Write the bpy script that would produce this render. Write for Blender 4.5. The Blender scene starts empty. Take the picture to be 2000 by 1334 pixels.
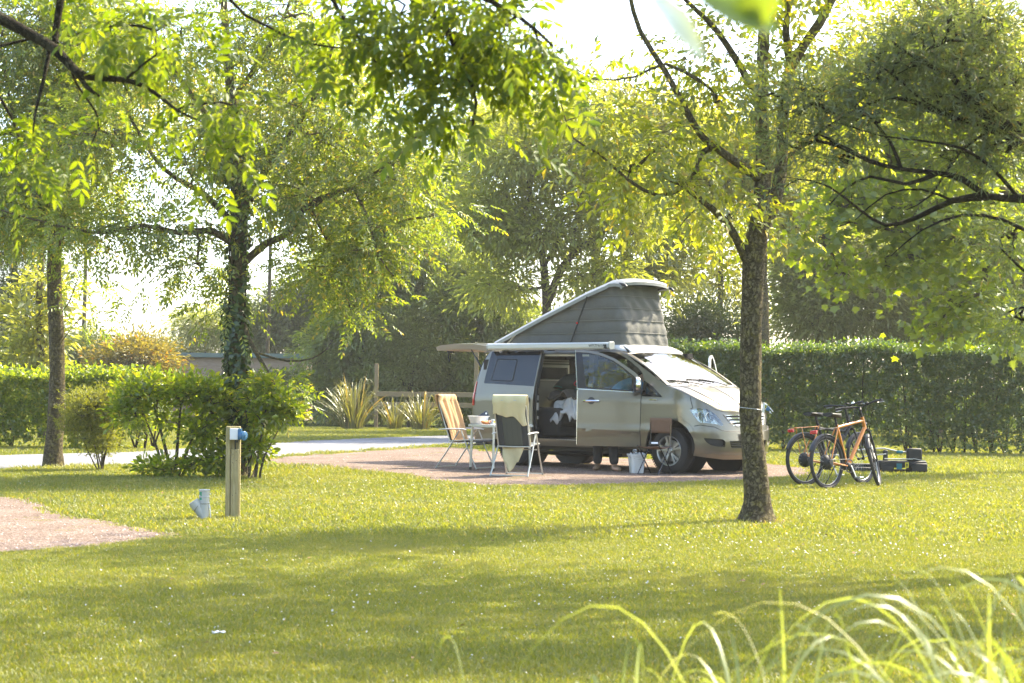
import bpy, bmesh, math, random
import numpy as np
from mathutils import Vector, Matrix, noise as mnoise
from mathutils.geometry import delaunay_2d_cdt
random.seed(7); RNG=np.random.default_rng(11)
SC=bpy.context.scene
COL=SC.collection
PI=math.pi
# ------------------------------------------------------------------ camera
FPX,YH,EYE,ROLL=3200.,768.,1.19,.011
cd=bpy.data.cameras.new('camera'); cam=bpy.data.objects.new('camera',cd); COL.objects.link(cam); SC.camera=cam
cd.sensor_width=36; cd.lens=FPX*36/2000; cd.clip_start=.05; cd.clip_end=2000
cam.matrix_world=Matrix.Translation((0,0,EYE))@Matrix.Rotation(PI/2,4,'X')@Matrix.Rotation(ROLL,4,'Z')
cd.shift_x=math.sin(ROLL)*(YH-667)/2000; cd.shift_y=math.cos(ROLL)*(YH-667)/2000
cd.dof.use_dof=True; cd.dof.focus_distance=23.5; cd.dof.aperture_fstop=6.
# ------------------------------------------------------------------ sky and sun
SUN_AZ=math.radians(38); SUN_EL=math.radians(47)       # azimuth from +X towards +Y
w=bpy.data.worlds.new('World'); SC.world=w; w.use_nodes=True
nt=w.node_tree; bg=nt.nodes['Background']; sky=nt.nodes.new('ShaderNodeTexSky')
sky.sky_type='NISHITA'; sky.sun_disc=False; sky.sun_elevation=SUN_EL; sky.sun_rotation=PI/2-SUN_AZ
sky.air_density=1.0; sky.dust_density=2.4; sky.ozone_density=.6
nt.links.new(sky.outputs[0],bg.inputs[0]); bg.inputs[1].default_value=.15
sl=bpy.data.lights.new('sun','SUN'); sl.energy=3.4; sl.angle=math.radians(.55); sl.color=(1,.89,.68)
sun=bpy.data.objects.new('sun',sl); COL.objects.link(sun)
sd=Vector((math.cos(SUN_EL)*math.cos(SUN_AZ),math.cos(SUN_EL)*math.sin(SUN_AZ),math.sin(SUN_EL)))
sun.rotation_euler=sd.to_track_quat('Z','Y').to_euler()
SC.view_settings.view_transform='Standard'; SC.view_settings.look='None'; SC.view_settings.exposure=2.15; SC.view_settings.gamma=1
SC.view_settings.use_curve_mapping=False
SC.render.engine='CYCLES'
SC.cycles.max_bounces=10; SC.cycles.diffuse_bounces=6; SC.cycles.glossy_bounces=3; SC.cycles.transmission_bounces=6; SC.cycles.transparent_max_bounces=12
SC.cycles.sample_clamp_indirect=6; SC.cycles.caustics_reflective=False; SC.cycles.caustics_refractive=False
try: SC.cycles.use_denoising=True
except Exception: pass
# ------------------------------------------------------------------ where a point of the photograph lies at a given depth
def ray(px,py):
    u=px-1000;v=py-667;c,s=math.cos(ROLL),math.sin(ROLL)
    a=c*u+s*v;b=-s*u+c*v
    return a/FPX,-(b-(YH-667))/FPX
def at(px,py,Y):
    a,b=ray(px,py); return (a*Y,Y,EYE+b*Y)
def G(px,py):
    a,b=ray(px,py); Y=-EYE/b; return (a*Y,Y)
# ------------------------------------------------------------------ tagging
def tag(o,label=None,cat=None,group=None,kind=None):
    if label: o['label']=label
    if cat: o['category']=cat
    if group: o['group']=group
    if kind: o['kind']=kind
    return o
def thing(name,label,cat,loc=(0,0,0),rz=0,group=None):
    o=bpy.data.objects.new(name,None); COL.objects.link(o); o.location=loc; o.rotation_euler=(0,0,rz); o.empty_display_size=.1
    return tag(o,label,cat,group)
def copy_tree(o,parent=None):
    c=o.copy(); COL.objects.link(c)
    if parent is not None: c.parent=parent
    for ch in list(o.children): copy_tree(ch,c)
    return c
# ------------------------------------------------------------------ materials
def newmat(name):
    m=bpy.data.materials.new(name); m.use_nodes=True
    return m,m.node_tree,m.node_tree.nodes['Principled BSDF']
def simple(name,col,rough=.5,metal=0.,spec=.5,bump=0,bscale=40,var=0,vscale=8,coat=0,alpha=1):
    m,nt,p=newmat(name); N=nt.nodes;L=nt.links
    p.inputs['Base Color'].default_value=(*col,1); p.inputs['Roughness'].default_value=rough; p.inputs['Metallic'].default_value=metal
    p.inputs['Specular IOR Level'].default_value=spec; p.inputs['Coat Weight'].default_value=coat
    if bump or var:
        tc=N.new('ShaderNodeTexCoord')
    if var:
        n=N.new('ShaderNodeTexNoise'); n.inputs['Scale'].default_value=vscale; n.inputs['Detail'].default_value=6; L.new(tc.outputs['Object'],n.inputs['Vector'])
        mx=N.new('ShaderNodeMix'); mx.data_type='RGBA'
        mx.inputs[6].default_value=(*[c*(1-var) for c in col],1); mx.inputs[7].default_value=(*[min(1,c*(1+var)) for c in col],1)
        L.new(n.outputs['Fac'],mx.inputs[0]); L.new(mx.outputs[2],p.inputs['Base Color'])
    if bump:
        n2=N.new('ShaderNodeTexNoise'); n2.inputs['Scale'].default_value=bscale; n2.inputs['Detail'].default_value=4; L.new(tc.outputs['Object'],n2.inputs['Vector'])
        b=N.new('ShaderNodeBump'); b.inputs['Strength'].default_value=bump; b.inputs['Distance'].default_value=.01; L.new(n2.outputs['Fac'],b.inputs['Height']); L.new(b.outputs[0],p.inputs['Normal'])
    return m
def leafmat(name,c1,c2,c3=None,trans=.55,tint=(1.25,1.35,.5),rough=.45,gloss=.06):
    c1,c2,c3=[None if c is None else (c[0]*1.20,c[1]*1.02,c[2]*.85) for c in (c1,c2,c3)]
    """leaf: diffuse + light let through from behind, colour varies leaf by leaf"""
    m=bpy.data.materials.new(name); m.use_nodes=True; nt=m.node_tree; N=nt.nodes; L=nt.links; N.clear()
    out=N.new('ShaderNodeOutputMaterial'); g=N.new('ShaderNodeNewGeometry'); oi=N.new('ShaderNodeObjectInfo')
    ad=N.new('ShaderNodeMath'); ad.operation='ADD'; L.new(g.outputs['Random Per Island'],ad.inputs[0]); L.new(oi.outputs['Random'],ad.inputs[1])
    fr=N.new('ShaderNodeMath'); fr.operation='FRACT'; L.new(ad.outputs[0],fr.inputs[0])
    r=N.new('ShaderNodeValToRGB'); r.color_ramp.elements[0].color=(*c1,1); r.color_ramp.elements[1].color=(*c2,1)
    if c3: e=r.color_ramp.elements.new(.93); e.color=(*c2,1); r.color_ramp.elements[-1].color=(*c3,1); r.color_ramp.elements[-1].position=.97
    L.new(fr.outputs[0],r.inputs[0])
    tm=N.new('ShaderNodeMix'); tm.data_type='RGBA'; tm.blend_type='MULTIPLY'; tm.inputs[0].default_value=1; L.new(r.outputs[0],tm.inputs[6]); tm.inputs[7].default_value=(tint[0]*1.7,tint[1]*1.7,tint[2]*1.3,1)
    d=N.new('ShaderNodeBsdfDiffuse'); L.new(r.outputs[0],d.inputs[0])
    t=N.new('ShaderNodeBsdfTranslucent'); L.new(tm.outputs[2],t.inputs[0])
    mx=N.new('ShaderNodeMixShader'); mx.inputs[0].default_value=trans; L.new(d.outputs[0],mx.inputs[1]); L.new(t.outputs[0],mx.inputs[2])
    gl=N.new('ShaderNodeBsdfGlossy'); gl.inputs['Roughness'].default_value=rough; gl.inputs[0].default_value=(.9,.95,.9,1)
    m2=N.new('ShaderNodeMixShader'); m2.inputs[0].default_value=gloss; L.new(mx.outputs[0],m2.inputs[1]); L.new(gl.outputs[0],m2.inputs[2])
    L.new(m2.outputs[0],out.inputs[0])
    return m
def glassmat(name,tint=(.75,.8,.78),refl=.12,rough=.0):
    m=bpy.data.materials.new(name); m.use_nodes=True; nt=m.node_tree; N=nt.nodes; L=nt.links; N.clear()
    out=N.new('ShaderNodeOutputMaterial'); f=N.new('ShaderNodeFresnel'); f.inputs[0].default_value=1.5
    ad=N.new('ShaderNodeMath'); ad.operation='ADD'; ad.use_clamp=True; L.new(f.outputs[0],ad.inputs[0]); ad.inputs[1].default_value=refl
    t=N.new('ShaderNodeBsdfTransparent'); t.inputs[0].default_value=(*tint,1); gl=N.new('ShaderNodeBsdfGlossy'); gl.inputs['Roughness'].default_value=rough
    mx=N.new('ShaderNodeMixShader'); L.new(ad.outputs[0],mx.inputs[0]); L.new(t.outputs[0],mx.inputs[1]); L.new(gl.outputs[0],mx.inputs[2]); L.new(mx.outputs[0],out.inputs[0])
    return m
M={}
M['paint']=simple('van_paint',(.19,.172,.132),.30,.75,coat=.7)
def paint_fix():
    m=M['paint']; nt=m.node_tree;N=nt.nodes;L=nt.links;p=N['Principled BSDF']
    tc=N.new('ShaderNodeTexCoord'); n=N.new('ShaderNodeTexNoise'); n.inputs['Scale'].default_value=2200; L.new(tc.outputs['Object'],n.inputs['Vector'])
    r=N.new('ShaderNodeMapRange'); r.inputs[3].default_value=.27; r.inputs[4].default_value=.38; L.new(n.outputs['Fac'],r.inputs[0]); L.new(r.outputs[0],p.inputs['Roughness'])
    # road dust towards the sills: dirt has its own outline
    n2=N.new('ShaderNodeTexNoise'); n2.inputs['Scale'].default_value=3.; n2.inputs['Detail'].default_value=8; L.new(tc.outputs['Object'],n2.inputs['Vector'])
    r2=N.new('ShaderNodeMapRange'); r2.inputs[1].default_value=.5; r2.inputs[2].default_value=.75; r2.inputs[3].default_value=.0; r2.inputs[4].default_value=.35; L.new(n2.outputs['Fac'],r2.inputs[0])
    mx=N.new('ShaderNodeMix'); mx.data_type='RGBA'; mx.inputs[6].default_value=(.19,.172,.132,1); mx.inputs[7].default_value=(.16,.135,.10,1); L.new(r2.outputs[0],mx.inputs[0]); L.new(mx.outputs[2],p.inputs['Base Color'])
    p.inputs['Coat Roughness'].default_value=.06
paint_fix()
M['black_plastic']=simple('black_plastic',(.018,.018,.018),.45,bump=.1,bscale=300)
M['black_gloss']=simple('black_gloss',(.012,.012,.013),.12)
M['rubber']=simple('tyre_rubber',(.022,.021,.020),.75,bump=.25,bscale=120,var=.25,vscale=12)
M['seal']=simple('rubber_seal',(.012,.012,.012),.6)
M['alloy']=simple('alloy_rim',(.50,.49,.46),.32,.85,var=.1,vscale=20)
M['chrome']=simple('chrome_trim',(.72,.72,.70),.12,1.)
M['steel']=simple('brushed_steel',(.45,.45,.44),.35,.9)
M['alu']=simple('grey_aluminium_tube',(.50,.51,.47),.38,.55,var=.08,vscale=30)
M['white_alu']=simple('white_painted_aluminium',(.60,.61,.59),.33,.15,var=.03,vscale=15)
M['glass']=glassmat('clear_car_glass',(.80,.85,.80),.02)
M['windscreen']=glassmat('windscreen_glass',(.50,.55,.50),.16)
M['darkglass']=simple('tinted_privacy_glass',(.006,.010,.016),.03,0,.5,coat=0)
M['lampglass']=glassmat('headlamp_glass',(.85,.87,.85),.08)
M['redlamp']=simple('red_lamp_plastic',(.55,.012,.015),.15,coat=.5)
M['canvas']=simple('grey_poptop_canvas',(.125,.125,.112),.85,bump=.5,bscale=35,var=.18,vscale=6)
M['interior']=simple('dark_interior_lining',(.035,.030,.026),.9,bump=.2,bscale=50)
M['seat_fabric']=simple('anthracite_seat_fabric',(.045,.042,.04),.9,bump=.3,bscale=120)
M['cream_trim']=simple('cream_cabinet_trim',(.45,.41,.32),.5)
M['white_plastic']=simple('white_plastic',(.70,.71,.70),.38,var=.04,vscale=20)
M['grey_plastic']=simple('pale_grey_pvc',(.40,.41,.38),.42,var=.12,vscale=9,bump=.1,bscale=60)
M['blue_plastic']=simple('blue_socket_plastic',(.03,.12,.24),.35)
M['navy']=simple('navy_plastic',(.014,.025,.05),.4)
def woodmat(name,c1,c2,scale=(3,3,.35),rough=.75,green=None):
    m,nt,p=newmat(name);N=nt.nodes;L=nt.links
    tc=N.new('ShaderNodeTexCoord'); mp=N.new('ShaderNodeMapping'); mp.inputs['Scale'].default_value=scale; L.new(tc.outputs['Object'],mp.inputs[0])
    n=N.new('ShaderNodeTexNoise'); n.inputs['Scale'].default_value=14; n.inputs['Detail'].default_value=9; n.inputs['Distortion'].default_value=.6; L.new(mp.outputs[0],n.inputs['Vector'])
    r=N.new('ShaderNodeValToRGB'); r.color_ramp.elements[0].position=.3; r.color_ramp.elements[1].position=.7; r.color_ramp.elements[0].color=(*c1,1); r.color_ramp.elements[1].color=(*c2,1); L.new(n.outputs['Fac'],r.inputs[0])
    src=r.outputs[0]
    if green:
        n2=N.new('ShaderNodeTexNoise'); n2.inputs['Scale'].default_value=2.5; n2.inputs['Detail'].default_value=6; L.new(tc.outputs['Object'],n2.inputs['Vector'])
        r2=N.new('ShaderNodeMapRange'); r2.inputs[1].default_value=.45; r2.inputs[2].default_value=.68; L.new(n2.outputs['Fac'],r2.inputs[0])
        mx=N.new('ShaderNodeMix'); mx.data_type='RGBA'; L.new(r2.outputs[0],mx.inputs[0]); L.new(src,mx.inputs[6]); mx.inputs[7].default_value=(*green,1); src=mx.outputs[2]
    L.new(src,p.inputs['Base Color']); p.inputs['Roughness'].default_value=rough; p.inputs['Specular IOR Level'].default_value=.2
    b=N.new('ShaderNodeBump'); b.inputs['Strength'].default_value=.5; b.inputs['Distance'].default_value=.006; L.new(n.outputs['Fac'],b.inputs['Height']); L.new(b.outputs[0],p.inputs['Normal'])
    return m
M['post_wood']=woodmat('treated_pine_post',(.26,.21,.10),(.40,.34,.18),(8,8,.5),green=(.22,.21,.08))
M['fence_wood']=woodmat('pale_fence_wood',(.22,.16,.09),(.34,.26,.15),(.5,8,8))
M['shed_wood']=woodmat('weathered_larch_board',(.36,.25,.17),(.52,.385,.27),(.4,4,6))
def barkmat(name,c1,c2,lichen,amt=.5,scale=9):
    m,nt,p=newmat(name);N=nt.nodes;L=nt.links
    tc=N.new('ShaderNodeTexCoord'); mp=N.new('ShaderNodeMapping'); mp.inputs['Scale'].default_value=(1,1,2.2); L.new(tc.outputs['Object'],mp.inputs[0])
    n=N.new('ShaderNodeTexNoise'); n.inputs['Scale'].default_value=scale*2.2; n.inputs['Detail'].default_value=10; n.inputs['Roughness'].default_value=.7; L.new(mp.outputs[0],n.inputs['Vector'])
    r=N.new('ShaderNodeValToRGB'); r.color_ramp.elements[0].position=.35; r.color_ramp.elements[1].position=.68; r.color_ramp.elements[0].color=(*c1,1); r.color_ramp.elements[1].color=(*c2,1); L.new(n.outputs['Fac'],r.inputs[0])
    n2=N.new('ShaderNodeTexNoise'); n2.inputs['Scale'].default_value=11; n2.inputs['Detail'].default_value=10; n2.inputs['Roughness'].default_value=.75; L.new(tc.outputs['Object'],n2.inputs['Vector'])
    r2=N.new('ShaderNodeMapRange'); r2.inputs[1].default_value=.5; r2.inputs[2].default_value=.66; r2.inputs[4].default_value=amt; L.new(n2.outputs['Fac'],r2.inputs[0])
    mx=N.new('ShaderNodeMix'); mx.data_type='RGBA'; L.new(r2.outputs[0],mx.inputs[0]); L.new(r.outputs[0],mx.inputs[6]); mx.inputs[7].default_value=(*lichen,1)
    L.new(mx.outputs[2],p.inputs['Base Color']); p.inputs['Roughness'].default_value=.9; p.inputs['Specular IOR Level'].default_value=.15
    vo=N.new('ShaderNodeTexVoronoi'); vo.feature='DISTANCE_TO_EDGE'; vo.inputs['Scale'].default_value=scale*3.2; mp2=N.new('ShaderNodeMapping'); mp2.inputs['Scale'].default_value=(1,1,.45); L.new(tc.outputs['Object'],mp2.inputs[0]); nd=N.new('ShaderNodeMix'); nd.data_type='VECTOR'; nd.inputs[0].default_value=.08; L.new(mp2.outputs[0],nd.inputs[4]); L.new(n.outputs['Color'],nd.inputs[5]); L.new(nd.outputs[1],vo.inputs['Vector'])
    mr=N.new('ShaderNodeMapRange'); mr.inputs[2].default_value=.12; L.new(vo.outputs['Distance'],mr.inputs[0])
    mu=N.new('ShaderNodeMix'); mu.data_type='RGBA'; mu.blend_type='MULTIPLY'; mu.inputs[0].default_value=.35; L.new(mx.outputs[2],mu.inputs[6]); L.new(mr.outputs[0],mu.inputs[7]); L.new(mu.outputs[2],p.inputs['Base Color'])
    sm=N.new('ShaderNodeMath'); L.new(mr.outputs[0],sm.inputs[0]); L.new(n.outputs['Fac'],sm.inputs[1])
    b=N.new('ShaderNodeBump'); b.inputs['Strength'].default_value=1.; b.inputs['Distance'].default_value=.02; L.new(sm.outputs[0],b.inputs['Height']); L.new(b.outputs[0],p.inputs['Normal'])
    return m
M['bark']=barkmat('grey_brown_bark',(.08,.065,.04),(.19,.16,.10),(.19,.18,.07),.75)
M['bark_yellow']=barkmat('lichen_covered_bark',(.09,.072,.04),(.21,.175,.10),(.25,.21,.05),.8)
M['bark_dark']=barkmat('dark_branch_bark',(.030,.024,.016),(.075,.060,.036),(.08,.08,.03),.4)
# ------------------------------------------------------------------ mesh building
def link_mesh(name,me,mat,parent=None,smooth=None):
    if mat is not None:
        for mm in (mat if isinstance(mat,(list,tuple)) else [mat]): me.materials.append(mm)
    o=bpy.data.objects.new(name,me); COL.objects.link(o)
    if parent is not None: o.parent=parent
    if smooth is not None:
        me.shade_smooth()
        if smooth<179: me.set_sharp_from_angle(angle=math.radians(smooth))
    return o
def frame(d,up=Vector((0,0,1))):
    d=d.normalized(); s=d.cross(up)
    if s.length<1e-4: s=d.cross(Vector((1,0,0)))
    s.normalize(); return s,s.cross(d)
class MB:
    def __init__(s): s.v=[];s.f=[];s.mi=[]
    def add(s,vs,fs,mi=0):
        o=len(s.v); s.v+=[tuple(v) for v in vs]; s.f+=[tuple(i+o for i in f) for f in fs]; s.mi+=[mi]*len(fs); return s
    def box(s,c,sz,R=None,mi=0):
        c=Vector(c); h=[q/2 for q in sz]; R=R or Matrix.Identity(3)
        vs=[c+R@Vector((x*h[0],y*h[1],z*h[2])) for x in(-1,1) for y in(-1,1) for z in(-1,1)]
        return s.add(vs,[(0,1,3,2),(4,6,7,5),(0,4,5,1),(2,3,7,6),(0,2,6,4),(1,5,7,3)],mi)
    def bar(s,a,b,wd,th,up=Vector((0,0,1)),mi=0):
        a=Vector(a);b=Vector(b);d=(b-a);sd,u=frame(d,Vector(up)); vs=[]
        for p in(a,b):
            for i,j in((-1,-1),(1,-1),(1,1),(-1,1)): vs.append(p+sd*(i*wd/2)+u*(j*th/2))
        return s.add(vs,[(3,2,1,0),(4,5,6,7),(0,1,5,4),(1,2,6,5),(2,3,7,6),(3,0,4,7)],mi)
    def tube(s,pts,r,n=8,cap=True,closed=False,mi=0,flat=1.):
        pts=[Vector(p) for p in pts]; k=len(pts); rr=r if isinstance(r,(list,tuple,np.ndarray)) else [r]*k
        vs=[];prev=None
        for i,p in enumerate(pts):
            if closed: d=pts[(i+1)%k]-pts[i-1]
            else: d=pts[min(i+1,k-1)]-pts[max(i-1,0)]
            if d.length<1e-9: d=Vector((0,0,1))
            d.normalize()
            if prev is None: a,b=frame(d)
            else:
                a=prev-d*prev.dot(d)
                if a.length<1e-6: a,b=frame(d)
                a.normalize(); b=a.cross(d)
            prev=a
            for j in range(n):
                t=2*PI*j/n; vs.append(p+(a*math.cos(t)+b*math.sin(t)*flat)*float(rr[i]))
        fs=[]
        for i in range(k if closed else k-1):
            i2=(i+1)%k
            for j in range(n):
                j2=(j+1)%n; fs.append((i*n+j,i*n+j2,i2*n+j2,i2*n+j))
        if cap and not closed: fs+= [tuple(range(n-1,-1,-1)),tuple((k-1)*n+j for j in range(n))]
        return s.add(vs,fs,mi)
    def lathe(s,prof,c=(0,0,0),axis=(0,0,1),n=24,mi=0,closed=False):
        ax=Vector(axis).normalized(); a,b=frame(ax,Vector((0,1,0)) if abs(ax.z)>.9 else Vector((0,0,1))); c=Vector(c); vs=[]
        for r,h in prof:
            for j in range(n):
                t=2*PI*j/n; vs.append(c+ax*h+(a*math.cos(t)+b*math.sin(t))*r)
        fs=[];k=len(prof)
        for i in range(k if closed else k-1):
            i2=(i+1)%k
            for j in range(n):
                j2=(j+1)%n; fs.append((i*n+j,i*n+j2,i2*n+j2,i2*n+j))
        return s.add(vs,fs,mi)
    def grid(s,P,mi=0,flip=False):
        a,b=P.shape[:2]; vs=[tuple(map(float,q)) for q in P.reshape(-1,3)]; fs=[]
        for i in range(a-1):
            for j in range(b-1):
                q=(i*b+j,i*b+j+1,(i+1)*b+j+1,(i+1)*b+j); fs.append(q[::-1] if flip else q)
        return s.add(vs,fs,mi)
    def extrude(s,poly,p0,ux,uy,un,th,mi=0):
        """flat polygon (2D) placed with axes ux, uy, thickness th along un"""
        p0=Vector(p0);ux=Vector(ux);uy=Vector(uy);un=Vector(un); n=len(poly)
        vs=[p0+ux*x+uy*y for x,y in poly]+[p0+ux*x+uy*y+un*th for x,y in poly]
        fs=[tuple(range(n-1,-1,-1)),tuple(range(n,2*n))]+[(i,(i+1)%n,n+(i+1)%n,n+i) for i in range(n)]
        return s.add(vs,fs,mi)
    def obj(s,name,mat,parent=None,smooth=35,bevel=0,seg=2,sub=0,solid=0):
        me=bpy.data.meshes.new(name); me.from_pydata(s.v,[],s.f); me.update()
        if any(s.mi): me.polygons.foreach_set('material_index',s.mi)
        bm=bmesh.new(); bm.from_mesh(me); bmesh.ops.recalc_face_normals(bm,faces=bm.faces); bm.to_mesh(me); bm.free()
        o=link_mesh(name,me,mat,parent,smooth)
        if solid: md=o.modifiers.new('thickness','SOLIDIFY'); md.thickness=solid; md.offset=0
        if bevel: md=o.modifiers.new('bevel','BEVEL'); md.width=bevel; md.segments=seg; md.limit_method='ANGLE'; md.angle_limit=math.radians(40)
        if sub: md=o.modifiers.new('sub','SUBSURF'); md.levels=sub; md.render_levels=sub
        return o
def rounded(poly,r=.03,k=4):
    out=[];n=len(poly)
    for i in range(n):
        p=np.array(poly[i],float);a=np.array(poly[i-1],float);b=np.array(poly[(i+1)%n],float)
        la=np.linalg.norm(a-p);lb=np.linalg.norm(b-p); ra=min(r,la*.45);rb=min(r,lb*.45)
        A=p+(a-p)/la*ra;B=p+(b-p)/lb*rb
        for j in range(k+1):
            t=j/k; out.append(tuple((1-t)**2*A+2*t*(1-t)*p+t*t*B))
    return out
def pip(P,poly):
    P=np.asarray(P,float);x,y=P[:,0],P[:,1];ins=np.zeros(len(P),bool);n=len(poly)
    for i in range(n):
        x1,y1=poly[i];x2,y2=poly[(i+1)%n]
        if y1==y2: continue
        c=((y1>y)!=(y2>y))&(x<(x2-x1)*(y-y1)/(y2-y1)+x1); ins^=c
    return ins
def resample(poly,step):
    out=[];n=len(poly)
    for i in range(n):
        a=np.array(poly[i],float);b=np.array(poly[(i+1)%n],float);L=np.linalg.norm(b-a)
        if L<1e-6: continue
        k=max(1,int(math.ceil(L/step)))
        for j in range(k): out.append(tuple(a+(b-a)*j/k))
    return out
def cdt2d(outline,holes=(),step=.06):
    loops=[resample(outline,step)]+[resample(h,step) for h in holes]
    pts=[];edges=[]
    for lp in loops:
        o=len(pts); pts+=lp; edges+=[(o+i,o+(i+1)%len(lp)) for i in range(len(lp))]
    B=np.array(pts); xs=np.arange(B[:,0].min(),B[:,0].max(),step);ys=np.arange(B[:,1].min(),B[:,1].max(),step)
    if len(xs)*len(ys):
        g=np.stack(np.meshgrid(xs+step*.37,ys+step*.37),-1).reshape(-1,2)
        ok=pip(g,loops[0])
        for h in loops[1:]: ok&=~pip(g,h)
        g=g[ok]
        if len(g):
            dm=np.min(np.linalg.norm(g[:,None]-B[None],axis=2),axis=1); g=g[dm>step*.45]
            pts=pts+[tuple(q) for q in g]
    V,E,F,_,_,_=delaunay_2d_cdt([Vector(p) for p in pts],edges,[],0,1e-5)
    V=np.array([(v.x,v.y) for v in V]);T=np.array([f for f in F if len(f)==3])
    c=V[T].mean(1); ok=pip(c,loops[0])
    for h in loops[1:]: ok&=~pip(c,h)
    T=T[ok]
    ar=np.cross(V[T[:,1]]-V[T[:,0]],V[T[:,2]]-V[T[:,0]]); T=T[np.abs(ar)>1e-9]
    return V,T
def panel(name,outline,mapf,mat,parent,holes=(),step=.06,thick=.02,off=0.,smooth=True):
    V,T=cdt2d(outline,holes,step)
    P=mapf(V[:,0],V[:,1],off);Q=mapf(V[:,0],V[:,1],off-thick);nr=mapf(V[:,0],V[:,1],off+.002)-P
    fn=np.cross(P[T[:,1]]-P[T[:,0]],P[T[:,2]]-P[T[:,0]]); fl=(fn*nr[T[:,0]]).sum(1)<0
    T[fl]=T[fl][:,::-1]
    cnt={}
    for t in T:
        for i in range(3):
            e=(int(t[i]),int(t[(i+1)%3])); cnt[e]=1
    rim=[e for e in cnt if (e[1],e[0]) not in cnt]
    n=len(V); vs=np.concatenate([P,Q]); fs=[tuple(map(int,t)) for t in T]+[tuple(int(i)+n for i in t[::-1]) for t in T]
    vs=list(map(tuple,vs))
    for a,b in rim:
        o=len(vs); vs+=[vs[a],vs[b],vs[b+n],vs[a+n]]; fs.append((o+3,o+2,o+1,o))
    me=bpy.data.meshes.new(name); me.from_pydata(vs,[],fs); me.update()
    o=link_mesh(name,me,mat,parent,60 if smooth else None)
    return o
# ---- van outer skin: (a, z) -> local x (forward), y (minus = near side), z
_Z=np.linspace(.2,1.95,351)
_W=np.interp(_Z,[.2,.30,.42,.58,.64,.70,.85,1.0,1.12,1.17,1.27,1.5,1.7,1.82,1.95],[.88,.925,.948,.955,.972,.958,.955,.950,.948,.934,.918,.868,.822,.785,.72])
_k=np.ones(9)/9; _W=np.convolve(np.pad(_W,4,'edge'),_k,'valid')
_F=np.interp(_Z,[.2,.27,.36,.5,.7,.8,.9,1.0,1.2,1.95],[.80,.86,.885,.895,.875,.86,.83,.80,.74,.6])
_F=np.convolve(np.pad(_F,4,'edge'),_k,'valid')
_R=np.interp(_Z,[.2,.4,.6,.9,1.1,1.42,1.68,1.84,1.95],[-3.97,-4.08,-4.15,-4.18,-4.17,-4.12,-4.04,-3.94,-3.8])
XC,LF,XR,LR=.10,1.25,-3.80,1.0
def skin(a,z,off=0.):
    a=np.asarray(a,float);z=np.asarray(z,float)
    W=np.interp(z,_Z,_W);F=np.interp(z,_Z,_F);R=np.interp(z,_Z,_R)
    x=a.copy();y=-(W)*np.ones_like(a)
    m=a>XC; ph=np.clip((a-XC)/LF,0,1)*np.pi/2
    x=np.where(m,XC+(F-XC)*np.sin(ph)**.86,x); y=np.where(m,-W*np.cos(ph)**.62,y)
    m=a<XR; ph=np.clip((XR-a)/LR,0,1)*np.pi/2
    x=np.where(m,XR+(R-XR)*np.sin(ph)**.32,x); y=np.where(m,-W*np.cos(ph)**.30,y)
    P=np.stack([x,y,z*np.ones_like(x)],-1)
    if off:
        e=1e-3
        Pa=skin(a+e,z)-skin(a-e,z);Pz=skin(a,z+e)-skin(a,z-e)
        n=np.cross(Pa,Pz);n/=np.linalg.norm(n,axis=-1,keepdims=True)+1e-12
        P=P+n*off
    return P
# ================================================================== GROUND
def groundmat():
    m,nt,p=newmat('lawn_soil_and_thatch');N=nt.nodes;L=nt.links
    g=N.new('ShaderNodeNewGeometry')
    n=N.new('ShaderNodeTexNoise'); n.inputs['Scale'].default_value=.55; n.inputs['Detail'].default_value=7; n.inputs['Roughness'].default_value=.65; L.new(g.outputs['Position'],n.inputs['Vector'])
    n2=N.new('ShaderNodeTexNoise'); n2.inputs['Scale'].default_value=38; n2.inputs['Detail'].default_value=6; L.new(g.outputs['Position'],n2.inputs['Vector'])
    r=N.new('ShaderNodeValToRGB'); E_=r.color_ramp.elements; E_[0].position=.34;E_[0].color=(.065,.095,.012,1);E_[1].position=.72;E_[1].color=(.17,.155,.055,1); e=E_.new(.5); e.color=(.10,.125,.018,1)
    L.new(n.outputs['Fac'],r.inputs[0])
    mx=N.new('ShaderNodeMix');mx.data_type='RGBA';mx.blend_type='MULTIPLY';mx.inputs[0].default_value=.7; L.new(r.outputs[0],mx.inputs[6])
    r2=N.new('ShaderNodeValToRGB'); r2.color_ramp.elements[0].position=.3;r2.color_ramp.elements[0].color=(.35,.35,.35,1);r2.color_ramp.elements[1].position=.7;r2.color_ramp.elements[1].color=(1.3,1.3,1.2,1); L.new(n2.outputs['Fac'],r2.inputs[0]); L.new(r2.outputs[0],mx.inputs[7])
    L.new(mx.outputs[2],p.inputs['Base Color']); p.inputs['Roughness'].default_value=1; p.inputs['Specular IOR Level'].default_value=0.05
    b=N.new('ShaderNodeBump'); b.inputs['Strength'].default_value=.8;b.inputs['Distance'].default_value=.03; L.new(n2.outputs['Fac'],b.inputs['Height']);L.new(b.outputs[0],p.inputs['Normal'])
    return m
m=MB(); m.grid(np.array([[(-400,-60,0),(400,-60,0)],[(-400,700,0),(400,700,0)]],float)); o=m.obj('lawn_ground',groundmat()); tag(o,kind='structure')
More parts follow.
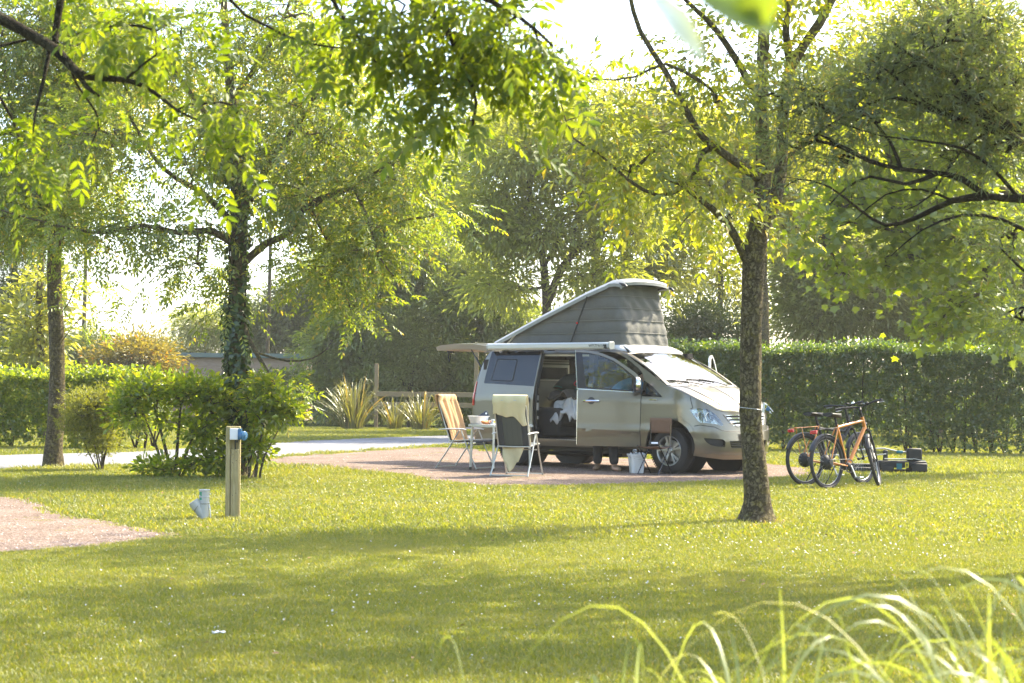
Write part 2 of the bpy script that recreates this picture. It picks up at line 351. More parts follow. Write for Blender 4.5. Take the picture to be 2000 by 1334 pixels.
def gravelmat(name,c1,c2,c3,sc=60):
    m,nt,p=newmat(name);N=nt.nodes;L=nt.links
    g=N.new('ShaderNodeNewGeometry')
    v=N.new('ShaderNodeTexVoronoi'); v.inputs['Scale'].default_value=sc; L.new(g.outputs['Position'],v.inputs['Vector'])
    n=N.new('ShaderNodeTexNoise'); n.inputs['Scale'].default_value=1.1; n.inputs['Detail'].default_value=8; n.inputs['Roughness'].default_value=.7; L.new(g.outputs['Position'],n.inputs['Vector'])
    r=N.new('ShaderNodeValToRGB'); E_=r.color_ramp.elements; E_[0].color=(*c1,1);E_[1].color=(*c3,1);E_[0].position=.1;E_[1].position=.9; e=E_.new(.5);e.color=(*c2,1)
    L.new(v.outputs['Color'],r.inputs[0])
    r2=N.new('ShaderNodeValToRGB'); r2.color_ramp.elements[0].position=.35;r2.color_ramp.elements[0].color=(.72,.70,.66,1);r2.color_ramp.elements[1].position=.65;r2.color_ramp.elements[1].color=(1.12,1.1,1.08,1); L.new(n.outputs['Fac'],r2.inputs[0])
    mx=N.new('ShaderNodeMix');mx.data_type='RGBA';mx.blend_type='MULTIPLY';mx.inputs[0].default_value=1; L.new(r.outputs[0],mx.inputs[6]);L.new(r2.outputs[0],mx.inputs[7]); L.new(mx.outputs[2],p.inputs['Base Color'])
    p.inputs['Roughness'].default_value=.95; p.inputs['Specular IOR Level'].default_value=.15
    b=N.new('ShaderNodeBump'); b.inputs['Strength'].default_value=.9;b.inputs['Distance'].default_value=.012; L.new(v.outputs['Distance'],b.inputs['Height']);L.new(b.outputs[0],p.inputs['Normal'])
    return m
def wob(poly,amp,seed,step=.35):
    P=resample(poly,step); out=[]
    for x,y in P: out.append((x+amp*mnoise.noise(Vector((x*1.3,y*1.3,seed))),y+2*amp*mnoise.noise(Vector((x*1.3+9,y*1.3,seed+4)))))
    return out
def sheet(name,poly,z,mat):
    V,T=cdt2d(poly,(),2.0); me=bpy.data.meshes.new(name); c=np.cross(V[T[:,1]]-V[T[:,0]],V[T[:,2]]-V[T[:,0]])<0; T[c]=T[c][:,::-1]
    me.from_pydata([(x,y,z) for x,y in V],[],[tuple(map(int,t)) for t in T]); me.update(); return tag(link_mesh(name,me,mat),kind='structure')
ROAD=wob([(-30,13.0),(-14,18.5),(-8.4,22.2),(-6.0,25.8),(-4.6,28.6),(-3.4,31.8),(-2.3,34.6),(-1.2,37.2),(1.0,39.4),(2.4,42),(3.4,47),(4.5,70),(2.5,70),(1.2,52),(-.6,46.8),(-3.2,43.2),(-4.9,39.0),(-6.0,35.0),(-7.2,31.0),(-9.5,28.2),(-14,24.5),(-30,19.0)],.12,1.)
PAD=wob([(-4.4,28.4),(-3.9,26.3),(-2.6,25.1),(-1.65,23.6),(-1.0,21.7),(-.25,20.8),(.8,20.9),(2.2,22.0),(3.4,23.0),(4.6,24.4),(5.0,26.6),(4.4,29.2),(2.5,30.2),(.9,31.5),(-.4,33.2),(-1.0,35.3),(-1.9,35.2),(-2.9,32.6),(-3.8,30.4)],.16,2.)
PATCH=wob([(-12,19.8),(-8,18.6),(-5.4,17.7),(-4.75,16.7),(-4.0,15.2),(-3.25,14.1),(-2.65,13.35),(-2.75,12.95),(-3.1,12.3),(-3.9,11.5),(-6.5,10.1),(-12,9)],.10,3.)
sheet('road',ROAD,.004,gravelmat('pale_grey_asphalt',(.20,.205,.22),(.27,.275,.29),(.34,.345,.36),90))
sheet('gravel_pitch',PAD,.008,gravelmat('pinkish_gravel',(.11,.075,.055),(.19,.14,.11),(.30,.24,.20),55))
sheet('gravel_patch',PATCH,.008,gravelmat('pink_grey_gravel',(.12,.082,.062),(.20,.148,.118),(.30,.24,.20),60))
BED=[(-7.5,53.5),(-1.0,53.2),(3,56),(3,66),(-14,66),(-13,57)]
# loose stones on both gravel areas
def scatter_in(poly,n,bb=None,rng=RNG):
    P=np.array(poly); lo=P.min(0);hi=P.max(0)
    if bb: lo=np.maximum(lo,bb[0]);hi=np.minimum(hi,bb[1])
    q=lo+(hi-lo)*rng.random((n,2)); return q[pip(q,poly)]
def npmesh(name,V,F,mat,parent=None,smooth=False):
    me=bpy.data.meshes.new(name); V=np.asarray(V,np.float32).reshape(-1,3);F=np.asarray(F,np.int32); k=F.shape[1]
    me.vertices.add(len(V)); me.vertices.foreach_set('co',V.ravel()); me.loops.add(F.size); me.loops.foreach_set('vertex_index',F.ravel())
    me.polygons.add(len(F)); me.polygons.foreach_set('loop_start',np.arange(0,F.size,k,dtype=np.int32)); 
    me.update(calc_edges=True)
    o=link_mesh(name,me,mat,parent)
    if smooth: me.shade_smooth()
    return o
def stones(name,poly,n,sz,mat,bb=None):
    q=scatter_in(poly,n,bb); n=len(q); s=sz*(.5+RNG.random(n)**2*1.3)
    base=np.array([(1,0,0),(0,1,0),(-1,0,0),(0,-1,0),(0,0,.7)],float)
    V=base[None]*s[:,None,None]*(.6+.8*RNG.random((n,5,3))); a=RNG.random(n)*6.28; c,s_=np.cos(a),np.sin(a)
    X=V[...,0]*c[:,None]-V[...,1]*s_[:,None];Y=V[...,0]*s_[:,None]+V[...,1]*c[:,None]
    V=np.stack([X+q[:,0,None],Y+q[:,1,None],V[...,2]+.006],-1)
    F=(np.arange(n)[:,None,None]*5+np.array([(0,1,4),(1,2,4),(2,3,4),(3,0,4)])[None]).reshape(-1,3)
    return tag(npmesh(name,V,F,mat),kind='stuff')
def randmat(name,cols,rough=.9):
    m,nt,p=newmat(name);N=nt.nodes;L=nt.links;g=N.new('ShaderNodeNewGeometry');r=N.new('ShaderNodeValToRGB');E_=r.color_ramp.elements
    E_[0].color=(*cols[0],1);E_[1].color=(*cols[-1],1)
    for i,c in enumerate(cols[1:-1]): e=E_.new((i+1)/(len(cols)-1)); e.color=(*c,1)
    L.new(g.outputs['Random Per Island'],r.inputs[0]);L.new(r.outputs[0],p.inputs['Base Color']);p.inputs['Roughness'].default_value=rough; return m
M['stones']=randmat('loose_gravel_stones',[(.10,.07,.055),(.25,.19,.155),(.17,.125,.10),(.40,.35,.31)])
tag(stones('loose_gravel',PATCH,13000,.009,M['stones'],((-6,9),(-2,19))),'loose pink grey stones scattered over the gravel patch at left','gravel')
tag(stones('loose_gravel',PAD,15000,.009,M['stones']),'loose pinkish stones scattered over the gravel pitch around the van','gravel')
# ------------------------------------------------------------------ grass
M['grass']=leafmat('lawn_grass',(.085,.122,.018),(.165,.200,.040),(.27,.24,.09),trans=.45,tint=(1.3,1.25,.45),gloss=.05,rough=.5)
def grassvar():
    nt=M['grass'].node_tree;N=nt.nodes;L=nt.links
    r=[n for n in N if n.type=='VALTORGB'][0]; g=[n for n in N if n.type=='NEW_GEOMETRY'][0]
    n=N.new('ShaderNodeTexNoise'); n.inputs['Scale'].default_value=.55; n.inputs['Detail'].default_value=7; n.inputs['Roughness'].default_value=.65; L.new(g.outputs['Position'],n.inputs['Vector'])
    r2=N.new('ShaderNodeMapRange'); r2.inputs[1].default_value=.50; r2.inputs[2].default_value=.68; r2.inputs[4].default_value=.7; L.new(n.outputs['Fac'],r2.inputs[0])
    mx=N.new('ShaderNodeMix');mx.data_type='RGBA'; L.new(r2.outputs[0],mx.inputs[0]); mx.inputs[7].default_value=(.225,.215,.06,1)
    for l in list(r.outputs[0].links): L.new(mx.outputs[2],l.to_socket)
    L.new(r.outputs[0],mx.inputs[6])
grassvar()
def tuft(name,n,r,hmin,hmax,wd,seed):
    g=np.random.default_rng(seed); a=g.random(n)*6.283; rr=np.sqrt(g.random(n))*r; px=rr*np.cos(a);py=rr*np.sin(a)
    h=hmin+(hmax-hmin)*g.random(n)**1.5; t=g.random(n)*6.283; lean=h*(.25+.9*g.random(n)); dx,dy=np.cos(t),np.sin(t); s=g.random(n)*6.283; sx,sy=np.cos(s)*wd,np.sin(s)*wd
    B=np.stack([px,py,0*px],1); S=np.stack([sx,sy,0*sx],1)
    Mi=B+np.stack([dx*lean*.35,dy*lean*.35,h*.6],1); T=B+np.stack([dx*lean,dy*lean,h],1)
    V=np.stack([B-S,B+S,Mi+S*.8,Mi-S*.8,T],1).reshape(-1,3)
    i=np.arange(n)*5; F=np.concatenate([np.stack([i,i+1,i+2],1),np.stack([i,i+2,i+3],1),np.stack([i+3,i+2,i+4],1)])
    me=bpy.data.meshes.new(name); me.from_pydata(V.tolist(),[],F.tolist()); me.materials.append(M['grass']); me.update()
    return bpy.data.objects.new(name,me)
def instancer(name,pts,rot,scl,srcs,label,cat):
    me=bpy.data.meshes.new(name); me.from_pydata([tuple(p) for p in pts],[],[])
    for an,arr,ty in(('rz',rot,'FLOAT'),('sc',scl,'FLOAT')):
        at_=me.attributes.new(an,ty,'POINT'); at_.data.foreach_set('value',np.asarray(arr,np.float32))
    pi=me.attributes.new('pick','INT','POINT'); pi.data.foreach_set('value',RNG.integers(0,len(srcs),len(pts)).astype(np.int32))
    o=bpy.data.objects.new(name,me); COL.objects.link(o); tag(o,label,cat,kind='stuff')
    ng=bpy.data.node_groups.new(name,'GeometryNodeTree'); ng.interface.new_socket('Geometry',in_out='INPUT',socket_type='NodeSocketGeometry'); ng.interface.new_socket('Geometry',in_out='OUTPUT',socket_type='NodeSocketGeometry')
    N=ng.nodes;L=ng.links; gi=N.new('NodeGroupInput');go=N.new('NodeGroupOutput'); ip=N.new('GeometryNodeInstanceOnPoints')
    m2p=N.new('GeometryNodeMeshToPoints'); L.new(gi.outputs[0],m2p.inputs[0]); L.new(m2p.outputs[0],ip.inputs['Points'])
    g2i=N.new('GeometryNodeGeometryToInstance')
    for s in srcs[::-1]:
        oi=N.new('GeometryNodeObjectInfo'); oi.inputs['Object'].default_value=s; oi.transform_space='ORIGINAL'; L.new(oi.outputs['Geometry'],g2i.inputs[0])
    L.new(g2i.outputs[0],ip.inputs['Instance']); ip.inputs['Pick Instance'].default_value=True
    def na(nm,ty):
        a=N.new('GeometryNodeInputNamedAttribute'); a.data_type=ty; a.inputs[0].default_value=nm; return a.outputs[0]
    L.new(na('pick','INT'),ip.inputs['Instance Index']); cx=N.new('ShaderNodeCombineXYZ'); L.new(na('rz','FLOAT'),cx.inputs[2]); L.new(cx.outputs[0],ip.inputs['Rotation']); L.new(na('sc','FLOAT'),ip.inputs['Scale'])
    L.new(ip.outputs[0],go.inputs[0]); md=o.modifiers.new('scatter','NODES'); md.node_group=ng
    return o
def lawn_points(y0,y1,step,halfw=.42,extra=1.2):
    ys=np.arange(y0,y1,step); out=[]
    for y in ys:
        w_=y*halfw+extra; xs=np.arange(-w_,w_,step); out.append(np.stack([xs,np.full(len(xs),y)],1))
    q=np.concatenate(out); q+= (RNG.random(q.shape)-.5)*step*.9
    ok=~pip(q,PAD)&~pip(q,PATCH)&~pip(q,ROAD)&~pip(q,BED)&~((np.hypot(q[:,0]-2.33,(q[:,1]-15.44)*.8)<.34)&(RNG.random(len(q))<.85))
    return q[ok]
tn=[tuft('grass_tuft',210,.13,.008,.026,.0020,s) for s in range(5)]
tf=[tuft('grass_tuft_far',110,.20,.014,.042,.0042,s+20) for s in range(4)]
q=lawn_points(5.2,13.5,.095); instancer('near_grass',np.c_[q,np.zeros(len(q))],RNG.random(len(q))*6.28,.75+.6*RNG.random(len(q)),tn,'short sunlit grass of the lawn nearest the camera','grass')
q=lawn_points(13.5,24,.16); instancer('middle_grass',np.c_[q,np.zeros(len(q))],RNG.random(len(q))*6.28,.8+.6*RNG.random(len(q)),tf,'short grass of the lawn between trees and pitch','grass')
q=lawn_points(24,60,.34,.40); instancer('far_grass',np.c_[q,np.zeros(len(q))],RNG.random(len(q))*6.28,1.3+.7*RNG.random(len(q)),tf,'grass verges beyond the van and along the road','grass')
# ragged weeds along gravel edges
eg=[]
for poly,(ya,yb) in((PATCH,(9,20)),(PAD,(19,36))):
    P=np.array(resample(poly,.05)); P=P[(P[:,1]>ya)&(P[:,1]<yb)&(np.abs(P[:,0])<P[:,1]*.4)]; P=P+RNG.normal(0,.09,P.shape); eg.append(P[RNG.random(len(P))<.6])
q=np.concatenate(eg+[scatter_in(PATCH,170,((-6,9),(-2,19)))**1,scatter_in(PAD,260)]); q=q[RNG.random(len(q))<.85]
instancer('edge_grass',np.c_[q,np.zeros(len(q))],RNG.random(len(q))*6.28,.35+.5*RNG.random(len(q)),tn,'ragged grass growing into the edges of the gravel','grass')
# daisies
def daisies():
    cl=lawn_points(6,30,.9); cl=cl[RNG.random(len(cl))<.45]
    big=np.array([[2.6,12.5],[3.2,15.2],[4.0,18.],[-1.2,17.5],[-1.7,20],[1.9,13.2],[5,24],[.5,10.5],[-.6,8.5],[-2.3,8.2],[5.5,21]])
    q=np.concatenate([np.repeat(cl,RNG.integers(1,7,len(cl)),0),np.repeat(big,170,0)+0]); k=len(cl)
    q=q+np.concatenate([RNG.normal(0,.28,(len(q)-170*len(big),2)),RNG.normal(0,1,(170*len(big),2))*np.array([.9,1.5])])
    ok=~pip(q,PAD)&~pip(q,PATCH)&~pip(q,ROAD)&(q[:,1]>5.5); q=q[ok]; n=len(q)
    r=(.0036+.0040*RNG.random(n))*np.clip(q[:,1]/11,.6,1.15); z=.022+.03*RNG.random(n); a=np.arange(6)/6*6.283
    tilt=RNG.normal(0,.45,(n,2)); C=np.stack([q[:,0],q[:,1],z],1)
    D=np.stack([np.cos(a)[None]*r[:,None],np.sin(a)[None]*r[:,None]],-1)
    V=np.concatenate([np.stack([D[...,0]+C[:,None,0],D[...,1]+C[:,None,1],C[:,None,2]+D[...,0]*tilt[:,None,0]+D[...,1]*tilt[:,None,1]],-1),(C+np.array([0,0,.002]))[:,None]],1)
    F=(np.arange(n)[:,None,None]*7+np.array([(i,(i+1)%6,6) for i in range(6)])[None]).reshape(-1,3)
    return npmesh('daisies',V,F,simple('daisy_white',(.55,.53,.45),.8))
tag(daisies(),'tiny white daisies dotted over the lawn','flowers',kind='stuff')
# ================================================================== CAMPER VAN
VX,VY,VYAW=2.963,25.414,-.754
van=thing('camper_van','silver camper van with raised pop-up roof and open side doors on the gravel pitch','camper van',(VX,VY,0),VYAW)
def near(a,z,off=0.): return skin(a,z,off)
def far(a,z,off=0.):
    P=skin(a,z,off); P[...,1]*=-1; return P
ARC=(.075,.40,.43); ARR=(-3.14,.40,.43)
def arch(cx,cz,r,z0,n=14,up=True):
    t0=math.asin((z0-cz)/r) if abs(z0-cz)<r else 0
    return [(cx+r*.98*math.cos(t),cz+r*math.sin(t)) for t in np.linspace(t0,PI-t0,n)]  # from front foot over the top to rear foot
BT=[(.50,.73),(.60,.745),(.84,.72),(.98,.665),(1.10,.655),(1.35,.655)]     # seam between wing and bumper
CREST=[(1.35,.935),(1.2,.935),(1.02,.945),(.9,.975),(.77,1.045),(.48,1.16),(.28,1.24),(.03,1.315)]
APIL=[(-.2,1.437),(-.45,1.573),(-.70,1.708),(-.868,1.80),(-1.0,1.842),(-1.2,1.875)]
body_out=([(-4.15,.70),(-4.15,.42)]+[(-3.64,.36)]+arch(*ARR,.36)[::-1]+[(-2.66,.35),(-.46,.35)]+arch(*ARC,.35)[::-1][0:13]+BT+CREST+APIL+[(-3.8,1.885),(-4.15,1.87)])
slide_hole=rounded([(-2.67,.47),(-1.56,.45),(-1.56,1.83),(-2.66,1.835)],.07)
FD=[(-1.45,.40),(-.462,.39),(-.462,1.40),(-.51,1.49),(-.55,1.53),(-.71,1.64),(-.86,1.74),(-1.06,1.82),(-1.26,1.858),(-1.46,1.862)]
fd_hole=rounded([(-1.47,.42),(-.455,.41),(-.455,1.42),(-.50,1.52),(-.60,1.60),(-.75,1.69),(-.90,1.765),(-1.08,1.832),(-1.26,1.862),(-1.47,1.866)],.03)
tri=[(-.425,1.185),(-.09,1.175),(-.30,1.31),(-.425,1.385)]
HL=[(.43,.975),(.60,.995),(.77,.985),(.91,.90),(1.02,.745),(.96,.735),(.90,.755),(.84,.765),(.59,.785),(.51,.87)]
GR=[(1.03,.905),(1.20,.922),(1.349,.925),(1.349,.70),(1.25,.71),(1.12,.775)]
qwin=rounded([(-3.80,1.37),(-2.80,1.34),(-2.78,1.80),(-3.76,1.80)],.08)
body=panel('body',body_out,near,M['paint'],van,[slide_hole,fd_hole,tri,rounded(HL,.03,2),GR[:]],.06,.018)
fd_far=fd_hole; swin=rounded([(-2.62,1.30),(-1.62,1.28),(-1.66,1.80),(-2.60,1.80)],.07)
panel('body',body_out,far,M['paint'],van,[fd_far,swin,qwin,tri,rounded(HL,.03,2),GR[:]],.08,.018)
for mf in (near,far):
    t=panel('quarter_window',rounded(tri,.02,2),mf,M['glass'],van,[],.08,.004,-.004)
    panel('window_frame',rounded([(-.45,1.165),(-.05,1.155),(-.28,1.33),(-.45,1.41)],.02,2),mf,M['black_gloss'],t,[rounded([(-.385,1.20),(-.15,1.195),(-.30,1.28),(-.385,1.335)],.015,2)],.08,.006,.004)
for w_ in (swin,qwin): panel('side_window',w_,far,M['glass'],van,[],.1,.004,-.004)
# bumper with its openings
bump=([(.50,.725),(.60,.74),(.84,.715),(.98,.66),(1.10,.65),(1.349,.65),(1.349,.235),(1.0,.24),(.72,.265),(.47,.29),(.50,.40),(.49,.55)])
fog=rounded([(.64,.555),(.98,.535),(1.015,.50),(1.01,.425),(.90,.425),(.78,.445),(.69,.49)],.03)
low=rounded([(1.08,.515),(1.349,.51),(1.349,.40),(1.12,.405)],.02)
for mf in (near,far):
    b_=panel('front_bumper',bump,mf,M['paint'],van,[fog,low],.05,.02,.012)
    panel('fog_grille',fog,mf,M['black_plastic'],b_,[],.06,.01,-.035)
    panel('lower_grille',low,mf,M['black_plastic'],b_,[],.06,.01,-.03)
    for zz in (.43,.46,.49): panel('grille_bar',[(1.11,zz-.004),(1.349,zz-.004),(1.349,zz+.004),(1.11,zz+.004)],mf,M['black_gloss'],b_,[],.06,.01,-.01)
    panel('bumper_lip',[(.60,.322),(1.349,.295),(1.349,.31),(.60,.335)],mf,M['paint'],b_,[],.06,.02,.022)
for mf in(near,far):
    for ln in ([(-.458,.40),(-.458,.8),(-.458,1.21)],BT+[(1.349,.655)],[(-4.13,1.18),(-3.9,1.18)],[(.47,1.165),(.50,1.0),(.455,.985)]):
        L_=[]
        for i in range(len(ln)-1):
            for j in range(8): L_.append((ln[i][0]+(ln[i+1][0]-ln[i][0])*j/8,ln[i][1]+(ln[i+1][1]-ln[i][1])*j/8))
        L_.append(ln[-1]); A_=np.array(L_); m=MB(); m.tube([tuple(q) for q in mf(A_[:,0],A_[:,1],.003)],.0055,4); m.obj('panel_gap',M['seal'],van)
# arches: flare ring and dark liner
for mf,s in((near,-1),(far,1)):
    for cx,cz,r in (ARC,ARR):
        if mf is near or True:
            t=np.linspace(-.15,PI+.15,26); o_=[(cx+(r+.065)*math.cos(q),cz+(r+.065)*math.sin(q)) for q in t]; i_=[(cx+(r-.006)*math.cos(q),cz+(r-.006)*math.sin(q)) for q in t[::-1]]
            panel('wheel_arch_flare',o_+i_,mf,M['paint'],van,[],.05,.02,.012)
        m=MB(); ys=np.linspace(.50,.925,4)*s; t=np.linspace(-.2,PI+.2,20)
        m.grid(np.array([[(cx+(r+.004)*math.cos(q),y,cz+(r+.004)*math.sin(q)) for q in t] for y in ys])); 
        n0=len(m.v); m.add([(cx+(r+.01)*math.cos(q),ys[0],cz+(r+.01)*math.sin(q)) for q in np.linspace(0,2*PI,24,endpoint=False)],[tuple(range(24))])
        m.obj('wheel_well',M['black_plastic'],van)
# wheels
def wheel(x,s):
    r=MB(); W2=.112
    prof=[(.215,-W2*.8),(.235,-W2),(.30,-W2*1.02),(.335,-W2*.85),(.347,-W2*.55),(.349,0),(.347,W2*.55),(.335,W2*.85),(.30,W2*1.02),(.235,W2),(.215,W2*.8)]
    t=thing_part=bpy.data.objects.new('wheel',None); COL.objects.link(t); t.parent=van; t.location=(x,s*.80,.347); 
    ax=(0,s,0)
    r.lathe(prof,(0,0,0),ax,48)
    for k in range(60):           # tread blocks on the shoulders
        q=2*PI*k/60
        for h in (-.075,.075):
            c=Vector((math.cos(q)*.349,h,math.sin(q)*.349)); R=Matrix.Rotation(-q,3,'Y'); r.box(c,(.010,.055,.022),R@Matrix.Rotation(.35*(1 if h>0 else -1),3,'X'))
    r.obj('tyre',M['rubber'],t,40)
    b=MB(); b.lathe([(.218,-.09),(.218,.098),(.232,.104),(.226,.108),(.212,.102),(.205,.085),(.205,-.09)],(0,0,0),ax,48); 
    yo=.085
    for k in range(5):
        q0=PI/2+2*PI*k/5+.1
        for e in(-.145,.145):
            a0=q0+e*.55;a1=q0+e*1.25
            pa=Vector((math.cos(a0)*.045,s*(yo-.012),math.sin(a0)*.045));pb=Vector((math.cos(a1)*.212,s*(yo+.004),math.sin(a1)*.212))
            d=(pb-pa).normalized(); sd=Vector((0,s,0)).cross(d)
            vs=[];
            for p,wd in((pa,.024),(pb,.040)):
                for i,j in((-1,-1),(1,-1),(1,1),(-1,1)): vs.append(p+sd*(i*wd/2)+Vector((0,s*j*.012,0)))
            b.add(vs,[(3,2,1,0),(4,5,6,7),(0,1,5,4),(1,2,6,5),(2,3,7,6),(3,0,4,7)])
    b.lathe([(.0,yo+.012),(.034,yo+.012),(.04,yo+.004),(.062,yo-.006),(.066,yo-.03)],(0,0,0),ax,24)
    b.obj('rim',M['alloy'],t,30)
    k_=MB(); k_.lathe([(0,.02),(.16,.02),(.16,.035),(0,.036)],(0,0,0),ax,28); k_.obj('brake_disc',M['steel'],t,30)
    for k in range(5):
        q=PI/2+2*PI*k/5+.1+PI/5; n_=MB(); n_.lathe([(.008,yo-.012),(.008,yo+.012),(0,yo+.014)],(math.cos(q)*.048,0,math.sin(q)*.048),ax,8); n_.obj('wheel_bolt',M['black_plastic'],t)
    n_=MB(); n_.lathe([(.205,-.088),(0,-.088)],(0,0,0),ax,24); n_.obj('wheel_back',M['black_plastic'],t)
for x in(.055,-3.145):
    for s in(-1,1): wheel(x,s)
# underbody, floor
m=MB(); m.box((-1.75,0,.335),(4.0,1.45,.12)); m.box((.25,0,.34),(.7,1.0,.14)); m.box((-4.0,0,.42),(.25,1.6,.18)); m.tube([(-3.6,-.5,.24),(-2.4,-.5,.22),(-1.2,-.45,.25)],.035); m.box((-2.1,.3,.24),(.9,.5,.15)); m.bar((-3.14,-.75,.3),(-3.14,.75,.3),.08,.08); m.bar((.05,-.7,.28),(.05,.7,.28),.07,.07)
m.obj('underbody',M['black_plastic'],van)
m=MB(); m.box((-2.15,0,.455),(3.7,1.66,.03)); m.box((-2.15,-.87,.44),(3.4,.10,.035)); m.obj('floor',M['interior'],van)
m=MB(); m.bar((-2.68,-.925,.452),(-.5,-.925,.452),.035,.02); m.obj('sill_step',M['alu'],van)
# bonnet and wing tops
def crest_pt(s):
    C=CREST[::-1]+[]; C=[(-.0,1.33)]+C
    d=np.concatenate([[0],np.cumsum([math.dist(C[i],C[i+1]) for i in range(len(C)-1)])]); d/=d[-1]
    return np.interp(s,d,[c[0] for c in C]),np.interp(s,d,[c[1] for c in C])
def hood_grid(sgn):
    S=np.linspace(0,1,40);T=np.linspace(0,1,18)
    a,z=crest_pt(S); B=skin(a,z,-.001)
    sC=np.linspace(0,1,40)
    cx=np.interp(sC,[0,.22,.42,.6,.8,1],[.10,.27,.45,.61,.735,B[-1,0]-.002]); cz=np.interp(sC,[0,.22,.42,.6,.8,1],[1.335,1.285,1.205,1.115,1.02,.934])
    k=np.ones(5)/5; cz=np.convolve(np.pad(cz,2,'reflect',reflect_type='odd'),k,'valid'); cx=np.convolve(np.pad(cx,2,'reflect',reflect_type='odd'),k,'valid')
    C=np.stack([cx,0*cx,cz],-1)
    P=np.zeros((40,18,3))
    for j,t in enumerate(T):
        P[:,j]=B*(1-t)+C*t; bul=(1-(1-t)**2.6)*(1-t)*.16+.0
        P[:,j,2]+=bul*np.sin(PI*np.clip(S*1.02,0,1))**.6*.75
        # power dome crease
        P[:,j,2]+=.010*math.exp(-((t-.52)/.07)**2)*np.clip(1-S,0,1)**.3
    P[...,1]*=-sgn
    return P
HG=hood_grid(-1)
for sgn in(-1,1):
    P=HG.copy(); P[...,1]*=(-sgn if sgn>0 else 1)
    P[...,1]=np.abs(P[...,1])*sgn
    m=MB(); m.grid(P[:,4:]); m.obj('bonnet',M['paint'],van,70,solid=.01)
    m=MB(); m.grid(P[:,:5]-np.array([0,0,.0])); m.obj('wing_top',M['paint'],van,70,solid=.01)
    m=MB(); m.tube([tuple(p+np.array([0,0,.0035])) for p in P[1:-2,4]],.0035,4); m.obj('panel_gap',M['seal'],van)
# windscreen, pillars
def ws(u,v):
    u=np.asarray(u,float);v=np.asarray(v,float)
    eb=skin(np.array([.01]),np.array([1.325]))[0]; et=skin(np.array([-.868]),np.array([1.80]))[0]
    y=(eb[1]*(1-u)+et[1]*u)*-v
    bx=.01+.115*(1-v**2); bz=1.322+.012*(1-v**2); tx=-.868+.07*(1-v**2); tz=1.80+.052*(1-v**4)
    cv=.035*np.sin(PI*u)
    return np.stack([bx*(1-u)+tx*u+cv*.5,y,bz*(1-u)+tz*u+cv*.85],-1)
U,V=np.meshgrid(np.linspace(0,1,20),np.linspace(-.925,.925,30),indexing='ij')
m=MB(); m.grid(ws(U,V)); m.obj('windscreen',M['windscreen'],van,80)
for s in(-1,1):
    U,V=np.meshgrid(np.linspace(0,1,20),np.linspace(.915,1.0,4)*s,indexing='ij'); m=MB(); P=ws(U,V); P[...,2]+=.004; m.grid(P); m.obj('pillar',M['paint'],van,60,solid=.012)
    m=MB(); m.tube([tuple(q) for q in ws(np.linspace(0,1,20),np.full(20,.912*s))+np.array([0,0,.006])],.006,5); m.obj('windscreen_seal',M['seal'],van)
m=MB(); U,V=np.meshgrid(np.linspace(-.0,.045,3),np.linspace(-.93,.93,24),indexing='ij'); P=ws(U,V); P[...,2]+=.003; m.grid(P); m.obj('cowl_panel',M['black_plastic'],van)
m=MB(); U,V=np.meshgrid(np.linspace(.955,1.0,3),np.linspace(-.93,.93,24),indexing='ij'); P=ws(U,V); P[...,2]+=.003; m.grid(P); m.obj('windscreen_seal',M['black_gloss'],van)
for v0,v1,u1 in((.55,-.12,.13),(-.20,-.85,.11)):
    w0=ws(np.array([.0]),np.array([v0*-1 if False else v0]))[0]; w0=np.array(w0)+[.02,0,.02]; w1=ws(np.array([u1]),np.array([v1]))[0]+np.array([.0,0,.03]); mid=(w0+w1)/2+np.array([.0,0,.012])
    m=MB(); m.tube([w0,mid,w1],[.012,.009,.007],6); wp=m.obj('wiper',M['black_plastic'],van)
    b0=ws(np.array([u1-.03]),np.array([v1+.42]))[0]+np.array([0,0,.012]); b1=ws(np.array([u1+.02]),np.array([max(v1-.30,-.9)]))[0]+np.array([0,0,.012]); m=MB(); m.tube([b0,(b0+b1)/2+np.array([0,0,.008]),b1],.009,6); m.obj('wiper_blade',M['seal'],wp)
# roof
X=np.concatenate([np.linspace(-.868,-1.3,8),np.linspace(-1.45,-4.0,14)]); Vv=np.linspace(-1,1,25)
P=np.zeros((len(X),25,3))
for i,x in enumerate(X):
    ze=float(np.interp(x,[-4.0,-3.8,-1.3,-1.2,-1.0,-.868],[1.865,1.885,1.883,1.875,1.842,1.80])); W=float(np.interp(ze,_Z,_W))
    P[i,:,0]=x+ (.07*(1-Vv**2) if i==0 else .07*(1-Vv**2)*max(0,1-i/7)); P[i,:,1]=Vv*W; P[i,:,2]=ze+.055*(1-np.abs(Vv)**3)*(1 if x>-3.9 else .8)
m=MB(); m.grid(P); m.obj('roof',M['paint'],van,60,solid=.012)
# light roof skirt of the pop-up roof
m=MB(); yy=np.linspace(-1,1,21); rows=[]
for (x,wd,z,cv) in((-1.28,.60,1.965,0),(-1.10,.63,1.962,.02),(-.93,.675,1.885,.05),(-.90,.68,1.855,.055),(-.92,.68,1.83,.05)):
    rows.append([(x+cv*(1-v*v),wd*v,z+.018*(1-abs(v)**3)) for v in yy])
m.grid(np.array(rows)); 
for s in(-1,1):
    m.grid(np.array([[(-3.9,s*.66,1.90),(-3.9,s*.65,1.965),(-3.9,s*.58,1.975)],[(-1.3,s*.675,1.89),(-1.28,s*.61,1.965),(-1.28,s*.56,1.968)],[(-.92,s*.68,1.83),(-1.10,s*.63,1.962),(-1.28,s*.56,1.968)]]))
m.obj('roof_skirt',simple('light_grey_grp',(.62,.62,.60),.3,.0,coat=.4),van,50,solid=.01)
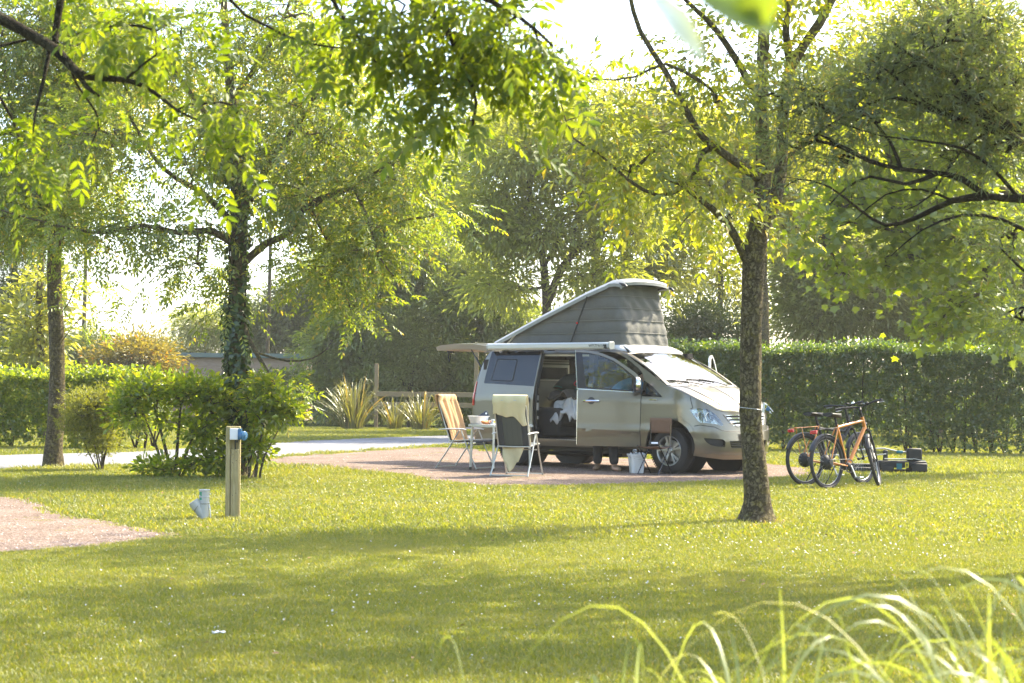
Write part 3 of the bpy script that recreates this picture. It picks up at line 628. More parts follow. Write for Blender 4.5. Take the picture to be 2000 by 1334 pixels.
# pop-up roof: lid, canvas, struts
pop=bpy.data.objects.new('pop_up_roof',None); COL.objects.link(pop); pop.parent=van
LX=[-3.93,-3.6,-2.8,-1.85,-1.45,-1.30,-1.18,-1.09,-1.05]; LZ=[2.05,2.178,2.49,2.835,2.955,2.985,2.992,2.975,2.940]
yy=np.linspace(-1,1,17); rows=[]
for x,z in zip(LX,LZ):
    wd=.635 if x<-1.2 else .635-.05*(x+1.2)**2*40*.2
    rows.append([(x-.09*abs(v)**2.5*(1 if x>-1.4 else 0),wd*v,z+.045*(1-abs(v)**2.4)-(.05 if abs(v)>.99 else 0)) for v in yy])
top=np.array(rows); bot=top.copy(); nrm=np.zeros_like(bot); bot[...,2]-=.05; bot[:-1,:,0]+=.012
m=MB(); m.grid(top); m.grid(bot,flip=True)
for j,s in((0,1),(16,1)): m.grid(np.stack([top[:,j],bot[:,j]],1))
for i in(0,len(LX)-1): m.grid(np.stack([top[i],bot[i]],1))
m.obj('roof_lid',simple('silver_grey_lid',(.27,.28,.27),.45,.2),pop,40)
rowsR=[[(x,s*(.60),z-.062) for x,z in zip(LX,LZ)] for s in(-1,1)]
m=MB()
for r_ in rowsR: m.tube(r_,.022,6)
m.obj('lid_edge_rail',M['black_plastic'],pop)
def canvas_pt(s,t):
    """s runs round the tent: near side rear -> near front corner -> front -> far side; t from roof to lid"""
    # plan path bottom
    L1=2.55;R_=.14;Wf=1.16-2*R_;tot=L1+R_*PI/2+Wf+R_*PI/2+L1
    def path(d,x0,xf,w):
        Ls=xf-x0-R_
        sc=[Ls,R_*PI/2,2*w-2*R_,R_*PI/2,Ls]; q=d*sum(sc); 
        if q<sc[0]: return (x0+q,-w),(0,-1)
        q-=sc[0]
        if q<sc[1]: a=q/R_; return (xf-R_+R_*math.sin(a),-w+R_-R_*math.cos(a)),(math.sin(a),-math.cos(a))
        q-=sc[1]
        if q<sc[2]: return (xf,-w+R_+q),(1,0)
        q-=sc[2]
        if q<sc[3]: a=q/R_; return (xf-R_+R_*math.cos(a),w-R_+R_*math.sin(a)),(math.cos(a),math.sin(a))
        q-=sc[3]; return (xf-R_-q,w),(0,1)
    (bx,by),n=path(s,-3.75,-1.06,.60); (tx,ty),_=path(s,-3.80,-1.29,.575)
    tz=float(np.interp(tx,LX,LZ))-.055; bz=1.945
    x=bx*(1-t)+tx*t;y=by*(1-t)+ty*t;z=bz*(1-t)+tz*t
    h=z-bz; fr=max(0,n[0])
    w_=.012*math.sin(s*150+3*math.sin(h*9))*fr*math.sin(PI*t)**.5+.011*mnoise.noise(Vector((x*3+7,y*4,z*3)))+.009*mnoise.noise(Vector((x*9,y*9+3,z*4)))+.010*math.sin((x+z*.8)*11)*(1-fr)*.5
    w_+=.012*abs(math.sin(PI*h/.195))*(min(1,t*6)*min(1,(1-t)*6))
    return (x+n[0]*w_,y+n[1]*w_,z)
SS=np.concatenate([np.linspace(0,.36,46)[:-1],np.linspace(.36,.64,90)[:-1],np.linspace(.64,1,46)])
P=np.array([[canvas_pt(s,t) for s in SS] for t in np.linspace(0,1,42)])
m=MB(); m.grid(P); m.obj('canvas_wall',M['canvas'],pop,80)
m=MB()
for k in range(1,6):
    pts=[]
    for s in SS:
        zt=canvas_pt(s,1)[2]; zb=1.945; hh=.03+.195*k-.0
        if zb+hh<zt-.02: 
            q=canvas_pt(s,(hh)/(zt-zb)); dx=canvas_pt(s,0)
            n=Vector((q[0]+2.3,q[1],0)); n=Vector((0,math.copysign(1,q[1]),0)) if abs(q[1])>.5 else Vector((1,0,0))
            pts.append(Vector(q)+n*.004)
    if len(pts)>3: m.tube(pts,.0055,4)
m.obj('canvas_seam',simple('seam_piping',(.17,.17,.155),.8),pop)
m=MB(); m.bar((-2.19,-.635,1.97),(-1.83,-.635,2.75),.022,.012); m.obj('elastic_strap',M['black_plastic'],pop)
m=MB(); m.box((-2.03,-.645,2.33),(.03,.02,.03)); m.obj('strap_clip',M['redlamp'],pop)
m=MB(); m.tube([(-3.62,-.60,2.0),(-3.42,-.60,2.17)],.016,6); m.tube([(-3.62,-.60,2.0),(-3.75,-.60,2.05)],.014,6); m.obj('hinge_arm',M['cream_trim'],pop)
# awning box
aw=MB(); prof=[(0,0),(.10,-.008),(.125,.02),(.125,.075),(.095,.105),(.02,.11),(0,.10)]
x0,x1=-3.70,-1.10
def awn(m,xa,xb,g=0): 
    n=len(prof); c=(.06,.05); pr=[(c[0]+(p-c[0])*(1+g),c[1]+(q-c[1])*(1+g)) for p,q in prof]
    vs=[(xa,-.86-p,1.905+q+.006*0) for p,q in pr]+[(xb,-.86-p,1.895+q) for p,q in pr]
    m.add(vs,[tuple(range(n)),tuple(range(2*n-1,n-1,-1))]+[(i,(i+1)%n,n+(i+1)%n,n+i) for i in range(n)])
awn(aw,x0,x1); awo=aw.obj('awning_box',M['white_alu'],van,30,bevel=.006)
for z in (1.935,1.985): m=MB(); m.bar((x0+.02,-.986,z),(x1-.02,-.986,z-.008),.004,.006); m.obj('awning_groove',M['steel'],awo)
m=MB(); awn(m,x1,x1+.035,.06); m.obj('awning_end_cap',M['grey_plastic'],awo,30,bevel=.004)
m=MB(); awn(m,x0-.03,x0,.05); m.obj('awning_end_cap',M['grey_plastic'],awo,30,bevel=.004)
m=MB(); m.box((x1-.05,-.99,1.935),(.05,.012,.06)); m.box((x1-.03,-.995,1.915),(.02,.02,.03)); m.obj('crank_eye',M['black_plastic'],awo)
for xb in(-3.4,-2.4,-1.4): m=MB(); m.box((xb,-.85,1.90),(.06,.12,.04)); m.obj('awning_bracket',M['black_plastic'],awo)
def text(s,size,mat,parent,loc,rot,name='lettering',ext=.001,align='CENTER'):
    c=bpy.data.curves.new(name,'FONT'); c.body=s; c.size=size; c.extrude=ext; c.align_x=align; c.align_y='CENTER'; c.resolution_u=3
    o=bpy.data.objects.new(name,c); COL.objects.link(o); c.materials.append(mat); bpy.context.view_layer.update(); me=bpy.data.meshes.new_from_object(o.evaluated_get(bpy.context.evaluated_depsgraph_get())); bpy.data.objects.remove(o); o=bpy.data.objects.new(name,me); COL.objects.link(o); me.materials.clear(); me.materials.append(mat); o.parent=parent; o.location=loc; o.rotation_euler=rot; return o
tx=text('WESTFALIA',.062,M['seal'],awo,(-1.33,-.9865,1.945),(PI/2,0,0))
# sliding door pushed back over the rear quarter
sl_out=rounded([(-3.795,.44),(-2.615,.43),(-2.630,1.0),(-2.625,1.28),(-2.590,1.868),(-3.725,1.872),(-3.760,1.70),(-3.795,1.33)],.03)
swl=rounded([(-3.780,1.335),(-2.640,1.29),(-2.615,1.845),(-3.725,1.85)],.02)
sld=panel('sliding_door',sl_out,near,M['paint'],van,[swl],.06,.045,.075)
g=panel('door_window',swl,near,M['darkglass'],sld,[],.06,.006,.074)
vent=rounded([(-3.625,1.38),(-3.125,1.365),(-3.095,1.73),(-3.555,1.735)],.035)
ii=rounded([(-3.610,1.39),(-3.140,1.38),(-3.110,1.715),(-3.545,1.72)],.03)
panel('window_vent_frame',vent,near,M['seal'],g,[ii],.05,.005,.080)
panel('window_pane',ii,near,M['darkglass'],g,[],.06,.004,.077)
panel('door_trim',[(-3.785,.615),(-2.625,.605),(-2.625,.655),(-3.785,.665)],near,M['paint'],sld,[],.08,.012,.086)
m=MB(); P=skin(np.array([-2.735,-2.735]),np.array([1.08,1.08]),.078); m.lathe([(.0,.0),(.045,.0),(.05,.006),(.0,.008)],tuple(P[0]),(0,-1,0),16); hd=m.obj('handle_recess',M['black_plastic'],sld)
m=MB(); m.tube([tuple(q) for q in skin(np.linspace(-2.825,-2.72,8),np.full(8,1.075),.105)],.012,6,flat=1.4); m.obj('door_handle',M['chrome'],sld)
m=MB(); m.bar((-2.585,-.97,.47),(-2.600,-.97,1.28),.03,.05); m.bar((-2.597,-.955,1.28),(-2.555,-.87,1.84),.03,.05); m.box((-2.575,-.975,1.12),(.03,.05,.12)); m.box((-2.575,-.975,.62),(.03,.05,.10)); m.obj('door_edge',M['seal'],sld)
for c_,s_ in(((-2.560,-.975,1.12),(.012,.03,.08)),((-2.560,-.97,.80),(.012,.035,.05)),((-2.560,-.975,.98),(.012,.04,.12))): m=MB(); m.box(c_,s_); m.obj('door_latch',M['steel'],sld)
# front passenger door, swung open
dr=bpy.data.objects.new('front_door',None); COL.objects.link(dr); dr.parent=van; HX,HY,DA=-.46,-.945,math.radians(43)
dr.matrix_local=Matrix.Translation((HX,HY,0))@Matrix.Rotation(DA,4,'Z')@Matrix.Translation((-HX,-HY,0))
glass_out=rounded([(-1.30,1.30),(-.60,1.255),(-.60,1.46),(-.64,1.50),(-.75,1.60),(-.94,1.72),(-1.14,1.80),(-1.36,1.82)],.02)
door_lower=rounded([(-1.44,.40),(-.462,.39),(-.462,1.215),(-1.43,1.262)],.02)
panel('door_panel',door_lower,near,M['paint'],dr,[],.05,.05,.0)
fr_out=[(-1.43,1.265),(-.465,1.218),(-.465,1.42),(-.51,1.49),(-.55,1.53),(-.71,1.64),(-.86,1.74),(-1.06,1.82),(-1.26,1.858),(-1.46,1.862),(-1.455,1.7)]
panel('window_frame',fr_out,near,M['black_gloss'],dr,[glass_out],.05,.03,-.003)
arc_o=[(-.49,1.455),(-.51,1.49),(-.55,1.53),(-.71,1.64),(-.86,1.74),(-1.06,1.82),(-1.26,1.858),(-1.47,1.866)]
arc_i=[(-1.47,1.83),(-1.26,1.822),(-1.08,1.785),(-.88,1.705),(-.73,1.605),(-.60,1.50),(-.53,1.44)]
panel('frame_trim',arc_o+arc_i,near,M['paint'],dr,[],.04,.02,.006)
panel('window_pane',glass_out,near,M['glass'],dr,[],.06,.004,-.008)
panel('waist_trim',[(-1.435,1.262),(-.462,1.215),(-.462,1.228),(-1.435,1.275)],near,M['chrome'],dr,[],.05,.01,.007)
m=MB(); m.bar((-1.437,-.955,.42),(-1.432,-.93,1.25),.006,.03); m.bar((-1.437,-.925,1.26),(-1.468,-.775,1.86),.006,.025); m.obj('door_edge',M['chrome'],dr)
panel('door_trim',rounded([(-1.43,.625),(-.48,.585),(-.48,.625),(-1.43,.665)],.012,2),near,M['paint'],dr,[],.05,.012,.014)
m=MB(); q=skin(np.array([-1.22]),np.array([1.09]),.001)[0]; m.lathe([(0,0),(.05,0),(.055,.004),(0,.006)],tuple(q),(0,-1,0),16); m.obj('handle_recess',M['black_plastic'],dr)
m=MB(); m.tube([tuple(p) for p in skin(np.linspace(-1.345,-1.10,9),np.full(9,1.085),.0)+np.array([[0,-.004-.03*math.sin(PI*i/8)**.4,0] for i in range(9)])],.014,6,flat=1.3); m.obj('door_handle',M['chrome'],dr)
# inner card
panel('door_card',rounded([(-1.42,.42),(-.50,.42),(-.50,1.20),(-1.41,1.24)],.03),near,M['interior'],dr,[],.08,.03,-.06)
# mirror
m=MB(); c=Vector((-.52,-1.06,1.34)); 
prof=[]; rows=[]
for u in np.linspace(0,1,7):
    r_=math.sin(math.acos(1-u*1.0))*1 if u<1 else 1
    rows.append([(c.x+.09*(1-u)-.03,c.y+ .085*math.cos(t)*(.35+.65*r_),c.z+.125*math.sin(t)*(.35+.65*r_)) for t in np.linspace(0,2*PI,17)])
m.grid(np.array(rows)); m.add([rows[0][j] for j in range(16)],[tuple(range(16))]); m.add([rows[-1][j] for j in range(16)],[tuple(range(16))]); mr=m.obj('mirror',M['chrome'],dr,50)
m=MB(); m.tube([(-.50,-.93,1.25),(-.51,-1.0,1.25),(-.52,-1.05,1.27)],.03,8); m.box((-.52,-1.04,1.245),(.12,.12,.05)); m.obj('mirror_foot',M['black_plastic'],mr)
# far driver's door, open as well
d2=bpy.data.objects.new('front_door',None); COL.objects.link(d2); d2.parent=van
d2.matrix_local=Matrix.Translation((HX,-HY,0))@Matrix.Rotation(-math.radians(62),4,'Z')@Matrix.Translation((-HX,HY,0))
panel('door_panel',door_lower,far,M['paint'],d2,[],.08,.05,.0)
panel('window_frame',fr_out,far,M['alu'],d2,[glass_out],.06,.03,-.003)
panel('window_pane',glass_out,far,M['glass'],d2,[],.1,.004,-.008)
m=MB(); m.add([(-.54+.04*(1-abs(i)),.95+.02*abs(i)+.22*j,1.27+.1*j2) for i in(-1,1) for j in(0,1) for j2 in(0,1)],[]); m.box((-.50,1.05,1.34),(.09,.19,.2)); m.obj('mirror',M['paint'],d2,40,bevel=.04,seg=3)
# lamps, grille
for mf,s in((near,-1),(far,1)):
    h=panel('headlight',rounded(HL,.03,2),mf,M['lampglass'],van,[],.03,.004,.002)
    panel('lamp_bowl',rounded(HL,.03,2),mf,simple('lamp_reflector',(.55,.56,.52),.22,.8) if 'lampref' not in M else M['lampref'],h,[],.05,.01,-.07)
    for a,z,r in((.60,.885,.055),(.76,.87,.072)):
        q=mf(np.array([a]),np.array([z]),-.055)[0]; q2=mf(np.array([a]),np.array([z]),0.)[0]; ax=q2-q; ax/=np.linalg.norm(ax); ax=ax*.45+np.array([.8,0,0]); 
        m=MB(); m.lathe([(0,-.02),(r*.45,-.015),(r*.8,.01),(r,.045),(r*1.06,.045)],tuple(q),tuple(ax),20); m.obj('lamp_reflector',M['chrome'],h,50)
        m=MB(); m.lathe([(0,.03),(r*.3,.028),(r*.42,.012),(r*.42,0)],tuple(q),tuple(ax),14); m.obj('bulb_shield',M['lampglass'],h,50)
    m=MB(); q=mf(np.array([.53]),np.array([.90]),-.03)[0]; m.lathe([(0,-.01),(.02,0),(.03,.02)],tuple(q),(1,s*.5,0),12); m.obj('indicator',simple('amber_lamp' ,(.5,.25,.06),.3),h)
    gp=panel('radiator_grille',GR,mf,M['black_plastic'],van,[],.05,.01,-.04)
    for k,(z0,z1,a0) in enumerate([(.885,.91,1.05),(.835,.86,1.07),(.785,.81,1.10),(.735,.755,1.17)]):
        panel('grille_slat',[(a0,z0),(1.349,z0+.004),(1.349,z1+.004),(a0+.01,z1)],mf,M['chrome'],gp,[],.05,.03,.006)
    panel('grille_surround',GR[0:3]+[(1.349,.905),(1.2,.902),(1.06,.888),(1.14,.785),(1.26,.727),(1.349,.718)]+GR[3:],mf,M['paint'],gp,[],.03,.02,.008)
    panel('tail_lamp',[(-3.93,.98),(-4.08,.98),(-4.12,1.02),(-4.12,1.38),(-3.99,1.38)],mf,M['redlamp'],van,[],.04,.02,.012)
    panel('rear_pillar_glass',[(-4.03,1.39),(-4.13,1.39),(-4.13,1.80),(-4.06,1.82)],mf,M['black_gloss'],van,[],.05,.01,.008)
    panel('rear_bumper',[(-4.78,.42),(-3.66,.40),(-3.66,.62),(-3.7,.70),(-4.78,.72)],mf,M['paint'],van,[],.06,.03,.014)
P_=near(np.array([1.30]),np.array([.575]),.02)[0]
m=MB(); m.box((P_[0]+.015,0,.565),(.012,.52,.11)); pl=m.obj('number_plate',M['white_plastic'],van,30,bevel=.003)
m=MB(); m.box((P_[0]+.0225,-.24,.565),(.003,.04,.105)); m.obj('plate_band',M['blue_plastic'],pl)
m=MB(); q=near(np.array([-.22]),np.array([1.115]),.006)[0]; m.box(tuple(q),(.15,.008,.022)); m.obj('wing_badge',M['chrome'],van,30,bevel=.004)
# raised tailgate
tg=bpy.data.objects.new('tailgate',None); COL.objects.link(tg); tg.parent=van
yy=np.linspace(-1,1,15); rt=[];rb=[]
for x,z,wd in((-3.93,1.95,.74),(-4.25,1.995,.76),(-4.7,2.005,.77),(-5.05,1.985,.76),(-5.22,1.955,.70)):
    rt.append([(x,wd*v,z+.035*(1-v*v)+.02) for v in yy]); rb.append([(x+.01,wd*.96*v,z-.07*(1 if x>-5.1 else .55)) for v in yy])
m=MB(); m.grid(np.array(rt)); m.obj('outer_panel',M['paint'],tg,60)
m=MB(); R1=np.array(rt);R2=np.array(rb); m.grid(R2); m.grid(np.stack([R1[:,0],R2[:,0]],1)); m.grid(np.stack([R1[:,-1],R2[:,-1]],1)); m.grid(np.stack([R1[-1],R2[-1]],1)); m.grid(np.stack([R1[0],R2[0]],1)); m.obj('inner_lining',simple('beige_lining',(.33,.29,.23),.8),tg,30)
for s in(-1,1): m=MB(); m.tube([(-4.35,s*.70,1.92),(-3.97,s*.80,1.55)],.010,6); m.tube([(-4.2,s*.735,1.79),(-3.97,s*.80,1.55)],.016,6); m.obj('gas_strut',M['black_plastic'],tg)
m=MB(); m.tube([(-5.05,-.55,1.90),(-5.06,-.55,1.80),(-5.03,-.56,1.72),(-5.01,-.55,1.80),(-5.03,-.55,1.90)],.009,5); m.obj('pull_strap',M['seal'],tg)
m=MB(); m.box((-5.17,-.40,1.915),(.05,.12,.06)); m.obj('tailgate_lock',M['black_plastic'],tg)
# ---- interior
m=MB(); m.box((-2.45,0,1.86),(2.9,1.40,.02)); m.box((-2.1,.80,.85),(3.3,.02,.8)); m.box((-1.5,-.85,1.15),(.10,.10,1.35)); m.box((-2.3,.74,1.82),(3.0,.15,.08)); m.box((-3.86,-.80,1.1),(.10,.10,1.3)); m.obj('interior_lining',M['interior'],van)
m=MB(); m.bar((-2.66,-.80,1.815),(-1.56,-.80,1.80),.02,.03); m.obj('door_rail',M['cream_trim'],van)
cb=MB(); cb.box((-3.62,.25,1.15),(.4,1.0,1.35)); cb.box((-2.9,.66,.85),(1.1,.30,.78)); co=cb.obj('cabinet',simple('grey_brown_laminate',(.13,.115,.085),.5),van)
m=MB()
for z in (1.76,1.72,1.66,1.42): m.bar((-3.40,-.22,z),(-3.40,.72,z),.02,.022 if z!=1.66 else .045)
for y in(-.22,-.15,.72): m.bar((-3.405,y,1.35),(-3.405,y,1.68),.025,.03)
m.obj('shelf_frame',M['cream_trim'],co)
m=MB(); m.box((-3.405,.28,1.54),(.01,.80,.20)); m.obj('shelf_opening_shade',M['black_gloss'],co)  # black sheet put in for the shade inside the shelf opening
m=MB(); m.box((-2.95,-.05,.72),(1.15,1.25,.48)); m.box((-2.40,-.1,.80),(.12,1.15,.30)); m.obj('rear_bench',M['seat_fabric'],van,40,bevel=.05,seg=3)
def seat(x,y,rot=0):
    s_=bpy.data.objects.new('front_seat',None); COL.objects.link(s_); s_.parent=van; s_.location=(x,y,0); s_.rotation_euler=(0,0,rot)
    m=MB(); m.box((.05,0,.86),(.52,.50,.16)); m.obj('seat_cushion',M['seat_fabric'],s_,40,bevel=.05,seg=3)
    m=MB(); m.box((-.22,0,1.22),(.14,.50,.66),Matrix.Rotation(-.18,3,'Y')); m.obj('backrest',M['seat_fabric'],s_,40,bevel=.06,seg=3)
    m=MB(); m.box((-.31,0,1.63),(.09,.27,.18),Matrix.Rotation(-.12,3,'Y')); m.obj('headrest',M['seat_fabric'],s_,40,bevel=.04,seg=3)
    m=MB(); m.box((.05,0,.62),(.40,.40,.32)); m.obj('seat_base',M['black_plastic'],s_)
seat(-1.15,.42); seat(-1.22,-.40)
m=MB(); m.box((-.32,0,1.10),(.34,1.60,.30)); m.box((-.45,0,.80),(.16,.4,.45)); m.obj('dashboard',M['black_plastic'],van,40,bevel=.07,seg=3)
m=MB(); tt=np.linspace(0,2*PI,24,endpoint=False); m.tube([(-.62+.10*math.sin(t),.42+.19*math.cos(t),1.18+.15*math.sin(t)) for t in tt],.016,6,closed=True); m.tube([(-.62,.42,1.18),(-.45,.42,1.10)],.03,8); m.tube([(-.62,.23,1.18),(-.62,.61,1.18)],.018,6); m.obj('steering_wheel',M['black_plastic'],van)
m=MB(); m.box((-.05,.2,1.335),(.1,.2,.02)); m.obj('sun_hat_shelf',M['black_plastic'],van)
# things lying in the van
def rumple(w_,l_,amp,seed,n=30,fold=6.):
    P=np.zeros((n,n,3))
    for i,u in enumerate(np.linspace(-.5,.5,n)):
        for j,v in enumerate(np.linspace(-.5,.5,n)):
            z=amp*(mnoise.noise(Vector((u*fold+seed,v*fold*.8,seed)))+.5*mnoise.noise(Vector((u*fold*2.3,v*fold*2.1+seed,1))))
            P[i,j]=(u*w_,v*l_,z)
    return P
def v2w(p): 
    c,s=math.cos(VYAW),math.sin(VYAW); return (VX+c*p[0]-s*p[1],VY+s*p[0]+c*p[1],p[2])
# white duvet folded over the bench edge
P=rumple(.95,.8,.10,3.1,44,5.5)
for i in range(44):
    for j in range(44):
        x,y,z=P[i,j]; u=i/43
        # towards the door the cloth hangs down
        yy=-.35+y*.9; hang=max(0,-(yy+.50)); 
        P[i,j]=(-2.13+x*.86+.04*math.sin(j*.5),max(yy,-.70)-.03*math.sin(i*.55)*min(1,hang*8),1.05+z*(.9)+.10*math.exp(-((u-.45)/.22)**2)*max(0,1-hang*3)-hang*(1.25+.28*math.sin(i*.33)+.2*math.sin(i*.9+1)))
m=MB(); m.grid(P); dv=m.obj('duvet',simple('off_white_bedding',(.52,.52,.52),.9,bump=.4,bscale=25,var=.08),None,80,solid=.012); dv.location=(VX,VY,0); dv.rotation_euler=(0,0,VYAW); tag(dv,'crumpled white and grey duvet hanging over the seat edge inside the open side door','duvet')
m=MB(); P=rumple(.78,.55,.13,8.7,30,4.); P[...,0]+=-2.35; P[...,1]+=-.28; P[...,2]+=1.17; m.grid(P); o=m.obj('blanket',simple('brown_grey_blanket',(.11,.095,.08),.95,bump=.5,bscale=30),None,80,solid=.02); o.location=(VX,VY,0); o.rotation_euler=(0,0,VYAW); tag(o,'dark brown blanket bundled behind the white duvet in the van','blanket')
bg=thing('travel_bag','dark soft bag with teal edges and red stripe on the bedding in the van','bag',(VX,VY,0),VYAW)
m=MB(); th=np.linspace(0,2*PI,20); rows=[]
for u in np.linspace(-1,1,12):
    r_=max(.02,(1-abs(u)**3.))**.5; rows.append([(-2.42+.34*u+.03*math.sin(t*3),-.30+.20*r_*math.cos(t),1.36+.13*r_*math.sin(t)+.035*math.sin(u*4+t)+.05*u) for t in th])
BR=np.array(rows); m.grid(BR); m.obj('bag_body',simple('dark_bag_fabric',(.04,.045,.04),.85,bump=.3,bscale=40),bg,70)
m=MB(); m.tube([tuple(BR[i,13]*1.0+np.array([0,-.006,0])) for i in range(1,11)],.011,5); m.tube([tuple(BR[i,11]+np.array([0,-.004,.004])) for i in range(1,6)],.009,5); m.obj('bag_edge',simple('teal_piping',(.01,.14,.13),.6),bg)
m=MB(); m.tube([tuple(BR[9,k]*1.0+np.array([0,-.008,.004])) for k in range(7,15)],.010,5); m.obj('bag_stripe',simple('red_piping',(.45,.02,.05),.6),bg)
# ================================================================== PROPS
M['sling']=simple('grey_green_mesh_sling',(.075,.085,.070),.85,bump=.3,bscale=260)
M['sling_edge']=simple('dark_sling_border',(.035,.040,.042),.8)
M['sling_blue']=simple('blue_grey_sling',(.10,.12,.15),.75)
def chair(label):
    t=thing('folding_chair',label,'folding chair',(0,0,0),0,'high-backed folding camping chairs')
    B0=Vector((-.14,0,.43));B1=Vector((-.365,0,1.065)); bd=(B1-B0); bn=Vector((bd.z,0,-bd.x)).normalized()
    # back sling with woven stripe pattern as holes punched in rows
    P=np.zeros((22,11,3))
    for i,u in enumerate(np.linspace(0,1,22)):
        for j,v in enumerate(np.linspace(-1,1,11)):
            p=B0+bd*u; P[i,j]=(p.x-.018*(1-v*v)*math.sin(PI*u)+ (-.03*max(0,u-.85)/.15),v*.225,p.z)
    m=MB(); m.grid(P[:,2:9]); m.obj('back_sling',M['sling'],t,60,solid=.004)
    m=MB(); m.grid(P[:,:3]); m.grid(P[:,8:]); m.obj('sling_border',M['sling_edge'],t,60,solid=.005)
    m=MB()
    for y in(-.08,0,.08):
        for u in np.linspace(.06,.93,24):
            p=B0+bd*u; q=Vector((p.x-.018*(1-(y/.225)**2)*math.sin(PI*u),y,p.z)); 
            for s in(-1,1): m.box(q+bn*(.0035*s),(.002,.009,.007),Matrix.Rotation(-math.atan2(bd.x,bd.z)*-1,3,'Y'))
    o=m.obj('sling_perforation',M['sling_edge'],t); o['kind']='stuff'
    m=MB(); m.tube([B0+Vector((0,-.235,0))]+[B0+bd*u+Vector((0,-.237,0)) for u in(.3,.6,.9)]+[B1+Vector((-.03,-.20,.02)),B1+Vector((-.035,0,.03)),B1+Vector((-.03,.20,.02))]+[B0+bd*u+Vector((0,.237,0)) for u in(.9,.6,.3)]+[B0+Vector((0,.235,0))],.0115,8)
    m.obj('back_frame',M['alu'],t,60)
    P=np.zeros((12,9,3))
    for i,u in enumerate(np.linspace(-.12,.36,12)):
        for j,v in enumerate(np.linspace(-1,1,9)): P[i,j]=(u,v*.225,.435+.03*(u+.12)/.48-.028*(1-v*v)*math.sin(PI*(i/11))**.6-(.03 if i==11 else 0))
    m=MB(); m.grid(P); m.obj('seat_sling',M['sling_blue'],t,60,solid=.005)
    m=MB(); m.tube([(-.15,-.235,.43),(.10,-.235,.452),(.33,-.232,.462),(.375,-.20,.462),(.38,0,.462),(.375,.20,.462),(.33,.232,.462),(.10,.235,.452),(-.15,.235,.43)],.0115,8); m.tube([(-.15,-.235,.43),(-.16,0,.425),(-.15,.235,.43)],.011,8); m.obj('seat_frame',M['alu'],t,60)
    for s in(-1,1):
        m=MB(); pts=[(-.33,s*.265,.612),(-.2,s*.268,.622),(0,s*.268,.628),(.12,s*.266,.626),(.17,s*.262,.615)]
        m.tube(pts,[.012,.021,.023,.023,.012],8,flat=.55); m.obj('armrest',M['white_alu'],t,60)
        for fx,nm in((-.37,0),(.37,1)):
            m=MB(); m.tube([(.06+(.02 if nm else -.015),s*.262,.605),((fx+.06)*.5,s*.268,.30),(fx,s*.277,.012)],.0125,8,flat=.8); m.obj('leg',M['alu'],t,60)
        m=MB(); m.tube([(-.37,s*.277,.012),(-.37,s*.277,.0)],.015,8); m.tube([(.37,s*.277,.012),(.37,s*.277,.0)],.015,8); m.obj('foot_cap',M['black_plastic'],t)
    for fx in(-.36,.36): m=MB(); m.bar((fx,-.275,.028),(fx,.275,.028),.022,.014); m.obj('cross_bar',M['alu'],t,40)
    m=MB(); m.bar((.16,-.25,.38),(.16,.25,.38),.018,.018); m.obj('cross_bar',M['steel'],t,40)
    return t
c1=chair('grey folding chair seen from behind with a cream towel over its back'); c1.location=(.09,23.55,0); c1.rotation_euler=(0,0,math.radians(72))
c2=copy_tree(c1); c2['label']='folding chair left of the camping table with an orange towel over it'; c2.location=(-.71,25.68,0); c2.rotation_euler=(0,0,math.radians(-30))
def towel(name,label,cat,mat,ch,rows,cols,f,rz,loc):
    P=np.zeros((rows,cols,3))
    for i,u in enumerate(np.linspace(0,1,rows)):
        for j,v in enumerate(np.linspace(-1,1,cols)): P[i,j]=f(u,v)
    m=MB(); m.grid(P); o=m.obj(name,mat,None,80,solid=.008); o.location=loc; o.rotation_euler=rz; tag(o,label,cat,'towels hung over the folding chairs'); return o
def clothmat(name,c,v=.06):
    m=simple(name,c,.95,bump=.5,bscale=160,var=v,vscale=14); return m
B0=np.array((-.14,.43));B1=np.array((-.365,1.065)); bd2=(B1-B0); 
def backpt(s,off):   # s along the back 0..1, off behind (-) or in front (+)
    p=B0+bd2*s; n=np.array([bd2[1],-bd2[0]]); n/=np.linalg.norm(n); return p+n*off
def f_cream(u,v):
    # u: 0 = bottom of the front drop, .55 = over the top, 1 = hem at the rear
    y=v*.245+.01*math.sin(u*9)
    if u<.55: s=1.02-(.55-u)/.55*1.02; p=backpt(s,.035+.012*math.sin(v*7+u*5)); z=p[1]; x=p[0]
    elif u<.62: a=(u-.55)/.07*PI; p=backpt(1.04,.0); x=p[0]+.045*math.cos(a)*1.;z=p[1]+.03+.045*math.sin(a)
    else:
        k=(u-.62)/.38; hem=.235+.165*(.5-.5*math.tanh((v+.35)*3.2))+.02*math.sin(v*6)-.02*(v>.8)
        s=1.02-k*hem/.785; p=backpt(s,-.045-.012*math.sin(v*8+1)-.010*k*math.sin(v*13)); x,z=p; y+=.012*k*math.sin(v*5)
    return (x,y*(1.0+.03*math.sin(u*14)),z)
towel('towel','cream towel draped over the chair back that faces the camera','towel',clothmat('cream_terry_towel',(.62,.56,.34)),c1,54,34,f_cream,c1.rotation_euler,c1.location)
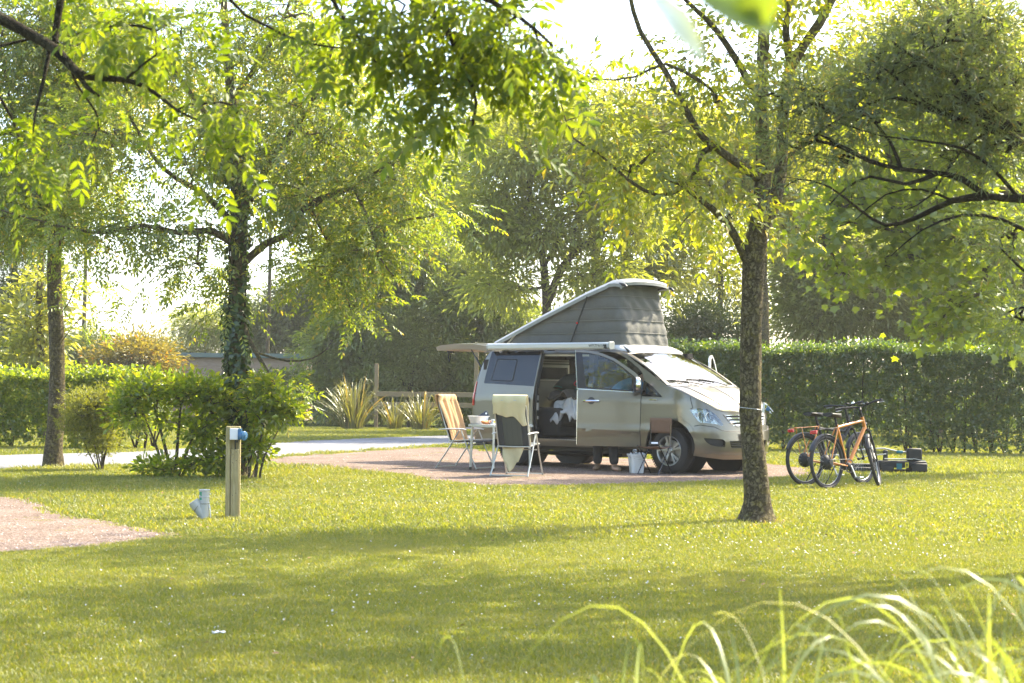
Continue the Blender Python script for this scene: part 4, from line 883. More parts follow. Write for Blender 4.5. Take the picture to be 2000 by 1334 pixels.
def f_orange(u,v):
    y=v*.235
    if u<.62: k=u/.62; s=1.02-(1-k)*1.16; off=.028+.018*math.sin(v*6+u*4)+.012*math.sin(v*15); 
    if u<.62:
        if s<.02: p=backpt(.02,off); x=p[0]+(.02-s)*.35; z=p[1]+.02-(.02-s)*.35; 
        else: x,z=backpt(s,off)
        y+=.02*math.sin(u*6)
    elif u<.68: a=(u-.62)/.06*PI; p=backpt(1.04,0); x=p[0]+.045*math.cos(a);z=p[1]+.03+.045*math.sin(a)
    else: k=(u-.68)/.32; p=backpt(1.02-k*.50,-.03-.02*math.sin(v*6)); x,z=p
    if v<-.55: w_=(-.55-v)/.45; q=math.sin(PI*min(1,max(0,(u-.15)/.7))); y-=.06*w_*q; x+=.07*w_*q*math.sin(w_*3)
    return (x,y,z)
towel('towel','orange towel covering the left folding chair from its top to the seat','towel',clothmat('apricot_terry_towel',(.60,.38,.19)),c2,54,34,f_orange,c2.rotation_euler,c2.location)
m=MB(); P=np.zeros((16,12,3))
for i,u in enumerate(np.linspace(0,1,16)):
    for j,v in enumerate(np.linspace(-1,1,12)): wd=.16*(1-.75*u**1.6); P[i,j]=(-.10+.03*math.sin(v*3+u*4)+.05*u,.02+v*wd+.07*u,.42-.36*u+(.05*abs(v) if u>.6 else 0))
m.grid(P); o=m.obj('hanging_towel',clothmat('cream_terry_cloth',(.60,.55,.34)),None,80,solid=.008); o.location=c1.location; o.rotation_euler=c1.rotation_euler; tag(o,'cream cloth end hanging down below the seat of the near chair','towel','towels hung over the folding chairs')
# table
tb=thing('camping_table','small white folding camping table between the two chairs','table',(-.16,25.17,0),math.radians(-54.4))
m=MB(); m.box((0,0,.700),(.66,.74,.022)); m.obj('table_top',M['white_plastic'],tb,40,bevel=.008)
m=MB(); 
for s in(-1,1): m.bar((-.33,s*.372,.690),(.33,s*.372,.690),.012,.034); m.bar((s*.332,-.37,.690),(s*.332,.37,.690),.012,.034)
m.obj('table_rim',M['alu'],tb,40)
for sx in(-1,1):
    for sy in(-1,1):
        m=MB(); m.tube([(sx*.29,sy*.33,.685),(sx*.305,sy*.345,.05)],.0195,10); lg=m.obj('leg',M['alu'],tb,60); m=MB(); m.tube([(sx*.305,sy*.345,.05),(sx*.306,sy*.346,0)],.022,10); m.obj('foot',M['black_plastic'],lg)
    m=MB(); m.bar((sx*.29,-.33,.62),(sx*.05,-.05,.675),.014,.006); m.bar((sx*.29,.33,.62),(sx*.05,.05,.675),.014,.006); m.obj('brace',M['steel'],tb)
m=MB(); m.lathe([(0,.004),(.115,.004),(.125,.012),(.158,.112),(.172,.116),(.174,.122),(.156,.124),(.118,.016),(0,.012)],(0,0,0),n=36); o=m.obj('wash_basin',M['white_plastic'],None,50); o.location=(-.50,25.22,.711); o.scale=(1.,1.15,1); tag(o,'white plastic wash basin on the left of the camping table','basin')
m=MB(); m.extrude([(-.11,0),(.12,0),(.085,.115),(.06,.12)],(-.45,25.20,.80),(1,0,0),(0,.25,.97),(0,.97,-.25),.012); o=m.obj('dust_pan',M['navy'],None,40,bevel=.003); tag(o,'dark blue plastic pan leaning in the white basin','dust pan')
m=MB(); m.lathe([(0,0),(.016,0),(.016,.003),(0,.003)],(-.385,25.222,.875),(0,-.97,.25),14); m.obj('pan_hole',M['white_plastic'],o)
m=MB(); rows=[]
for u in np.linspace(-1,1,14):
    r_=math.sqrt(max(.02,1-u**4)); rows.append([(-.365+.095*u,24.93+.05*r_*math.cos(t),.735+.028*r_*math.sin(t)*(1+.5*mnoise.noise(Vector((u*3,math.cos(t)*2,math.sin(t)*2))))+.018*abs(u)+.012*mnoise.noise(Vector((u*6,t,2)))) for t in np.linspace(0,2*PI,16)])
m.grid(np.array(rows)); o=m.obj('bread_bag',simple('orange_wrapped_bread',(.70,.27,.09),.45,bump=.4,bscale=60,var=.4,vscale=30),None,70); tag(o,'crumpled orange bag lying in front of the basin','bag')
cp=thing('flower_mug','white mug with blue dots and a yellow flower behind the near chair arm','mug',(-.26,24.88,.711))
m=MB(); m.lathe([(0,.0),(.034,.0),(.040,.01),(.042,.08),(.039,.082),(.036,.012),(0,.01)],(0,0,0),n=24); m.tube([(-.04,0,.065),(-.065,0,.06),(-.07,0,.04),(-.06,0,.022),(-.038,0,.018)],.006,6); m.obj('cup',M['white_plastic'],cp,50)
m=MB(); m.lathe([(0,0),(.016,0),(.016,.002),(0,.003)],(.008,-.0425,.042),(0,-1,0),14); m.obj('flower_print',simple('yellow_print',(.65,.55,.06),.5),cp)
m=MB()
for a,z in((-2.3,.06),(-2.5,.03),(-2.05,.045),(-.9,.06),(-.75,.03)): m.lathe([(0,0),(.006,0),(0,.0015)],(.042*math.cos(a),.042*math.sin(a),z),(math.cos(a),math.sin(a),0),8)
o=m.obj('blue_dots',simple('blue_print',(.06,.08,.35),.5),cp); o['kind']='stuff'
# bucket, stool
bk=thing('bucket','pale grey bucket standing behind the small folding chair by the front wheel','bucket',(1.90,24.72,0),.2)
m=MB(); n_=4; prof=[(.088,0),(.092,.004),(.118,.265),(.132,.268),(.134,.292),(.126,.294),(.112,.28),(.085,.01)]
for i,(r,z) in enumerate(prof): pass
def sq(r,z,e=.35): return [(r*(abs(math.cos(t))**e)*math.copysign(1,math.cos(t)),r*(abs(math.sin(t))**e)*math.copysign(1,math.sin(t)),z) for t in np.linspace(0,2*PI,41)]
m.grid(np.array([sq(0.001,.002)]+[sq(r,z) for r,z in prof]+[sq(.001,.012)])); m.obj('pail',M['white_plastic'],bk,40)
m=MB(); m.tube([(-.128,0,.28),(-.12,-.09,.24),(0,-.145,.215),(.12,-.09,.24),(.128,0,.28)],.004,6); m.obj('bail',M['steel'],bk)
m=MB(); m.lathe([(0,0),(.035,.004),(.055,.03),(.05,.06),(.025,.085),(0,.09)],(1.86,24.66,.29),(.2,-.3,1),14); o=m.obj('drinking_glass',M['lampglass'],None,60); tag(o,'clear upturned glass on top of the things in the bucket','glass')
m=MB(); P=rumple(.22,.2,.05,5.,14,5); P[...,2]+=.285; P[...,0]+=1.92; P[...,1]+=24.74; m.grid(P); o=m.obj('dish_cloth',clothmat('white_dish_cloth',(.6,.6,.58)),None,70,solid=.006); tag(o,'crumpled white cloth stuffed into the top of the bucket','cloth')
st=thing('small_folding_chair','small brown canvas folding chair with thin black crossed legs','folding chair',(2.15,24.45,0),math.radians(-125))
cv=clothmat('brown_canvas',(.17,.10,.062),.12)
w2=.185
for s in(-1,1):
    m=MB(); m.tube([(.20,s*w2,.435),(-.20,s*w2,.012)],.010,6); m.obj('leg',M['black_gloss'],st)
    m=MB(); m.tube([(-.18,s*w2*.93,.84),(-.165,s*w2*.93,.60),(-.15,s*w2*.93,.42),(.20,s*w2*.93,.012)],.010,6); m.obj('leg',M['black_gloss'],st)
for x,ww in((.20,w2*.93),(-.20,w2)): m=MB(); m.tube([(x,-ww,.010),(x,ww,.010)],.008,6); m.obj('cross_bar',M['black_gloss'],st)
P=np.array([[(x,v*w2,.43-.035*math.sin(PI*(x+.2)/.4)-.02*(1-v*v)) for v in np.linspace(-1,1,9)] for x in np.linspace(-.2,.2,9)]); m=MB(); m.grid(P); m.obj('seat',cv,st,70,solid=.006)
P=np.array([[(-.165-.02*(1-v*v)-.05*(z-.6)*.3,v*w2*1.02,z) for v in np.linspace(-1,1,11)] for z in np.linspace(.615,.845,6)]); m=MB(); m.grid(P); m.obj('backrest',cv,st,70,solid=.007)
m=MB(); m.lathe([(0,0),(.030,0),(.034,.006),(.034,.15),(.028,.156),(.012,.16),(0,.16)],(2.20,24.33,.455),(-1,-.25,0),20); o=m.obj('lantern_tube',M['black_gloss'],None,50); tag(o,'black cylinder with a white label lying on the small chair','bottle')
m=MB(); m.add([(2.20-.02-.10*i/1,24.33-.005-.025*i-.036*math.cos(t),.455+.0355*math.sin(t)) for i in(0,1) for t in np.linspace(.25,1.3,7)],[(k,k+1,k+8,k+7) for k in range(6)]); m.obj('bottle_label',M['white_plastic'],o)
# socket post
pp=thing('socket_post','pale wooden post carrying a blue camping power socket','post',(-2.57,15.17,0),.12)
m=MB(); m.box((0,.02,.425),(.135,.075,.86)); m.obj('post_board',M['post_wood'],pp,30,bevel=.006)
m=MB(); m.box((-.045,-.030,.425),(.042,.026,.855)); m.obj('edge_batten',M['post_wood'],pp,30,bevel=.003)
m=MB(); m.box((.018,-.034,.32),(.070,.028,.65)); m.obj('cover_board',M['post_wood'],pp,30,bevel=.003)
m=MB(); m.box((.055,-.026,.425),(.018,.018,.85)); m.obj('edge_batten',M['post_wood'],pp,30,bevel=.003)
m=MB(); 
for z in(.52,.60,.22): m.lathe([(0,0),(.004,0),(0,.002)],(.0,-.0485,z),(0,-1,0),8); m.lathe([(0,0),(.004,0),(0,.002)],(.03,-.0485,z+.02),(0,-1,0),8)
o=m.obj('nail_head',M['black_plastic'],pp); o['kind']='stuff'
sx=bpy.data.objects.new('power_socket',None); COL.objects.link(sx); sx.parent=pp
m=MB(); m.box((.010,-.065,.785),(.075,.075,.105)); m.obj('socket_box',M['white_plastic'],sx,40,bevel=.006)
m=MB(); m.box((.062,-.063,.785),(.036,.085,.10)); m.lathe([(.038,0),(.040,.03),(.044,.034),(.044,.048),(.030,.052),(0,.053)],(.070,-.085,.775),(.75,-.6,-.1),26); m.obj('socket_cap',M['blue_plastic'],sx,40,bevel=.003)
m=MB(); m.box((.113,-.122,.768),(.002,.022,.022),Matrix.Rotation(.9,3,'Z')); m.obj('socket_mark',simple('pale_blue_label',(.25,.38,.45),.5),sx)
m=MB(); m.box((.03,-.055,.722),(.03,.02,.03)); m.tube([(.02,-.05,.72),(.02,-.045,.66),(.022,-.03,.64)],.006,6); m.obj('cable_gland',M['black_plastic'],sx)
# drain pipe
dp=thing('drain_pipe','grey forked plastic drain pipe with a green sticker left of the post','pipe',(-2.80,15.0,0),0)
m=MB(); m.lathe([(.046,-.03),(.046,.262),(.050,.262),(.052,.276),(.046,.279),(0,.281)],(0,0,0),n=28); m.obj('upright_pipe',M['grey_plastic'],dp,40)
m=MB(); m.tube([(0,0,.03),(-.05,-.01,.10),(-.085,-.015,.15)],.044,24,cap=True); m.tube([(-.060,-.011,.115),(-.098,-.018,.172)],.050,24); m.obj('branch_pipe',M['grey_plastic'],dp,50)
m=MB(); 
for z,h_ in((.205,.012),(.150,.010)): m.lathe([(.0465,z),(.0495,z+.002),(.0495,z+h_),(.0465,z+h_+.002)],(0,0,0),n=28)
m.obj('pipe_collar',M['grey_plastic'],dp,40)
m=MB(); m.lathe([(.047,.1465),(.048,.148),(.047,.1495)],(0,0,0),n=28); m.tube([(-.060+.05*math.cos(t)*.55,-.011-.05*math.sin(t),.115+.05*math.cos(t)*.83) for t in np.linspace(-.4,PI+.4,14)],.0025,4); m.obj('seal_ring',simple('olive_rubber',(.09,.08,.03),.7),dp)
def cyl_patch(a0,a1,z0,z1,r,n=8): return [(r*math.cos(a),r*math.sin(a),z) for z in(z0,z1) for a in np.linspace(a0,a1,n)]
m=MB(); m.add(cyl_patch(-2.95,-1.95,.185,.258,.0468),[(i,i+1,i+9,i+8) for i in range(7)]); sk=m.obj('sticker',simple('green_sticker',(.015,.25,.13),.45),dp)
def disc(r0,r1,rad,nm,mat):
    m=MB(); ca,cz=-2.58,.220; vs=[];N_=24
    for q in range(N_):
        t=2*PI*q/N_
        for r in(r0,r1): a=ca+r*math.cos(t)/.0468; vs.append((rad*math.cos(a),rad*math.sin(a),cz+r*math.sin(t)))
    m.add(vs,[(2*q,2*q+1,(2*q+3)%(2*N_),(2*q+2)%(2*N_)) for q in range(N_)]); m.obj(nm,mat,sk)
disc(.0,.013,.0475,'sticker_disc',M['white_plastic']); disc(.014,.019,.0475,'sticker_ring',M['seal'])
m=MB(); m.tube([(.045,-.01,.25),(.062,-.02,.235)],.003,5); m.tube([(.046,-.01,.15),(.056,-.015,.10),(.062,-.02,.04),(.064,-.02,0)],.0045,6); m.obj('thin_hose',M['white_plastic'],dp)
# clothes line round the trunk
TX,TY=at(1466,798,15.45)[:2]; TZ=at(1466,798,15.45)[2]; rt=.112
cl_=thing('cord','thin white cord tied round the trunk with a free end to the right','cord',(TX,TY,TZ))
m=MB(); m.tube([(rt*math.cos(t),rt*math.sin(t),.012*math.cos(t)*-1) for t in np.linspace(0,2*PI,28,endpoint=False)],.0022,5,closed=True); m.tube([(rt*.98,.02,-.01),(rt+.03,-.01,0.0),(rt+.06,-.02,-.02),(rt+.085,-.02,-.045)],.003,5); m.obj('cord_loop',M['white_plastic'],cl_)
m=MB(); m.box((rt+.006,-.02,.005),(.02,.02,.085),Matrix.Rotation(.1,3,'Y')); m.box((rt+.022,-.02,.045),(.045,.016,.012),Matrix.Rotation(.5,3,'Y')); o=m.obj('clothes_peg',M['white_plastic'],None,40,bevel=.003); o.location=(TX,TY,TZ); tag(o,'white clothes peg clipped to the cord close to the trunk','clothes peg','pegs on the cord')
m=MB(); m.box((rt+.048,-.02,-.005),(.036,.022,.030),Matrix.Rotation(.3,3,'Y')); m.box((rt+.052,-.02,.018),(.04,.012,.008),Matrix.Rotation(.5,3,'Y')); o=m.obj('clothes_peg',M['blue_plastic'],None,40,bevel=.003); o.location=(TX,TY,TZ); tag(o,'blue clothes peg clipped to the cord right of the trunk','clothes peg','pegs on the cord')
m=MB(); m.bar((rt+.065,-.02,.01),(rt+.098,-.02,-.028),.012,.008); m.box((rt+.070,-.02,-.032),(.012,.012,.02)); o=m.obj('clothes_peg',M['white_plastic'],None,40,bevel=.002); o.location=(TX,TY,TZ); tag(o,'pointed white peg at the free end of the cord','clothes peg','pegs on the cord')
# soil ring under the main tree
RG=[(2.33+.36*math.cos(t)*(1+.2*math.sin(3*t)),15.44+.42*math.sin(t)) for t in np.linspace(0,2*PI,20,endpoint=False)]
sheet('bare_soil',RG,.006,simple('bare_soil_at_trunk',(.19,.12,.075),1.,bump=.6,bscale=40,var=.3,vscale=12))
m=MB(); P=rumple(.06,.03,.012,2.,8,4); m.grid(P); o=m.obj('paper_scrap',M['white_plastic'],None,60,solid=.002); gx,gy=G(427,1253); o.location=(gx,gy,.045); o.rotation_euler=(0,0,.3); tag(o,'small white scrap lying in the grass at the lower left','scrap')
# a few brown leaves lying about
q=np.concatenate([np.stack([RNG.normal(2.0,2.2,90),RNG.normal(14.5,3,90)],1),np.stack([RNG.normal(-3.4,1.6,120),RNG.normal(19,3.5,120)],1),np.stack([RNG.uniform(-4,4,60),RNG.uniform(7,20,60)],1)]); n_=len(q)
P=np.c_[q,.028+.012*RNG.random(n_)]; a=RNG.random(n_)*6.28; Dv=np.stack([np.cos(a),np.sin(a),RNG.normal(0,.2,n_)],1); Dv/=np.linalg.norm(Dv,axis=1)[:,None]; Sv=np.stack([-np.sin(a),np.cos(a),RNG.normal(0,.3,n_)],1); L_=(.022+.02*RNG.random(n_))[:,None]
V=np.stack([P,P+Dv*L_*.5+Sv*L_*.3,P+Dv*L_,P+Dv*L_*.5-Sv*L_*.3+np.array([0,0,.006])],1).reshape(-1,3); i_=np.arange(n_)*4
tag(npmesh('fallen_leaves',V,np.concatenate([np.stack([i_,i_+1,i_+2],1),np.stack([i_,i_+2,i_+3],1)]),randmat('dry_leaves',[(.16,.09,.04),(.30,.20,.08),(.22,.13,.05)])),'scattered dry brown leaves on the lawn and gravel','leaves',kind='stuff')
# ---- bicycles
M['orange']=simple('orange_frame_paint',(.52,.175,.006),.35,coat=.5); M['bike_black']=simple('matt_black_parts',(.011,.011,.011),.6)
M['mudguard']=simple('dark_grey_mudguard',(.030,.030,.031),.45)
def bike(name,label,loc,yaw,lean,steer,stepthru=False):
    t=thing(name,label,'bicycle',(*loc,0),0,'bicycles parked by the hedge'); t.rotation_euler=(0,0,0)
    t.matrix_world=Matrix.Translation((*loc,0))@Matrix.Rotation(yaw,4,'Z')@Matrix.Rotation(lean,4,'X')
    R_=.35; WB=1.08; H=Vector((.82,0,.93));Hb=Vector((.875,0,.775)); FH=Vector((WB,0,R_)); BBk=Vector((.44,0,.29)); ST=Vector((.255,0,.83))
    ax=(H-Hb).normalized(); SR=Matrix.Translation(Hb)@Matrix.Rotation(steer,4,ax)@Matrix.Translation(-Hb)
    def sub(nm,front):
        e=bpy.data.objects.new(nm,None); COL.objects.link(e); e.parent=t
        if front: e.matrix_local=SR
        return e
    def wheel2(c,front):
        w_=sub('wheel',front); tt=np.linspace(0,2*PI,44,endpoint=False)
        m=MB(); m.tube([(c[0]+.325*math.cos(a),0,c[2]+.325*math.sin(a)) for a in tt],.0235,8,closed=True); m.obj('tyre',M['rubber'],w_,60)
        m=MB(); m.tube([(c[0]+.300*math.cos(a),0,c[2]+.300*math.sin(a)) for a in tt],.011,6,closed=True,flat=.8); m.obj('rim',M['bike_black'] ,w_,60)
        m=MB(); m.tube([(c[0]+.289*math.cos(a),0,c[2]+.289*math.sin(a)) for a in tt],.0035,4,closed=True); m.obj('rim_reflection_strip',M['steel'],w_,60)
        m=MB()
        for k in range(28):
            a=2*PI*k/28; b=a+(.5 if k%2 else -.5); m.tube([(c[0]+.03*math.cos(b),(-.03 if k%4<2 else .03),c[2]+.03*math.sin(b)),(c[0]+.292*math.cos(a),0,c[2]+.292*math.sin(a))],.0011,3,cap=False)
        o=m.obj('spoke',M['steel'],w_); o['kind']='stuff'
        m=MB(); 
        if front: m.lathe([(0,-.05),(.018,-.05),(.022,-.03),(.014,-.02),(.014,.02),(.022,.03),(.018,.05),(0,.05)],tuple(c),(0,1,0),14)
        else: m.lathe([(0,-.065),(.045,-.06),(.095,-.03),(.10,0),(.095,.03),(.05,.06),(0,.065)],tuple(c),(0,1,0),22); m.lathe([(0,-.08),(.04,-.078),(.045,-.068),(0,-.066)],tuple(c),(0,1,0),16)
        m.obj('hub_motor' if not front else 'hub',M['bike_black'],w_,50)
        a0,a1=(-.25,2.75) if not front else (.35,2.75)
        aa=np.linspace(a0,a1,24); m=MB(); m.grid(np.array([[(c[0]+(.368-.010*abs(q)**2)*math.cos(a),q*.030,c[2]+(.368-.014*abs(q)**2)*math.sin(a)) for q in np.linspace(-1,1,7)] for a in aa])); m.obj('mudguard',M['mudguard'],w_,70,solid=.002)
        m=MB()
        for s in(-1,1): a=a1-.25; m.tube([(c[0],s*.05,c[2]),(c[0]+.36*math.cos(a),s*.032,c[2]+.36*math.sin(a))],.003,4)
        m.obj('mudguard_stay',M['bike_black'],w_)
    wheel2(Vector((0,0,R_)),False); wheel2(FH,True)
    m=MB()
    if stepthru: m.tube([ST+Vector((-.02,0,-.06)),Hb+Vector((.0,0,.05))+Vector((-.12,0,-.10)),Hb+Vector((0,0,.08))],.019,10)
    else: m.tube([ST+Vector((.005,0,-.035)),H+Vector((.01,0,-.05))],.0195,10)
    m.tube([BBk,ST],.0185,10); m.tube([BBk+Vector((.02,0,.01)),Hb+Vector((-.005,0,.02))],.026,12); m.tube([Hb,H],.023,12)
    m.obj('frame',M['orange'] if not stepthru else M['bike_black'],t,60); m=MB()
    for s in(-1,1): m.tube([BBk+Vector((-.02,s*.03,0)),(-.0,s*.065,R_)],.0105,8); m.tube([ST+Vector((.0,s*.02,-.03)),(.06,s*.06,R_+.12),(.0,s*.065,R_)],.0095,8)
    m.obj('rear_stays',M['orange'],t,60)
    m=MB(); m.tube([ST+Vector((0,0,-.02)),ST+Vector((-.035,0,.11))],.0145,8); m.obj('seat_post',M['bike_black'],t)
    # saddle
    rows=[]
    for u in np.linspace(0,1,12):
        x=-.15+.30*u+ST.x-.035; wd=(.085*(1-u)**.8+.022)*math.sin(PI*min(1,.16+u*.9))**.35; rows.append([(x,wd*math.cos(a),ST.z+.125+(.022 if math.sin(a)>0 else .035)*math.sin(a)+.012*(1-u)**2) for a in np.linspace(0,2*PI,15)])
    m=MB(); m.grid(np.array(rows)); m.add([rows[0][k] for k in range(14)],[tuple(range(14))]); m.add([rows[-1][k] for k in range(14)],[tuple(range(14))]); m.obj('saddle',M['bike_black'],t,60)
    # rack with lamp
    m=MB()
    for s in(-1,1): m.tube([(.20,s*.05,.79),(-.20,s*.055,.77),(-.22,s*.03,.77),(-.22,0,.77)],.006,6); m.tube([(-.10,s*.055,.77),(.0,s*.07,R_)],.0055,6)
    m.tube([(.05,-.055,.78),(.05,.055,.78)],.005,6); m.tube([(-.10,-.055,.78),(-.10,.055,.78)],.005,6); m.obj('luggage_rack',M['bike_black'] if not stepthru else M['orange'],t)
    m=MB(); m.box((-.245,0,.735),(.035,.10,.045)); m.obj('rear_lamp',M['redlamp'],t,40,bevel=.008)
    # drive
    m=MB(); m.lathe([(.075,-.045),(.090,-.044),(.092,-.040),(.075,-.038)],tuple(BBk),(0,1,0),26); m.lathe([(0,-.05),(.03,-.05),(.05,-.03),(.05,.05),(0,.055)],tuple(BBk),(0,1,0),16); m.tube([BBk+Vector((0,-.042,.09)),Vector((.0,-.042,R_+.03))],.004,4); m.tube([BBk+Vector((0,-.042,-.09)),Vector((.0,-.042,R_-.03))],.004,4); m.obj('chainset',M['bike_black'],t,50)
    for s,a in((-1,-1.1),(1,2.04)):
        m=MB(); e=BBk+Vector((.17*math.cos(a),s*.075,.17*math.sin(a))); m.bar(BBk+Vector((0,s*.065,0)),e,.022,.014,up=(0,1,0)); m.box(e+Vector((0,s*.05,0)),(.09,.085,.018)); m.obj('pedal',M['steel'],t,40,bevel=.003)
    m=MB(); m.tube([(.25,.05,.30),(.18,.20,.02)],.007,6); m.obj('kick_stand',M['bike_black'],t)
    # battery on the down tube
    m=MB(); d=(Hb-BBk).normalized(); m.bar(BBk+d*.10+Vector((.02,0,.045)),BBk+d*.44+Vector((.0,0,.05)),.06,.075); 
    if stepthru: m.obj('battery',M['bike_black'],t,40,bevel=.012)
    # fork, bars
    f_=sub('steering',True)
    for s in(-1,1): m=MB(); m.tube([Hb+Vector((.01,s*.045,-.02)),Hb+Vector((.06,s*.055,-.15)),FH+Vector((0,s*.05,0))],[.014,.013,.009],8); m.obj('fork_leg',M['bike_black'],f_,60)
    m=MB(); m.tube([Hb+Vector((.01,-.05,-.02)),Hb+Vector((.01,.05,-.02))],.016,8); Hs=H+ax*.09; m.tube([H,Hs],.016,8); Hc=Hs+Vector((.075,0,.045)); m.tube([Hs,Hc],.017,8); m.obj('stem',M['bike_black'],f_,60)
    bars=[Hc+Vector((-.12,-.31,.03)),Hc+Vector((-.07,-.20,.035)),Hc+Vector((-.01,-.08,.02)),Hc,Hc+Vector((-.01,.08,.02)),Hc+Vector((-.07,.20,.035)),Hc+Vector((-.12,.31,.03))]
    m=MB(); m.tube(bars,.0125,8); m.obj('handlebar',M['bike_black'],f_,60)
    for k in(0,6): m=MB(); a=bars[k];b=bars[k]+(bars[1 if k==0 else 5]-bars[k])*.95; m.tube([a,b],.0175,8); m.obj('grip',M['bike_black'],f_,60); 
    for k in(1,5): m=MB(); p=bars[k]; m.tube([p+Vector((0,0,-.005)),p+Vector((.06,(-.05 if k==1 else .05),-.02)),p+Vector((.03,(-.12 if k==1 else .12),-.025))],.006,6); m.obj('brake_lever',M['steel'],f_)
    m=MB(); m.box(Hc+Vector((-.02,.0,.04)),(.07,.05,.02)); m.obj('display',M['bike_black'],f_,40,bevel=.006)
    m=MB(); m.lathe([(0,0),(.024,.0),(.028,.012),(.018,.026),(0,.03)],tuple(Hc+Vector((-.03,-.10,.025))),(0,0,1),16); m.obj('bell',M['chrome'] if stepthru else M['bike_black'],f_,60)
    m=MB(); m.lathe([(0,0),(.02,.0),(.032,.04),(0,.045)],tuple(Hb+Vector((.05,0,.06))),(1,0,.1),16); m.obj('front_lamp',M['bike_black'],f_,60)
    m=MB(); 
    for s in(-1,1): m.tube([Hc+Vector((-.03,s*.12,.02)),Hc+Vector((.09,s*.07,.0)),Hb+Vector((.05,s*.02,.08)),Hb+Vector((.0,s*.02,.0))],.0035,5)
    m.obj('cable',M['seal'],f_)
    return t
bike('bicycle','nearer orange bicycle with a diamond frame and black mudguards',(4.07,21.0),math.radians(43),math.radians(-4),math.radians(30))
bike('bicycle','dark framed bicycle with orange rack struts half hidden behind the orange one',(3.92,21.75),math.radians(35),math.radians(-3),math.radians(12),True)
# ---- folded bike carrier on the grass
rk=thing('bike_carrier','black folded bicycle carrier lying in the grass right of the bicycles','bike carrier',(6.05,25.6,0),.05)
m=MB(); m.box((.05,0,.15),(.76,.24,.11)); m.box((.30,.0,.10),(.26,.30,.14)); m.box((-.20,.0,.09),(.22,.26,.12)); m.tube([(-.40,.0,.06),(-.40,.0,.15)],.05,10); m.box((.05,.05,.04),(.6,.2,.05)); m.obj('carrier_body',M['bike_black'],rk,30,bevel=.03)
m=MB(); m.box((-.55,.12,.10),(.5,.14,.10)); m.box((-.55,-.1,.07),(.45,.10,.06)); m.obj('wheel_tray',M['bike_black'],rk,30,bevel=.02)
m=MB(); m.box((.25,-.02,.30),(.24,.10,.20)); m.obj('lamp_cluster',M['bike_black'],rk,30,bevel=.03)
m=MB(); m.box((-.20,0,.27),(.07,.07,.20)); m.obj('clamp_post',M['bike_black'],rk,30,bevel=.02)
m=MB(); m.tube([(-.62,.05,.36),(-.40,.05,.385),(-.20,.03,.39),(0,.0,.345),(.10,0,.34),(.36,0,.35)],.012,8); m.obj('hoop_tube',M['steel'],rk,60)
m=MB(); m.tube([(-.60,-.1,.26),(-.30,-.12,.30),(-.22,-.12,.31)],.009,8); m.tube([(-.25,-.13,.235),(.2,-.13,.232)],.010,8); m.tube([(.20,-.14,.24),(.38,-.15,.21)],.008,6); m.obj('carrier_bar',M['steel'],rk,60)
m=MB(); m.box((-.02,-.145,.12),(.085,.006,.09)); m.obj('teal_sticker',simple('teal_print',(.01,.12,.16),.5),rk)
m=MB(); m.box((.10,-.146,.14),(.055,.006,.085)); m.obj('yellow_sticker',simple('yellow_warning',(.55,.45,.02),.5),rk)
m=MB(); m.box((.10,-.150,.145),(.02,.003,.035)); m.box((.10,-.150,.115),(.03,.003,.006)); m.obj('sticker_print',M['seal'],rk); m=MB(); m.box((.02,-.02,.34),(.10,.05,.04)); m.obj('knob',simple('teal_knob',(.01,.16,.22),.4),rk,30,bevel=.01)
# ---- shed
sh=thing('shed','low wooden shed with horizontal boards and a green edged roof','shed',(0,0,0))
D_=62.; x0=at(340,760,D_)[0]; x1=at(590,760,D_)[0]; ztop=2.50; sh.location=(x0,D_,0); WW=x1-x0
for k in range(13):
    m=MB(); z=.06+k*.185; m.add([(0,0,z),(WW,0,z),(WW,.012,z+.205),(0,.012,z+.205),(0,-.022,z),(WW,-.022,z),(WW,-.002,z+.205),(0,-.002,z+.205)],[(0,1,2,3),(4,7,6,5),(0,4,5,1),(1,5,6,2),(2,6,7,3),(3,7,4,0)]); o=m.obj('board',M['shed_wood'],sh,None); o.location=(0,-.004*(k%3),0)
    m=MB(); m.add([(WW+.001,0,z),(WW+.001,3.2,z),(WW-.011,3.2,z+.205),(WW-.011,0,z+.205),(WW+.023,0,z),(WW+.023,3.2,z),(WW+.003,3.2,z+.205),(WW+.003,0,z+.205)],[(0,1,2,3),(4,7,6,5),(0,4,5,1),(1,5,6,2),(2,6,7,3),(3,7,4,0)]); m.obj('board',M['shed_wood'],sh,None)
m=MB(); m.box((WW/2,1.6,1.22),(WW-.06,3.1,2.4)); m.obj('wall',M['shed_wood'],sh)
for x in(0.03,WW+.01): m=MB(); m.box((x,-.045,1.22),(.10,.04,2.44)); m.obj('corner_trim',M['shed_wood'],sh,30,bevel=.005)
m=MB(); m.box((WW/2,1.55,ztop),(WW+.45,3.5,.17)); m.obj('roof',simple('grey_green_roof_edge',(.17,.22,.18),.7,var=.15,vscale=3),sh,30,bevel=.01)
# ---- fence
fe=thing('post_and_rail_fence','pale post and rail fence behind the flax left of the van','fence',(0,0,0)); DF=53.; fe.location=(at(735,760,DF)[0],DF,0)
xr=at(930,760,DF-.0)[0]-fe.location.x
for x,h_,w_ in((0,2.1,.12),(xr,2.55,.14),(xr*2,2.3,.12),(xr*.5,1.2,.11)):
    m=MB(); m.box((x,.0,h_/2),(w_,w_,h_)); m.obj('post',M['fence_wood'],fe,30,bevel=.01)
for z in(1.12,.78):
    for k in range(2): m=MB(); m.box((xr*(k+.5),-.09,z),(xr-.01,.045,.16)); o=m.obj('rail',M['fence_wood'],fe,30,bevel=.008); o.rotation_euler=(0,0,0); o.location=(0,-.006*k,.01*k)
